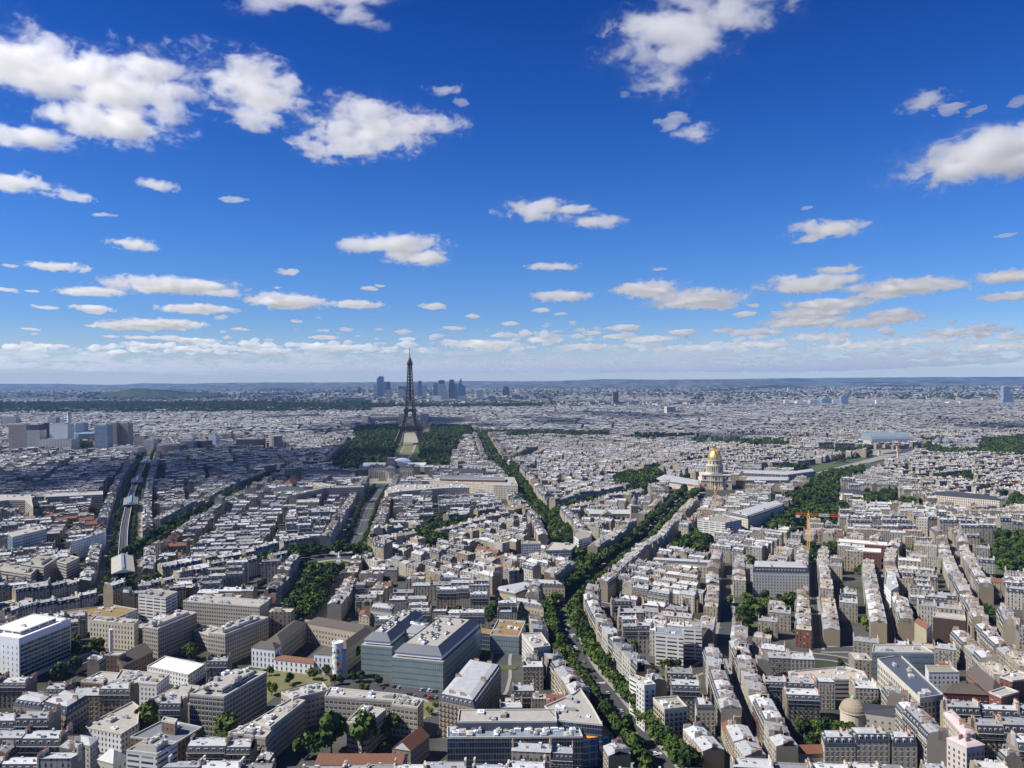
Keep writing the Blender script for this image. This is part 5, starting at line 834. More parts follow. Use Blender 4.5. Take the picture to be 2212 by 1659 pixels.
def vault_hall():
    a, c = W('C4', 1000, 722), W('C4', 1330, 722); l = c[0] - a[0]; h = 130 * .2728 / F * a[1]; cx = (a[0] + c[0]) / 2; r = thing('glass_hall', 'huge hall with a ribbed glass vault and central dome by the bridge', 'hall', (cx, a[1] + 30, 0)); mark(rectpoly(cx, a[1] + 50, 0, l + 60, 130), 3); REFS.append((cx, a[1], 'the glass-vaulted hall'))
    m = MB(); m.box(-l / 2, -30, 0, l / 2 + 60, 60, 18, 'stone_windows', 'lead_roof'); part('wall', m, r); n_ = 12; A = [(45 * math.cos(math.pi - t * math.pi / n_), 18 + (h * .5) * math.sin(t * math.pi / n_)) for t in range(n_ + 1)]
    m = MB(); m.loft([[(-l * .46, 15 + y, z) for y, z in A], [(l * .5, 15 + y, z) for y, z in A]], 'glass_roof', cap=False); m.face([(-l * .46, 15 + y, z) for y, z in A], 'glass_roof'); m.face([(l * .5, 15 + y, z) for y, z in A][::-1], 'glass_roof'); v_ = part('vault', m, r)
    for k in range(16):
        m = MB(); x = -l * .46 + k * l * .96 / 15
        for (y0, z0), (y1, z1) in zip(A, A[1:]): m.beam((x, 15 + y0, z0 + .3), (x, 15 + y1, z1 + .3), 1, 'lead_roof')
        part('rib', m, v_)
    m = MB(); m.lathe(l * .2, 15, [(18, 34), (h * .55, 33), (h * .75, 24), (h * .88, 12), (h * .93, 4), (h, .5)], 'glass_roof', 20); part('dome', m, r)
    a, c = W('C4', 1542, 742), W('C4', 1870, 742); l = c[0] - a[0]; r = thing('small_palace', 'low domed palace among trees east of the glass-vaulted hall', 'museum', ((a[0] + c[0]) / 2, a[1] + 20, 0)); mark(rectpoly((a[0] + c[0]) / 2, a[1] + 20, 0, l, 60), 3); m = MB(); m.box(-l / 2, -18, 0, l / 2, 22, 18, 'stone_windows', 'lead_roof'); part('wall', m, r)
    for x, q in ((-l * .45, 12), (l * .45, 12), (-l * .22, 16)): m = MB(); m.lathe(x, 0, [(18, q), (24, q), (30, q * .7), (34, q * .3), (38, .4)], 'lead_roof', 14); part('dome', m, r)
    B('tent_hall', 'long white tent roof beside the glass-vaulted hall', 'tent', 'C4', '908 668 1085 668 1085 655 910 655', 18, quad=False, wm='white_wall', rm='white_roof', par=False)
vault_hall()
for i, (x, yt, yb, l) in enumerate(((1068, 740, 792, 'bridge column with gilded statue, the lone near one before the bridge'), (1210, 705, 760, 'bridge column with gilded statue, rearmost of the close pair'), (1216, 735, 815, 'bridge column with gilded statue, front one of the close pair'), (1358, 715, 770, 'bridge column with gilded statue, by the dark trees'))):
    q = W('C4', x, yb); s = q[1] / F * .2728; h = (yb - yt) * s; r = thing('bridge_column', l, 'column', (q[0], q[1], 0), group='four gilded bridge columns'); m = MB(); m.box(-4, -4, 0, 4, 4, 4, 'stone'); m.box(-2.6, -2.6, 4, 2.6, 2.6, h * .66, 'stone'); m.box(-3.6, -3.6, h * .66, 3.6, 3.6, h * .72, 'stone'); part('shaft', m, r)
    m = MB(); z = h * .72; m.box(-2.4, -1, z + 1.5, 2.2, 1, z + 4, 'gold', bottom=True); m.lathe(-2.8, 0, [(z + 3, .8), (z + 6, .7), (z + 7, .3)], 'gold', 8); m.lathe(1.2, 0, [(z, .5), (z + 7.5, .6), (z + 8.5, .2)], 'gold', 8); m.box(-2, -.7, z, -1.4, .7, z + 1.6, 'gold'); m.box(1.8, -2.6, z + 4, 2.3, 2.6, z + 8, 'gold'); part('statue', m, r)
# bridge deck and river
m = MB(); P_ = pts('B4', '1090 180 1210 175 1420 140 1330 135'); m.prism(ccw(P_), 1, 3, 'parapet', 'asphalt'); r = thing('bridge', 'broad low bridge crossing towards the glass-vaulted hall', 'bridge'); part('deck', m, r)
# statue in the round square
r = thing('monument', 'white stone monument in the middle of the round square', 'monument', (ctr_sq[0] + 6, ctr_sq[1] + 8, .5)); m = MB(); m.box(-3, -3, 0, 3, 3, 3, 'white_wall'); m.box(-2, -2, 3, 2, 2, 8, 'white_wall'); part('plinth', m, r); m = MB(); m.lathe(0, 0, [(8, 1.1), (11, 1.2), (12.5, .9), (13.2, .5), (14, .6), (14.8, .1)], 'white_wall', 10); part('statue', m, r); REFS.append((*ctr_sq, 'the round square'))
for p, x, yt, yb, l in (('C3', 1595, 640, 705, 'thin pointed church spire near the dark tree band'), ('C3', 1107, 470, 540, 'dark pointed spire among the far roofs'), ('C4', 157, 345, 400, 'thin dark spire far off among roofs'), ('C3', 2033, 345, 400, 'thin dark church spire west of the far slab row')):
    q = W(p, x, yb); s = q[1] / F * .2728; h = (yb - yt) * s; r = thing('church_spire', l, 'church', (q[0], q[1], 0)); mark(rectpoly(q[0], q[1], 0, 30, 30), 3); m = MB(); m.box(-8, -8, 0, 8, 8, h * .45, 'stone'); part('bell_tower', m, r); m = MB(); m.loft([[(a * 7, b * 7, h * .45) for a, b in ((-1, -1), (1, -1), (1, 1), (-1, 1))], [(a * .2, b * .2, h) for a, b in ((-1, -1), (1, -1), (1, 1), (-1, 1))]], 'lead_roof'); part('spire', m, r)
REFS.append((*W('B1', 300, 520, 20), 'the long ribbon-windowed slab'))
# far hills
flatmat('hill_green', (.018, .034, .015), amt=.5, scale=.004)
m, n, L, b = nodes_of('hill_far'); g = n.new('ShaderNodeNewGeometry'); no = n.new('ShaderNodeTexNoise'); no.inputs['Scale'].default_value = .0035; no.inputs['Detail'].default_value = 6; no.inputs['Roughness'].default_value = .7; L(g.outputs['Position'], no.inputs['Vector']); r = n.new('ShaderNodeValToRGB'); r.color_ramp.elements[0].position = .47; r.color_ramp.elements[0].color = (.018, .034, .022, 1); r.color_ramp.elements[1].position = .64; r.color_ramp.elements[1].color = (.17, .17, .15, 1)
L(no.outputs[0], r.inputs[0]); L(r.outputs[0], b.inputs['Base Color']); b.inputs['Roughness'].default_value = .95; MATS['hill_far'] = m
def hill(prof, Y, mat, name='hills', dp=2500, seedh=1, kind='structure'):     # ridge profile (u, v) in photo pixels at distance Y
    R_ = random.Random(seedh); us = np.arange(prof[0][0], prof[-1][0] + 1, 14.0); vs = np.interp(us, [p[0] for p in prof], [p[1] for p in prof]); m = MB(); rows = []
    for k in range(7):
        t = k / 6; row = []
        for u, v in zip(us, vs):
            q = at_dist(u, v + R_.uniform(-.35, .35), Y); f_ = math.sin(t * math.pi / 2) ** 1.4; row.append((q.x * (1 - (1 - t) * dp / Y), Y - (1 - t) * dp, q.z * f_ - (1 if t == 0 else 0) + (R_.uniform(-.06, .06) * q.z if 0 < t < 1 else 0)))
        rows.append(row)
    rows.append([(p[0], p[1] + 800, p[2] * .6) for p in rows[-1]])
    for a, b in zip(rows, rows[1:]):
        for i in range(len(us) - 1): m.face([a[i], a[i + 1], b[i + 1], b[i]], mat)
    o = link(name, m.mesh(name, smooth=True)); o['kind'] = kind; return o
hill([(-700, 830), (0, 829), (130, 829), (190, 831), (260, 831), (300, 828), (400, 829), (470, 827), (560, 826), (640, 826), (760, 826), (860, 825), (1000, 823), (1180, 823.5), (1300, 819), (1420, 820), (1560, 819), (1700, 817), (1800, 816), (2000, 814.5), (2212, 814), (2900, 812)], 24000, 'hill_far')
hill([(-700, 836), (0, 838), (200, 836), (400, 837), (700, 834), (1000, 832), (1300, 829), (1390, 822), (1470, 820.5), (1560, 821), (1620, 822), (1650, 823.5), (1670, 821.5), (1730, 825), (1800, 826), (2000, 824), (2212, 823), (2900, 822)], 17000, 'hill_far', seedh=2, dp=3500)
hill([(188, 860), (220, 851), (250, 846), (285, 840), (310, 839), (350, 842), (375, 845), (400, 849), (440, 851), (480, 857)], 9000, 'hill_green', seedh=3, dp=600)
# ------------------------------------------------------------------ town house prototypes
WALLC = [(c[0] * .65, c[1] * .635, c[2] * .6) for c in ((.62, .54, .41), (.68, .63, .53), (.74, .72, .66), (.52, .45, .35), (.66, .58, .43), (.46, .42, .36), (.70, .65, .55), (.40, .33, .25), (.58, .55, .52), (.34, .14, .09))]
def house(kind, w_, d, h, R_, lod=0):
    """parts of one town house: wall, roof, chimneys, dormers; local x along the street"""
    wl, rf = MB(), MB(); ch, dm = [], []; X, Y = w_ / 2, d / 2
    prof = {'M': [(-Y, h), (-Y + 1.3, h + 3.4), (0, h + 4.6), (Y - 1.3, h + 3.4), (Y, h)], 'Z': [(-Y, h), (0, h + 2.0), (Y, h)], 'T': [(-Y, h), (0, h + 3.4), (Y, h)], 'S': [(-Y, h), (-Y + 1.6, h + 3), (Y, h + 5)]}.get(kind)
    fw = 'wall' if lod < 2 else 'wall_far'
    if prof is None:
        wl.prism([(-X, -Y), (X, -Y), (X, Y), (-X, Y)], 0, h + .8, fw); rf.face([(-X, -Y, h), (X, -Y, h), (X, Y, h), (-X, Y, h)], 'gravel', [(-X, -Y), (X, -Y), (X, Y), (-X, Y)])
        if lod < 2:
            a, b = R_.uniform(-X * .6, 0), R_.uniform(-Y * .5, 0); b2 = MB(); b2.box(a, b, h, a + R_.uniform(3, 6), b + R_.uniform(2.5, 4.5), h + 2.8, 'wall_plain', 'zinc'); ch.append(b2)
            for k in range(3): b2 = MB(); x, y = R_.uniform(-X * .8, X * .8), R_.uniform(-Y * .7, Y * .7); b2.box(x, y, h, x + R_.uniform(.6, 2), y + R_.uniform(.5, 1.5), h + R_.uniform(.6, 1.6), R_.choice(['zinc', 'chimney', 'wall_plain'])); ch.append(b2)
        return wl, rf, ch, dm
    wl.wall((-X, -Y), (X, -Y), 0, h, fw, 0); wl.wall((X, Y), (-X, Y), 0, h, fw, 0)
    pk_ = .35
    for s in (-1, 1):
        q = [(s * X, -Y, 0), (s * X, Y, 0)] + [(s * X, y, z + pk_ - .35 * (i in (0, len(prof) - 1))) for i, (y, z) in list(enumerate(prof))[::-1]]; wl.face(q if s > 0 else q[::-1], 'wall_plain')
    mats = {'M': ['slate', 'zinc', 'zinc', 'slate'], 'Z': ['zinc', 'zinc'], 'T': ['tile', 'tile'], 'S': ['slate', 'zinc']}[kind]
    ov = .25
    for (y0, z0), (y1, z1), mt in zip(prof, prof[1:], mats):
        yy0 = y0 - (ov if (y0, z0) == prof[0] else 0); yy1 = y1 + (ov if (y1, z1) == prof[-1] else 0); l = math.hypot(y1 - y0, z1 - z0)
        rf.face([(-X, yy0, z0), (X, yy0, z0), (X, yy1, z1), (-X, yy1, z1)], mt, [(-X, 0), (X, 0), (X, l), (-X, l)])
    if kind == 'S': wl.wall((X, Y), (-X, Y), h, h + 5, fw, 0)
    if lod < 2:
        for k in range(4):
            y = R_.uniform(-Y * .6, Y * .6); zz = float(np.interp(y, [p[0] for p in prof], [p[1] for p in prof])); x = R_.uniform(-X * .85, X * .75); rf.box(x, y - .4, zz - .3, x + R_.uniform(.4, 1.8), y + R_.uniform(.2, 1.0), zz + R_.uniform(.4, 1.5), R_.choice(['zinc', 'chimney', 'dormer', 'lead_roof', 'white_trim']))
        top = max(z for y, z in prof)
        for s in (-1, 1):
            for k in range(R_.choice([1, 2]) if lod else R_.choice([2, 2, 3])):
                y = R_.uniform(-Y * .7, Y * .7); ln = R_.uniform(1.0, 2.4); b2 = MB(); x = s * (X - .4); z1 = top + R_.uniform(1.0, 2.4); b2.box(x - .4, y - ln, h, x + .4, y + ln, z1, R_.choice(['chimney', 'wall_plain', 'wall_plain']))
                if lod == 0:
                    for t in range(int(ln * 2 / .6)): b2.box(x - .16, y - ln + .3 + t * .6, z1, x + .16, y - ln + .62 + t * .6, z1 + .75, 'pot')
                ch.append(b2)
        for k in range(R_.choice([0, 1, 2, 3])):
            x = R_.uniform(-X * .8, X * .8 - 1.2); i = R_.choice([len(prof) // 2 - 1, len(prof) // 2]) if kind != 'S' else 1; (y0, z0), (y1, z1) = prof[i], prof[i + 1]; a, b = .35, .62
            P_ = lambda t, e: (y0 + (y1 - y0) * t, z0 + (z1 - z0) * t + e); rf.face([(x, *P_(a, .12)), (x + 1.1, *P_(a, .12)), (x + 1.1, *P_(b, .12)), (x, *P_(b, .12))], R_.choice(['dark_pane', 'glass_roof']))
        if kind in 'MS':
            n_ = int(w_ / (2.9 if lod == 0 else 4.2)); 
            for k in range(n_):
                x = -X + (k + .5) * w_ / n_
                for s in ((-1, 1) if kind == 'M' else (-1,)):
                    b2 = MB(); y0, y1 = s * (Y - .25), s * (Y - 1.5); b2.box(x - .7, min(y0, y1), h + .5, x + .7, max(y0, y1), h + 2.3, 'dormer', 'zinc')
                    if lod == 0: b2.face([(x - .4, y0 + s * .03, h + .75), (x + .4, y0 + s * .03, h + .75), (x + .4, y0 + s * .03, h + 2.05), (x - .4, y0 + s * .03, h + 2.05)], 'dark_pane')
                    dm.append(b2)
            b2 = MB()
        if kind == 'M' and lod == 0:
            for s in (-1, 1): 
                for z in (h - 3.2, h - .15): wl.box(-X, min(s * Y, s * (Y + .55)), z - .25, X, max(s * Y, s * (Y + .55)), z, 'parapet', bottom=True)
                wl.box(-X, s * (Y + .5) - .03, h - 3.2, X, s * (Y + .5) + .03, h - 2.4, 'iron')
    return wl, rf, ch, dm
KINDS = ['M'] * 9 + ['Z'] * 6 + ['F'] * 3 + ['S'] * 2 + ['T'] * 1
def mk_protos(lod, n, seed):
    R_ = random.Random(seed); out = []
    for i in range(n): kd = KINDS[i % len(KINDS)]; out.append((kd, *house(kd, 16, 12.5, R_.choice([14, 16, 17, 17, 18, 18, 19]) if kd != 'T' else R_.choice([9, 12, 15]), R_, lod)))
    return sorted(out, key=lambda q: max(v[2] for v in q[1].v))
def pick(n, x, y, R_): t = .5 + .38 * math.sin(x * .013 + 1.7 * math.sin(y * .011)) + .12 * math.sin(y * .031 + x * .02); return min(n - 1, max(0, int(t * n) + R_.choice([-2, -1, -1, 0, 0, 0, 1, 1, 2]) + (R_.randint(-n, n) if R_.random() < .08 else 0)))
# ------------------------------------------------------------------ lots
GARD = []; rng = random.Random(7); nr = np.random.RandomState(11); LOTS = []      # x, y, theta, width, depth, street
for row in range(2):
  for ri, (nm, wd, pl, tr, br, lab) in enumerate(ROADS):
    if not br or row: continue
    pl = smooth(pl)
    for s in (-1, 1):
        o = s * (wroad((nm, wd)) / 2 + (1.5 if wd > 20 else .4) + 6.5 + row * 16.5); side = offs(pl, o); d = resample(side, 1.0); i = 0
        while i < len(d) - 13:
            lw_ = rng.choice([12, 14, 16, 18, 21]) if row == 0 else rng.choice([9, 12, 15, 19]); j = min(len(d) - 1, i + lw_); a, b = d[i], d[j]; th = math.atan2(b[1] - a[1], b[0] - a[0]); x, y = (a[0] + b[0]) / 2, (a[1] + b[1]) / 2; L0 = math.hypot(b[0] - a[0], b[1] - a[1])
            if row and rng.random() < .14: GARD.append((x, y, 0)); i += lw_; continue
            if infov(x, y) and L0 > 7:
                dp = 12.5 if row == 0 else rng.uniform(10, 13.5); turn = row and rng.random() < .25
                c, sn = math.cos(th), math.sin(th); gx = np.array([x + c * u - sn * v for u in (-.45 * L0, -.2 * L0, .2 * L0, .45 * L0) for v in (-5, 0, 5)]); gy = np.array([y + sn * u + c * v for u in (-.45 * L0, -.2 * L0, .2 * L0, .45 * L0) for v in (-5, 0, 5)])
                if not occ_pts(gx, gy).any():
                    mark(rectpoly(x, y, th, L0 - 1, 12.5), 3)
                    LOTS.append((x, y, th + math.pi / 2, 15.5, L0, ri, s) if turn and L0 < 14 else (x, y, th, L0, dp + .5, ri, s)); i = j; continue
            i += 4
# blocks of the town between: districts with their own street direction
segs = []
for nm, wd, pl, *_ in ROADS:
    for p, q in zip(pl, pl[1:]): segs.append(((p[0] + q[0]) / 2, (p[1] + q[1]) / 2, math.atan2(q[1] - p[1], q[0] - p[0])))
segs = np.array(segs); seeds = []
for yy in np.arange(420, 5600, 330):
    for xx in np.arange(-3800, 4200, 340):
        x, y = xx + rng.uniform(-120, 120), yy + rng.uniform(-120, 120)
        if not infov(x, y, 300): continue
        dd = np.hypot(segs[:, 0] - x, segs[:, 1] - y); k = dd.argmin(); th = segs[k, 2] if dd[k] < 500 and rng.random() < .8 and abs(math.cos(segs[k, 2])) < .8 else math.pi / 2 + rng.uniform(-.4, .4)
        seeds.append((x, y, th))
SX = np.array([s[0] for s in seeds]); SY = np.array([s[1] for s in seeds])
for si, (sx, sy, th) in enumerate(seeds):
    c, s = math.cos(th), math.sin(th); R_ = 330; bw = rng.uniform(62, 84); bl = rng.uniform(80, 150); far = sy > 2600
    cand = []; x = -R_
    while x < R_:
        st = x; y = -R_
        while y < R_:
            # one block: rows of party-walled houses parallel to local y, cross wings at the ends
            rows = [6.5, bw * .35, bw * .65, bw - 6.5] if bw > 72 else [6.5, bw * .5, bw - 6.5]
            for rxx in rows:
                t = y + rng.uniform(0, 4)
                edge = rxx in (rows[0], rows[-1])
                while t < y + bl - 10:
                    lw_ = rng.uniform(12, 24); lw_ = min(lw_, y + bl - t)
                    if rng.random() < (.03 if edge else .12): GARD.append((sx + c * (st + rxx) - s * (t + lw_ / 2), sy + s * (st + rxx) + c * (t + lw_ / 2), si)); t += lw_; continue
                    cand.append((st + rxx, t + lw_ / 2, math.pi / 2, lw_, 13 if edge else rng.uniform(9.5, 12.5)))
                    if not edge and rng.random() < .35: cand.append((st + rxx + bw * .165, t + lw_ / 2, 0, bw * .33 - 13, 9.5))
                    t += lw_
            y += bl + 9
        x += bw + 9.5
    cand = np.array(cand); gx = sx + c * cand[:, 0] - s * cand[:, 1]; gy = sy + s * cand[:, 0] + c * cand[:, 1]
    near = np.argmin((gx[:, None] - SX[None]) ** 2 + (gy[:, None] - SY[None]) ** 2, axis=1) == si
    ok = near & (gy > 400) & (np.abs(gx) < .675 * gy + 60) & (gy < 5590)
    thg = cand[:, 2] + th
    for u in (-.46, 0, .46):
        for v in (-.46, 0, .46):
            px = gx + np.cos(thg) * u * cand[:, 3] - np.sin(thg) * v * cand[:, 4]; py = gy + np.sin(thg) * u * cand[:, 3] + np.cos(thg) * v * cand[:, 4]; ok &= occ_pts(px, py) == 0
    for k in np.nonzero(ok)[0]: LOTS.append((gx[k], gy[k], thg[k], cand[k, 3], cand[k, 4], -1, 0))
print('lots', len(LOTS))
def hfac(x, y): return 1 + .12 * math.sin(x * .021 + 1.3 * math.sin(y * .017)) + .06 * math.sin(y * .05 + x * .013)
def visible(l): u_ok = abs(l[0]) < .665 * l[1] + 8; return u_ok and l[1] > 425
LOTS.sort(key=lambda l: math.hypot(l[0], l[1])); NEAR = []; REST = []
for l in LOTS: (NEAR if len(NEAR) < 300 and visible(l) else REST).append(l)
# ------------------------------------------------------------------ the 300 nearest houses, each a thing with parts
P0 = mk_protos(0, 21, 3); CAT = []
for kd, wl, rf, ch, dm in P0: CAT.append((kd, wl.mesh('wall'), rf.mesh('roof'), [c.mesh('chimney') for c in ch], [d.mesh('dormer') for d in dm], max(v[2] for v in wl.v), wl))
TONE = ['sand-coloured', 'cream', 'white', 'tan', 'pale yellow', 'grey', 'off-white', 'brown', 'light grey', 'red brick']; RNAME = {'M': 'slate mansard', 'Z': 'zinc roof', 'T': 'tiled roof', 'F': 'flat roof', 'S': 'lopsided mansard'}
used_l = {}
def side_of(x, y, rx, ry):
    dx, dy = x - rx, y - ry
    if abs(dy) > abs(dx) * 1.2: return 'beyond' if dy > 0 else 'before'
    return 'shaded side of' if dx > 0 else 'sunlit side of'
def place_label(kindtxt, x, y, short=False):
    d, rx, ry, ph = min((math.hypot(x - r[0], y - r[1]), *r) for r in REFS); sd = side_of(x, y, rx, ry); key = (kindtxt, sd, ph); used_l[key] = used_l.get(key, 0) + 1; n_ = used_l[key]
    return '%s, %s %s %s' % (kindtxt, {1: 'nearest'}.get(n_, ordw(n_) + ' nearest'), sd, ph)
hk = random.Random(21); items = []
for l in NEAR:
    ki = pick(len(CAT), l[0], l[1], hk); ci = hk.choices(range(10), [10, 10, 12, 6, 6, 6, 10, 3, 9, 1])[0]; x, y = l[0], l[1]; d = min(math.hypot(x - r[0], y - r[1]) for r in REFS); items.append((d, l, ki, ci))
items.sort(key=lambda q: q[0]); wcount = 0
for d, l, ki, ci in items:
    kd, wm_, rm_, chs, dms, hmax, wlmb = CAT[ki]; x, y, th, lw_, dp = l[:5]; lab = place_label('%s house, %s' % (TONE[ci], RNAME[kd]), x, y)
    root = thing('apartment_house', lab, 'apartment building', (x, y, 0), th, 'apartment houses of the old town'); sx_, sy_, sz = lw_ / 16, dp / 12.5, hfac(x, y) * hk.uniform(.96, 1.04)
    S = lambda o: setattr(o, 'scale', (sx_, sy_, sz))
    o = link('wall', wm_, root); S(o); o.color = (*WALLC[ci], 1); ro = link('roof', rm_, root); S(ro); g_ = hk.uniform(.55, 1.35); ro.color = (g_, g_, g_, 1)
    far = y > 760
    for cme in chs: q = link('chimney', cme, ro); q.color = (.8, .76, .7, 1)
    for dme in dms: link('dormer', dme, ro)
    if y < 640 and wcount < 3200:
        H = {'M': 0, 'Z': 0, 'S': 0, 'T': 0, 'F': -.8}[kd]; hw = min(v[2] for v in rm_.vertices and [tuple(v.co) for v in rm_.vertices]) * sz
        X, Y = lw_ / 2, dp / 2; c, s = math.cos(th), math.sin(th)
        for sg in (-1, 1):
            nx, ny = -s * sg, c * sg
            if nx * -x + ny * -y < 0: continue
            n_ = max(2, int(lw_ / 2.9)); me = window_mesh(1.05, 1.9, 'iron' if kd == 'M' else 'white')
            for f in range(int((hw - 1) / 3.15)):
                for k in range(n_): q = link('window', me, root, (-X + (k + .5) * lw_ / n_, sg * (Y + .02), 1.1 + f * 3.15)); q.rotation_euler = (0, 0, 0 if sg < 0 else math.pi); wcount += 1
            o.material_slots[0].link; 
print('windows', wcount)
# ------------------------------------------------------------------ all other houses: one mass
class Bulk:
    def __init__(s): s.V = []; s.LI = []; s.LS = []; s.MI = []; s.UV = []; s.T = []; s.nv = 0
    def add(s, groups, inst):    # groups: list of (MB, role); inst array columns x,y,th,sx,sy,sz ; tint arrays per role
        pass
MIX = list(MATS); MI = {k: i for i, k in enumerate(MIX)}
def pack(mbs):     # -> vertices, face sizes, loop verts, material index, uv, role per vertex
    v, fs, lv, mi, uv, role = [], [], [], [], [], []
    for mb, rl in mbs:
        o = len(v); v += mb.v; role += [rl] * len(mb.v)
        for f, m_ in zip(mb.f, mb.m): fs.append(len(f)); lv += [i + o for i in f]; mi.append(MI[m_])
        uv += mb.uv
    return [np.array(a, dtype=t) for a, t in ((v, np.float32), (fs, np.int32), (lv, np.int32), (mi, np.int32), (uv, np.float32), (role, np.int32))]
def bulk_object(name, packs, insts, tints):
    V, FS, LV, MM, UV, TT = [], [], [], [], [], []; off = 0
    for (v, fs, lv, mi, uv, role), ins, tn in zip(packs, insts, tints):
        if not len(ins): continue
        a = np.asarray(ins, np.float64); c, s = np.cos(a[:, 2])[:, None], np.sin(a[:, 2])[:, None]; lx, ly = v[None, :, 0] * a[:, 3:4], v[None, :, 1] * a[:, 4:5]
        P_ = np.stack([a[:, 0:1] + c * lx - s * ly, a[:, 1:2] + s * lx + c * ly, v[None, :, 2] * a[:, 5:6]], -1).astype(np.float32); n_ = len(a); nv = len(v)
        V.append(P_.reshape(-1, 3)); FS.append(np.tile(fs, n_)); LV.append((lv[None] + (off + np.arange(n_) * nv)[:, None]).ravel()); MM.append(np.tile(mi, n_)); UV.append(np.tile(uv, (n_, 1)))
        T = np.asarray(tn, np.float32)[:, role, :]; TT.append(T.reshape(-1, 3)); off += n_ * nv
    V, FS, LV, MM, UV, TT = (np.concatenate(q) for q in (V, FS, LV, MM, UV, TT)); me = bpy.data.meshes.new(name)
    me.vertices.add(len(V)); me.vertices.foreach_set('co', V.ravel()); me.loops.add(len(LV)); me.loops.foreach_set('vertex_index', LV.astype(np.int32)); me.polygons.add(len(FS))
    st = np.concatenate([[0], np.cumsum(FS)[:-1]]).astype(np.int32); me.polygons.foreach_set('loop_start', st)
    used = np.unique(MM); remap = np.zeros(MM.max() + 1, np.int32); 
    for i, k in enumerate(used): me.materials.append(MATS[MIX[k]]); remap[k] = i
    me.polygons.foreach_set('material_index', remap[MM]); u = me.uv_layers.new(name='UVMap'); u.data.foreach_set('uv', UV.astype(np.float32).ravel())
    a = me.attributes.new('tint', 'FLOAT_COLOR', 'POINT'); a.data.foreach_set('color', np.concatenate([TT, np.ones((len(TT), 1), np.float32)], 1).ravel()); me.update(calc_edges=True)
    print(name, len(V), len(FS)); o = link(name, me); return o
P1 = mk_protos(1, 42, 5); P2 = mk_protos(2, 14, 6)
pk1 = [pack([(wl, 0), (rf, 1)] + [(c, 2) for c in ch] + [(d, 1) for d in dm]) for kd, wl, rf, ch, dm in P1]; pk2 = [pack([(wl, 0), (rf, 1)]) for kd, wl, rf, ch, dm in P2]
ins = [[] for _ in range(len(pk1) + len(pk2))]; tin = [[] for _ in ins]
for l in REST:
    x, y = l[0], l[1]; k = pick(len(pk1), x, y, hk) if y < 3000 else len(pk1) + pick(len(pk2), x, y, hk); ci = hk.choices(range(10), [10, 10, 12, 6, 6, 6, 10, 3, 9, 1])[0]; g_ = hk.uniform(.45, 1.35); zf = hfac(x, y) * (hk.uniform(.96, 1.04) if hk.random() > .07 else hk.uniform(.4, 1.35))
    ins[k].append((x, y, l[2], l[3] / 16, l[4] / 12.5, zf)); wc = WALLC[ci]; q_ = 1 - .22 * min(1, max(0, (y - 1300) / 1700)); g_ *= q_; wc = tuple(v * q_ for v in wc); tin[k].append((wc, (g_ * hk.uniform(.96, 1.06), g_, g_ * hk.uniform(.92, 1.06)), (.78, .72, .65)))  # wall and roof tints darken with distance, shade put into the colour
# beyond the mapped town: coarser rows to the horizon
R_ = random.Random(99); yy = 5600.0
far_p = []
for hh, kd in ((13, 'Z'), (17, 'M'), (22, 'F'), (9, 'T'), (30, 'F'), (15, 'M'), (19, 'Z')): far_p.append(pack([(a, i) for i, a in enumerate(house(kd, 40, 15, hh, R_, 2)[:2])]))
fi = [[] for _ in far_p]; ft = [[] for _ in far_p]
def forest(u, v): w_ = 2.5 * math.sin(u * .021) + 1.5 * math.sin(u * .053); return (-600 < u < 800 and 872 + w_ < v < 897 + w_ - max(0, u - 350) * .02) or (800 <= u < 1180 and 877 + w_ * .5 < v < 885)
while yy < 21000:
    st = 26 + (yy - 5600) * .006; xx = -.69 * yy
    while xx < .69 * yy:
        x, y = xx + R_.uniform(-12, 12), yy + R_.uniform(-st * .4, st * .4); u = 1106 + x / y * F; v = level(u) + 233 / y * F; dens = .78 - .35 * min(1, max(0, (yy - 9000) / 12000)); nz = math.sin(x * .0011 + 2 * math.sin(y * .0007)) + math.sin(y * .0019 + x * .0006)
        if forest(u, v) or (nz < -1.45 and yy > 7500) or (yy > 8300 and 185 < u < 480 and yy < 9700): dens = .0
        if R_.random() < dens:
            k = R_.randrange(len(far_p)); k = 0 if k == 4 and R_.random() < .7 else k; fi[k].append((x, y, math.sin(x * .0009 + y * .0013) * .5 + R_.choice([0, 0, 0, 1.57]), R_.uniform(.6, 2.0), R_.uniform(.7, 1.3), R_.uniform(.75, 1.25))); wc = WALLC[R_.choice([0, 1, 2, 2, 4, 6, 6, 8])]; g_ = R_.uniform(.45, 1.15); ft[k].append((wc, (g_, g_, g_)))
        xx += R_.uniform(38, 66) * (1 + (yy - 5600) * .00012)
    yy += st
ft2 = [[(a, b, b) for a, b in q] for q in ft]
ob = bulk_object('town_houses', pk1 + pk2 + far_p, ins + fi, tin + ft2); ob['kind'] = 'stuff'; ob['label'] = 'mass of pale town houses with grey zinc roofs spreading to the horizon'
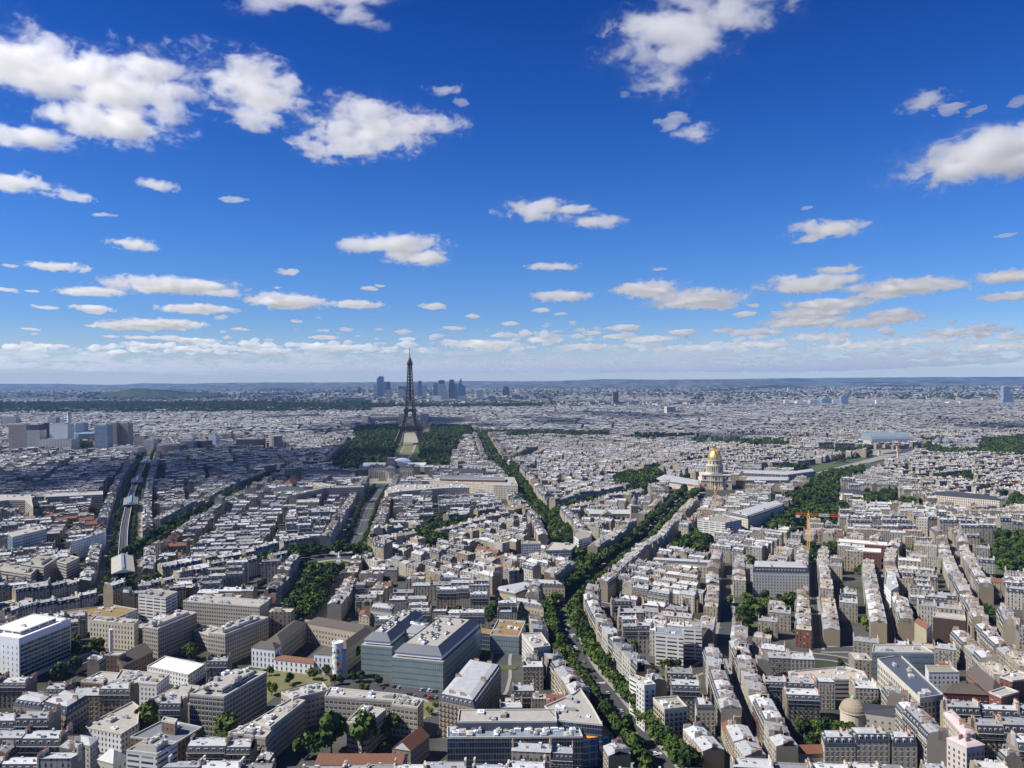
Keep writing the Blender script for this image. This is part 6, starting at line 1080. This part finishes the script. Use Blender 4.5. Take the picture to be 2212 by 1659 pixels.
# ------------------------------------------------------------------ trees
def crown(seed, nl=7, quads=520, leaf='leaf', rad=6.2, size=1.15, hgt=1.0):
    R_ = np.random.RandomState(seed); lob = [(R_.normal(0, 2.1), R_.normal(0, 2.1), 8.2 * hgt + R_.uniform(-2.6, 3.2) * hgt, R_.uniform(2.2, 3.6)) for _ in range(nl)]; m = MB()
    for k in range(quads):
        x, y, z, r = lob[R_.randint(nl)]; d = R_.normal(size=3); d /= np.linalg.norm(d); 
        if d[2] < -.5: d[2] *= -.4
        p = Vector((x, y, z)) + Vector(d) * r * R_.uniform(.72, 1.06); n_ = (Vector(d) + Vector(R_.normal(size=3)) * .55).normalized(); t = n_.cross(Vector((0, 0, 1)) if abs(n_.z) < .9 else Vector((1, 0, 0))).normalized(); b = n_.cross(t); s = size * R_.uniform(.6, 1.25); a = R_.uniform(0, 3.1); t, b = t * math.cos(a) + b * math.sin(a), b * math.cos(a) - t * math.sin(a)
        m.face([p - t * s - b * s * .5, p + t * s * .2 - b * s, p + t * s + b * s * .3, p - t * s * .3 + b * s], leaf)
    return m
TR = [crown(i, nl=[7, 9, 6, 8, 10, 5][i], quads=620, leaf=['leaf', 'leaf', 'leaf_dark', 'leaf', 'leaf_dark', 'leaf_bright'][i]).mesh('crown') for i in range(6)]
tm = MB(); tm.lathe(0, 0, [(0, .45), (2.5, .34), (6, .24), (9, .12)], 'bark', 7)
for a in range(5): tm.beam((0, 0, 3.2 + a * .5), (2.2 * math.cos(a * 1.3), 2.2 * math.sin(a * 1.3), 6.2 + a * .5), .22, 'bark')
TRUNK = tm.mesh('trunk'); FARC = [crown(40 + i, nl=6, quads=150, leaf='leaf_far', size=1.9).mesh('crown') for i in range(3)]
TS = []      # x, y, scale, type, phrase
tg = random.Random(5)
for nm, wd, pl, tr, br, lab in ROADS:
    pl = smooth(pl)
    for o in tr:
        for i, (x, y) in enumerate(resample(offs(pl, o), 8.5 if wd != 52 else 8)):
            if infov(x, y, 20) and tg.random() < .93 and math.hypot(x - ctr_sq[0], y - ctr_sq[1]) > RSQ + 3: TS.append((x + tg.uniform(-.6, .6), y + tg.uniform(-.6, .6), tg.uniform(.88, 1.25) if wd < 38 or wd > 50 else tg.uniform(.5, .68), tg.choice([0, 1, 3, 3, 4]), 'street', lab))
for a in range(22):
    t = a * .285
    TS.append((ctr_sq[0] + (RSQ + 4) * math.cos(t), ctr_sq[1] + (RSQ + 4) * math.sin(t), 1.0, a % 3, 'street', 'round square'))
for poly, sp, s_ in PARKS:
    xs = [p[0] for p in poly]; ys = [p[1] for p in poly]; x = min(xs)
    while x < max(xs):
        y = min(ys)
        while y < max(ys):
            a, b = x + tg.uniform(-.38, .38) * sp, y + tg.uniform(-.38, .38) * sp
            if inpoly(np.array([a]), np.array([b]), poly)[0] and tg.random() < .93 and math.sin(a * .045 + 2 * math.sin(b * .03)) + .4 * math.sin(b * .11) > -1.12 and occ_pts(np.array([a]), np.array([b]))[0] in (0, 2): TS.append((a, b, s_ * tg.uniform(.65, 1.4), tg.choice([0, 1, 2, 2, 3, 4]), 'park', ''))
            y += sp
        x += sp
for x, y, si in GARD:
    if 400 < y < 4200 and infov(x, y, 0) and not occ_pts(np.array([x]), np.array([y]))[0]:
        for k in range(tg.choice([0, 1, 1, 2, 3])): TS.append((x + tg.uniform(-5, 5), y + tg.uniform(-5, 5), tg.uniform(.45, .9), tg.choice([0, 1, 2, 3, 4, 5] if tg.random() < .3 else [0, 1, 2]), 'court', ''))
for p, x, yb, s_, t in (('A2', 612, 1545, 1.7, 0), ('A2', 858, 1555, 1.7, 1), ('A2', 1080, 1420, 1.25, 3), ('A2', 430, 1590, 1.1, 0), ('A2', 1015, 1575, .8, 2), ('A1', 1175, 1370, 1.35, 3), ('A1', 1800, 1480, 1.5, 1), ('A1', 475, 1010, 1.2, 4), ('A1', 600, 930, 1.0, 4), ('A1', 1500, 800, 1.0, 0), ('A1', 440, 1690, 1.2, 5), ('A1', 540, 1690, 1.2, 5),
                        ('A1', 1680, 900, .9, 4), ('A1', 1780, 860, .8, 2), ('A2', 800, 820, .9, 4), ('A2', 760, 830, .9, 2), ('A2', 1900, 500, 1.3, 2), ('A2', 1860, 540, 1.0, 4), ('A2', 640, 1000, .55, 2), ('A2', 680, 1000, .55, 4), ('A2', 785, 980, .6, 4), ('A2', 850, 980, .6, 4), ('A2', 980, 1010, .6, 4), ('A2', 850, 1060, .5, 0), ('A2', 890, 1070, .45, 5), ('A2', 140, 1090, .7, 5), ('A2', 470, 960, .7, 5), ('A2', 280, 1000, .6, 0),
                        ('A2', 570, 930, .6, 0), ('A2', 120, 930, .5, 0), ('A4', 1915, 1290, .7, 0), ('B4', 1905, 510, 1.9, 2), ('B4', 2040, 560, 1.6, 4), ('A3', 570, 1600, .6, 0), ('A3', 910, 1480, 1.2, 1), ('A3', 1010, 1640, 1.2, 0), ('A2', 1450, 1200, .4, 5), ('A2', 1390, 1240, .4, 5)):
    q = W(p, x, yb); TS.append((q[0], q[1], s_, t, 'single', ''))
TS.sort(key=lambda t: math.hypot(t[0], t[1])); NT, RT = [], []
for t in TS: (NT if len(NT) < 300 and visible(t) else RT).append(t)
KN = {0: 'round green tree', 1: 'broad green tree', 2: 'dark green tree', 3: 'light green tree', 4: 'dense dark tree', 5: 'yellow-green tree'}; PLC = {'street': 'street', 'park': 'park', 'court': 'courtyard', 'single': 'lone'}
first_crown = {}
def treelab(t): return place_label('%s %s' % (PLC[t[4]], KN[t[3]]), t[0], t[1])
for t in sorted(NT, key=lambda t: min(math.hypot(t[0] - r[0], t[1] - r[1]) for r in REFS)):
    x, y, s_, k, kd, lb = t; r = thing('tree', treelab(t), 'tree', (x, y, .3), tg.uniform(0, 6.28), 'plane trees of the streets and gardens'); 
    a = link('trunk', TRUNK, r); c = link('crown', TR[k], r); a.scale = (s_, s_, s_); c.scale = (s_ * tg.uniform(.92, 1.08), s_ * tg.uniform(.92, 1.08), s_ * tg.uniform(.9, 1.1)); first_crown.setdefault(k, c)
# the other trees: one object of points that carry copies of the tree crowns
FW = [(x, y, s * tg.uniform(.9, 1.1)) for x, y, s, *_ in RT]
for u0, u1, v0, v1, n_, sc_ in ((-150, 800, 872, 897, 8000, 1.8), (800, 1250, 878, 886, 1900, 1.5), (1740, 2212, 880, 900, 250, 1.4), (1540, 1640, 878, 884, 200, 1.6), (1150, 2212, 826, 860, 1300, 2.0), (0, 2212, 832, 868, 2400, 2.1), (180, 480, 850, 864, 500, 2.2)):
    for k in range(n_):
        u = tg.uniform(u0, u1); v = tg.uniform(v0, v1) - max(0, (u - 300)) * .008 * (v0 > 865); dy = v - level(u)
        if dy < 8: continue
        y = 233 * F / dy; x = (u - 1106) / F * y; FW.append((x, y, sc_ * tg.uniform(.7, 1.3)))
pm = bpy.data.meshes.new('distant_trees'); pm.vertices.add(len(FW)); pm.vertices.foreach_set('co', np.array([(x, y, .2) for x, y, s in FW], np.float32).ravel())
at = pm.attributes.new('size', 'FLOAT', 'POINT'); at.data.foreach_set('value', np.array([s for x, y, s in FW], np.float32)); at = pm.attributes.new('kind_index', 'INT', 'POINT'); at.data.foreach_set('value', np.array([tg.randrange(100) for _ in FW], np.int32))
dt = link('distant_trees', pm); dt['kind'] = 'stuff'; dt['label'] = 'mass of street and park trees filling avenues, gardens and far woods'
gt = bpy.data.node_groups.new('tree_scatter', 'GeometryNodeTree'); gt.interface.new_socket('Geometry', in_out='INPUT', socket_type='NodeSocketGeometry'); gt.interface.new_socket('Geometry', in_out='OUTPUT', socket_type='NodeSocketGeometry'); N = gt.nodes; L = gt.links.new
gi = N.new('NodeGroupInput'); go = N.new('NodeGroupOutput'); mp = N.new('GeometryNodeMeshToPoints'); L(gi.outputs[0], mp.inputs['Mesh']); cur = N.new('GeometryNodeJoinGeometry')
def attr(nm, ty):
    a = N.new('GeometryNodeInputNamedAttribute'); a.data_type = ty; a.inputs[0].default_value = nm; return a.outputs[0]
g2i = N.new('GeometryNodeGeometryToInstance'); srcs = []
for k in (0, 1, 2, 4):
    oi = N.new('GeometryNodeObjectInfo'); oi.inputs['Object'].default_value = first_crown.get(k); oi.inputs['As Instance'].default_value = True; oi.transform_space = 'ORIGINAL'; ip = N.new('GeometryNodeInstanceOnPoints'); md = N.new('FunctionNodeIntegerMath'); md.operation = 'MODULO'; L(attr('kind_index', 'INT'), md.inputs[0]); md.inputs[1].default_value = 4
    cmp_ = N.new('FunctionNodeCompare'); cmp_.data_type = 'INT'; cmp_.operation = 'EQUAL'; L(md.outputs[0], cmp_.inputs[2]); cmp_.inputs[3].default_value = len(srcs); rn = N.new('FunctionNodeRandomValue'); rn.data_type = 'FLOAT'; rn.inputs[3].default_value = 6.28; cx_ = N.new('ShaderNodeCombineXYZ'); L(rn.outputs[1], cx_.inputs[2])
    L(mp.outputs[0], ip.inputs['Points']); L(cmp_.outputs[0], ip.inputs['Selection']); L(oi.outputs['Geometry'], ip.inputs['Instance']); L(cx_.outputs[0], ip.inputs['Rotation']); L(attr('size', 'FLOAT'), ip.inputs['Scale']); L(ip.outputs[0], cur.inputs[0]); srcs.append(ip)
L(cur.outputs[0], go.inputs[0]); dt.modifiers.new('scatter', 'NODES').node_group = gt
print('trees', len(TS), len(FW))
# ------------------------------------------------------------------ cars
CARC = [(.02, .02, .022), (.45, .46, .47), (.75, .75, .76), (.06, .07, .09), (.5, .02, .02), (.03, .06, .16), (.25, .26, .27)]; CN = ['black', 'silver', 'white', 'charcoal', 'red', 'navy blue', 'grey']
flatmat('car_paint', (1, 1, 1), rough=.3, amt=0, tint=True, spec=.6)
cb = MB(); cb.loft([[(x, y, z) for x, y in ((-w_, -l_), (w_, -l_), (w_, l_), (-w_, l_))] for z, w_, l_ in ((.3, .82, 2.1), (.6, .9, 2.2), (.85, .86, 2.12))], 'car_paint'); CBODY = cb.mesh('body')
cb = MB(); cb.loft([[(-.78, -1.5, .86), (.78, -1.5, .86), (.78, .95, .86), (-.78, .95, .86)], [(-.62, -1.0, 1.42), (.62, -1.0, 1.42), (.62, .3, 1.42), (-.62, .3, 1.42)]], 'dark_pane'); CGL = cb.mesh('cabin')
cb = MB(); cb.face([(-.6, -.98, 1.44), (.6, -.98, 1.44), (.6, .28, 1.44), (-.6, .28, 1.44)], 'car_paint'); CRF = cb.mesh('roof')
cb = MB(); cb.loft([[(-.1, .33 * math.cos(t * .7854), .33 + .33 * math.sin(t * .7854)) for t in range(8)], [(.1, .33 * math.cos(t * .7854), .33 + .33 * math.sin(t * .7854)) for t in range(8)]], 'rubber'); CWH = cb.mesh('wheel')
def car(x, y, th, ci, lab, z=.3, grp='cars on the boulevard'):
    r = thing('car', lab, 'car', (x, y, z), th - math.pi / 2, grp); o = link('body', CBODY, r); o.color = (*CARC[ci], 1); link('cabin', CGL, r); o = link('roof', CRF, r); o.color = (*CARC[ci], 1)
    for a in (-.82, .82):
        for b in (-1.35, 1.35): link('wheel', CWH, r, (a, b, 0))
cr_ = random.Random(4)
for p, s in (('A3', '438 690 460 720 490 700 500 715 500 740 530 705 470 730 525 735 480 765 520 765 515 795 545 650 430 600 415 590 405 610 460 570 470 545 395 520 380 530 360 545 405 515 350 690 500 690 440 660 445 625'), ):
    a = [float(t) for t in s.split()]
    for i in range(0, len(a), 2): q = W(p, a[i], a[i + 1]); ci = 4 if i == 0 else cr_.choice([0, 1, 2, 3, 5, 6, 2, 1]); car(*q, cr_.choice([1.75, 1.75, 1.6, -1.4]), ci, place_label('%s car at the wide crossing' % CN[ci], *q))
for i, (x, y) in enumerate(((1325, 1045), (1355, 1048), (1382, 1050), (1410, 1055), (1440, 1058), (1110, 1020), (1145, 1028), (1020, 1030), (1210, 1080), (1240, 1082), (1265, 1095), (1350, 1090), (1385, 1105), (1415, 1108), (1440, 1105), (1195, 1095))):
    q = W('A2', x, y); ci = [1, 5, 2, 6, 0, 0, 1, 3, 3, 0, 6, 3, 4, 0, 6, 2][i]; car(*q, 1.35, ci, place_label('%s car parked in the hospital yard' % CN[ci], *q), grp='cars in the hospital yard')
for ri, off, step in ((0, 4, 26), (0, -4.5, 31), (4, -4.8, 15), (3, 5.0, 13), (8, 15.5, 9), (5, 5, 16), (2, -4.8, 14), (12, 3, 30)):
    pl = smooth(ROADS[ri][2])
    for i, (x, y) in enumerate(resample(offs(pl, off), step)):
        if infov(x, y, -10) and y < 1100 and cr_.random() < .75:
            d2 = pl[min(len(pl) - 1, 1 + min(range(len(pl)), key=lambda k: math.hypot(pl[k][0] - x, pl[k][1] - y)))]; ci = cr_.choice([0, 1, 2, 3, 5, 6]); near_ = min(range(1, len(pl)), key=lambda k: math.hypot(pl[k][0] - x, pl[k][1] - y)); th = math.atan2(pl[near_][1] - pl[near_ - 1][1], pl[near_][0] - pl[near_ - 1][0]); car(x, y, th, ci, place_label('%s car along %s' % (CN[ci], {'boulevard': 'the boulevard', 'narrow_street': 'a narrow street', 'metro_boulevard': 'the metro boulevard', 'avenue': 'the avenue'}[ROADS[ri][0]]), x, y), grp='cars along the streets')
# ------------------------------------------------------------------ clouds
cm = bpy.data.materials.new('cloud'); cm.use_nodes = True; n = cm.node_tree.nodes; n.clear(); o_ = n.new('ShaderNodeOutputMaterial'); pv_ = n.new('ShaderNodeVolumePrincipled'); pv_.inputs['Color'].default_value = (1, 1, 1, 1); pv_.inputs['Anisotropy'].default_value = .5; pv_.inputs['Density'].default_value = .012; cm.node_tree.links.new(pv_.outputs[0], o_.inputs['Volume'])
tb, tl, ms_ = n.new('ShaderNodeBsdfTransparent'), n.new('ShaderNodeBsdfDiffuse'), n.new('ShaderNodeMixShader'); tl.inputs[0].default_value = (.9, .9, .9, 1); ms_.inputs[0].default_value = .05
for a_, b_ in ((tb.outputs[0], ms_.inputs[1]), (tl.outputs[0], ms_.inputs[2]), (ms_.outputs[0], o_.inputs['Surface'])): cm.node_tree.links.new(a_, b_)
def bake_hull(ob, g, N, L, vc, mat=None):      # turn the density field into a real mesh hull
    v2m = N.new('GeometryNodeVolumeToMesh'); v2m.inputs['Threshold'].default_value = .12; L(vc.outputs[0], v2m.inputs['Volume']); ss = N.new('GeometryNodeSetShadeSmooth'); L(v2m.outputs[0], ss.inputs[0]); sm = N.new('GeometryNodeSetMaterial'); sm.inputs['Material'].default_value = mat or cm; L(ss.outputs[0], sm.inputs['Geometry']); og = N.new('NodeGroupOutput'); L(sm.outputs[0], og.inputs[0])
    md = ob.modifiers.new('hull', 'NODES'); md.node_group = g; tmp = bpy.data.objects.new('tmp', ob.data); HULLS.append((ob, g)); bpy.data.objects.remove(tmp)
HULLS = []
ALT = 1500.0
def cloud(els, label, T=1.0, vox=15, thr=0.0, seed=0, name='cloud', world=False, stuff=False, dens=1.0, soft=0):
    wl = []
    for e in els:
        if world: c = Vector((e[0], e[1], ALT)); hx, hy = e[2], e[3]
        else:
            cx, cyy, rx, ry = e; c0 = W('-', cx, cyy, ALT); hx = abs(W('-', cx + rx, cyy, ALT)[0] - c0[0]); a, b = W('-', cx, cyy - ry, ALT), W('-', cx, cyy + ry, ALT); hy = abs(a[1] - b[1]) / 2; c = Vector(((a[0] + b[0]) / 2, (a[1] + b[1]) / 2, ALT)); hy = min(hy, hx * 2.2)
        h = min(min(hx, hy) * .30, 165) * T
        if not world: dd_ = c.y; h = min(h, .8 * e[3] * dd_ / F); hy *= .8 if dd_ > 5000 else 1
        wl.append((c + Vector((0, 0, h * .4)), hx, hy, h))
    lo = Vector([min(q[0][i] - q[i + 1] * 1.4 for q in wl) for i in range(3)]); hi = Vector([max(q[0][i] + q[i + 1] * 1.4 for q in wl) for i in range(3)]); ctr = (lo + hi) / 2; sz = hi - lo
    dist = ctr.y; vox = max(vox, dist * .0022, max(sz.x, sz.y) / 220)
    g = bpy.data.node_groups.new('cloud_field', 'GeometryNodeTree'); g.interface.new_socket('Geometry', in_out='INPUT', socket_type='NodeSocketGeometry'); g.interface.new_socket('Geometry', in_out='OUTPUT', socket_type='NodeSocketGeometry'); N = g.nodes; L = g.links.new
    ob = thing(name, label, 'cloud', ctr, data=bpy.data.meshes.new('cloud'), group='small fair-weather clouds') if not stuff else link(name, bpy.data.meshes.new('cloud'), None, ctr)
    if stuff: ob['kind'] = 'stuff'; ob['label'] = label
    vc = N.new('GeometryNodeVolumeCube'); vc.inputs['Min'].default_value = -sz / 2; vc.inputs['Max'].default_value = sz / 2
    for i, k in enumerate('XYZ'): vc.inputs['Resolution ' + k].default_value = max(10, min(400, int(sz[i] / (vox if i < 2 else vox * .7))))
    def field(N, L, pos, det):
        def vm(op, a, b):
            x = N.new('ShaderNodeVectorMath'); x.operation = op
            for i, q in ((0, a), (1, b)):
                if hasattr(q, 'links'): L(q, x.inputs[i])
                elif q is not None: x.inputs[i].default_value = q
            return x.outputs['Value'] if op == 'LENGTH' else x.outputs[0]
        def mm(op, a, b, c=None):
            x = N.new('ShaderNodeMath'); x.operation = op
            for i, q in ((0, a), (1, b), (2, c)):
                if hasattr(q, 'links'): L(q, x.inputs[i])
                elif q is not None: x.inputs[i].default_value = q
            return x.outputs[0]
        cur = None; wob = N.new('ShaderNodeTexNoise'); wob.inputs['Scale'].default_value = 1 / (.9 * wl[0][1]); wob.inputs['Detail'].default_value = 1; L(vm('ADD', pos, (seed * 71.3, 0, 0)), wob.inputs['Vector']); wp = vm('ADD', pos, vm('MULTIPLY', vm('SUBTRACT', wob.outputs['Color'], (.5, .5, .5)), (wl[0][1] * .38, wl[0][2] * .38, 0)))
        for c, hx, hy, h in wl:
            l = vm('LENGTH', vm('DIVIDE', vm('SUBTRACT', wp, c - ctr), (hx, hy, h)), None); cur = l if cur is None else mm('SMOOTH_MIN', cur, l, .35)
        no = N.new('ShaderNodeTexNoise'); no.inputs['Scale'].default_value = 1 / min(190.0 + dist * .008, max(.6 * wl[0][1], vox * 6)); no.inputs['Detail'].default_value = det; no.inputs['Roughness'].default_value = .68; no.inputs['Distortion'].default_value = .3
        L(vm('MULTIPLY', vm('ADD', pos, (seed * 913.3, seed * 517.7, 0)), (1, 1, 1.6)), no.inputs['Vector'])
        return mm('ADD', mm('SUBTRACT', 1.0, cur), mm('MULTIPLY', mm('SUBTRACT', no.outputs[0], .53 + thr), 4.6 if soft else 3.8)), mm
    f, mm = field(N, L, N.new('GeometryNodeInputPosition').outputs[0], 7)
    f = mm('MULTIPLY', mm('ADD', f, soft * .5), 2.0); cl = N.new('ShaderNodeClamp'); L(f, cl.inputs[0]); L(cl.outputs[0], vc.inputs['Density']); mat = cm
    if soft:
        mat = cm.copy(); mat.name = 'soft_cloud'; n = mat.node_tree.nodes; tc = n.new('ShaderNodeTexCoord'); f, mm = field(n, mat.node_tree.links.new, tc.outputs['Object'], 6); pv = [x for x in n if x.type == 'PRINCIPLED_VOLUME'][0]; f = mm('MULTIPLY', mm('POWER', mm('MINIMUM', mm('MAXIMUM', mm('MULTIPLY', mm('ADD', f, .15), 1.9), 0), 1), 1.3), dens * .019); mat.node_tree.links.new(f, pv.inputs['Density'])
        [x for x in n if x.type == 'MIX_SHADER'][0].inputs[0].default_value = .004;
    bake_hull(ob, g, N, L, vc, mat); return ob
BIG = [([(60, 150, 130, 80), (250, 200, 130, 60), (350, 170, 70, 50), (240, 270, 110, 40), (60, 305, 110, 20)], 'largest cloud, a broad white heap cut by the frame edge'), ([(550, 190, 95, 62), (550, 255, 60, 28)], 'round puffy white cloud beside the largest one'), ([(800, 262, 75, 42), (690, 325, 45, 26), (750, 300, 70, 40), (830, 300, 70, 34), (890, 275, 60, 26), (960, 268, 45, 20)], 'long white cloud sloping up above the iron tower'),
 ([(700, -12, 200, 40), (580, 8, 60, 24), (770, 35, 60, 24)], 'white cloud cut by the top edge above the long sloping one'), ([(1440, 90, 130, 70), (1560, 40, 130, 60), (1430, 190, 70, 28)], 'big ragged white cloud high above the golden dome'), ([(2140, 350, 140, 40), (2200, 315, 90, 34)], 'smooth-bottomed grey white cloud cut by the frame over the stone town'),
 ([(850, 535, 100, 17), (900, 560, 60, 16)], 'two-lobed flat cloud straight above the iron tower'), ([(370, 620, 115, 15), (200, 632, 70, 8), (480, 635, 40, 8)], 'long low flat cloud over the riverside towers'), ([(1500, 648, 75, 22), (1540, 662, 50, 8)], 'domed white cloud, larger of the pair left of the dome spire'), ([(1400, 630, 62, 13)], 'flat white cloud, smaller of the pair above the triumphal arch'),
 ([(1160, 458, 72, 17), (1240, 455, 45, 9)], 'thin stretched cloud high in the middle'), ([(1292, 482, 52, 13)], 'small bright cloud just below the thin stretched one'), ([(1790, 500, 72, 14), (1740, 520, 30, 7)], 'slanted wispy cloud rising over the stone town'), ([(30, 400, 75, 24)], 'small white cloud touching the frame below the largest one'), ([(160, 425, 34, 15)], 'tiny puff following the small cloud at the frame')]
for i, (e, l) in enumerate(BIG): cloud(e, l, seed=i + 1, vox=13, T=.8 if i < 6 else .55, soft=1,  thr=.03 if i == 4 else 0)
SM = '345 403 36 11 960 195 38 9 995 220 20 9 505 433 30 6 222 465 25 4 290 532 38 10 125 579 50 8 22 575 14 5 622 589 22 6 300 -5 1 1 1195 578 45 7 1425 583 16 3 1500 290 35 15 1455 262 28 22 1345 207 14 8 1995 222 38 18 2055 235 28 14 2210 215 20 22 2110 240 16 10 1740 450 10 6 1810 585 40 7 1745 617 70 14 1960 622 85 13 1900 640 50 6 1790 660 75 9 1750 680 60 8 1735 698 60 9 1870 700 45 8 1935 690 40 7 1925 678 36 7 2180 600 50 11 2180 642 40 8 2170 510 14 6 1210 642 52 8 1170 672 20 7 1210 679 12 5 1018 684 18 4 1100 700 20 4 935 664 24 7 920 665 10 5 770 660 48 7 620 655 60 12 700 730 28 4 425 670 64 8 200 670 32 9 340 702 76 8 270 707 40 7 400 705 20 7 420 737 40 4 390 733 18 4 340 730 14 4 300 730 24 4 240 728 14 3 330 748 34 4 400 752 28 3 95 665 20 4 70 630 16 3 20 628 18 6 600 622 10 3 800 625 24 4 820 618 10 6 1610 680 24 6 1625 662 14 4 1625 718 36 5 1560 715 20 4 1470 718 26 4 1350 708 30 4 1280 720 22 4 1760 730 38 6 2080 718 58 6 2000 735 50 4 1040 745 58 6 1180 735 34 6 1090 725 28 5 880 733 16 5 980 710 20 4 1340 728 28 5 1400 735 40 6 2120 705 20 4 1620 745 50 4 1260 750 40 4 1500 752 50 4 560 755 50 4 730 752 40 5 100 748 30 4 200 705 12 3 520 712 16 3 640 695 14 3 2150 748 50 5 1850 748 50 5 70 712 16 3'
a = [float(t) for t in SM.split()]; sk = [tuple(a[i:i + 4]) for i in range(0, len(a), 4)]; sk = sorted([q for q in sk if q[2] > 2], key=lambda q: -q[1])
for i, q in enumerate(sk):
    lab = '%s cloud %s, %s above the horizon' % ('thin flat' if q[3] < 5 else 'small flat' if q[3] < 8 else 'small puffy', 'left of the iron tower' if q[0] < 880 else 'between the iron tower and the golden dome' if q[0] < 1550 else 'right of the golden dome', '%s'); used_l[lab] = used_l.get(lab, 0) + 1; n_ = used_l[lab]
    cloud([q], lab % {1: 'lowest'}.get(n_, ordw(n_)), seed=30 + i, vox=14, T=.75, thr=-.02, soft=1 if q[2] > 33 else 0)
# cloud bank along the horizon and the clouds overhead whose shade lies on the town
def cloud_bank(name, lab, lo, hi, res, ns, a0, a1, dn):
    sz = hi - lo; ctr = (lo + hi) / 2; g = bpy.data.node_groups.new('cloud_bank_field', 'GeometryNodeTree'); g.interface.new_socket('Geometry', in_out='INPUT', socket_type='NodeSocketGeometry'); g.interface.new_socket('Geometry', in_out='OUTPUT', socket_type='NodeSocketGeometry'); N = g.nodes; L = g.links.new
    ob = link(name, bpy.data.meshes.new(name), None, ctr); ob['kind'] = 'stuff'; ob['label'] = lab
    vc = N.new('GeometryNodeVolumeCube'); vc.inputs['Min'].default_value = -sz / 2; vc.inputs['Max'].default_value = sz / 2
    for k, r in zip('XYZ', res): vc.inputs['Resolution ' + k].default_value = r
    pos = N.new('GeometryNodeInputPosition').outputs[0]; no = N.new('ShaderNodeTexNoise'); no.inputs['Scale'].default_value = 1 / ns; no.inputs['Detail'].default_value = 4; no.inputs['Roughness'].default_value = .5; L(pos, no.inputs['Vector']); n2 = N.new('ShaderNodeTexNoise'); n2.inputs['Scale'].default_value = 1 / 9000; n2.inputs['Detail'].default_value = 2; L(pos, n2.inputs['Vector'])
    s = N.new('ShaderNodeSeparateXYZ'); L(pos, s.inputs[0]); mrg = N.new('ShaderNodeMapRange'); mrg.inputs[1].default_value = -sz.y / 2 + 3000; mrg.inputs[2].default_value = sz.y * .1; mrg.inputs[3].default_value = a0; mrg.inputs[4].default_value = a1; L(s.outputs[1], mrg.inputs[0])
    def mm(op, a, b):
        x = N.new('ShaderNodeMath'); x.operation = op
        for i, q in ((0, a), (1, b)):
            if hasattr(q, 'links'): L(q, x.inputs[i])
            else: x.inputs[i].default_value = q
        return x.outputs[0]
    yw = mm('ADD', s.outputs[1], ctr.y); z = mm('MULTIPLY', mm('ABSOLUTE', mm('ADD', mm('ADD', s.outputs[2], ctr.z - 1500), mm('MULTIPLY', mm('MULTIPLY', yw, yw), 1 / 13.0e6)), 0), 1 / 1300); f = mm('ADD', mm('ADD', mm('SUBTRACT', no.outputs[0], .5), mm('MULTIPLY', mm('SUBTRACT', n2.outputs[0], .5), .35)), mm('SUBTRACT', mrg.outputs[0], z)); f = mm('MULTIPLY', f, 9); cl = N.new('ShaderNodeClamp'); L(f, cl.inputs[0]); L(cl.outputs[0], vc.inputs['Density']); bm = cm.copy(); bm.name = 'far_cloud'; [x for x in bm.node_tree.nodes if x.type == 'PRINCIPLED_VOLUME'][0].inputs['Density'].default_value = dn; [x for x in bm.node_tree.nodes if x.type == 'PRINCIPLED_VOLUME'][0].inputs['Color'].default_value = (.97, .985, 1, 1); [x for x in bm.node_tree.nodes if x.type == 'MIX_SHADER'][0].inputs[0].default_value = .01; bake_hull(ob, g, N, L, vc, bm)  # far clouds tinted faintly blue: haze of the air put into their colour
cloud_bank('cloud_bank', 'distant bank of countless small clouds above the horizon', Vector((-40000, 30000, 350)), Vector((40000, 98000, 1750)), (480, 400, 26), 1250, -.09, .018, .0013)
cloud_bank('cloud_flecks', 'countless tiny white cloud flecks low in the sky', Vector((-24000, 15500, 1150)), Vector((24000, 36000, 1650)), (480, 220, 12), 900, -.165, -.085, .008)
cloud([(-2150, 1620, 470, 400), (-2000, 1960, 460, 230), (-2480, 1500, 380, 260)], 'cloud outside the frame whose shade covers the riverside quarter', world=True, seed=201, T=.55, thr=-.04, vox=24)
dg_ = bpy.context.evaluated_depsgraph_get()
for ob, g in HULLS:
    me = bpy.data.meshes.new_from_object(ob.evaluated_get(dg_), preserve_all_data_layers=False, depsgraph=dg_); ob.modifiers.clear(); ob.data = me; me.name = 'cloud'
    pass
    print('hull', ob.name, len(me.polygons)) if len(me.polygons) < 50 or len(me.polygons) > 60000 else None
    bpy.data.node_groups.remove(g)
# ------------------------------------------------------------------ haze over the town
hm = bpy.data.materials.new('haze'); hm.use_nodes = True; n = hm.node_tree.nodes; n.clear(); o_ = n.new('ShaderNodeOutputMaterial'); hv = n.new('ShaderNodeVolumePrincipled'); hv.inputs['Color'].default_value = (.27, .50, 1.0, 1); hv.inputs['Density'].default_value = 2.5e-5; hv.inputs['Anisotropy'].default_value = 0.0; hm.node_tree.links.new(hv.outputs[0], o_.inputs['Volume'])
MATS['haze'] = hm; m = MB(); m.box(-71000, -3100, -1, 71000, 25600, 420, 'haze', bottom=True); hz_ = link('haze', m.mesh('haze')); hz_['kind'] = 'stuff'; hz_['label'] = 'thin blue haze over the town'
for lb, os_ in LAB.items():
    if len(lb.split()) > 16: print('LONG', lb)
print('objects', len(bpy.data.objects))
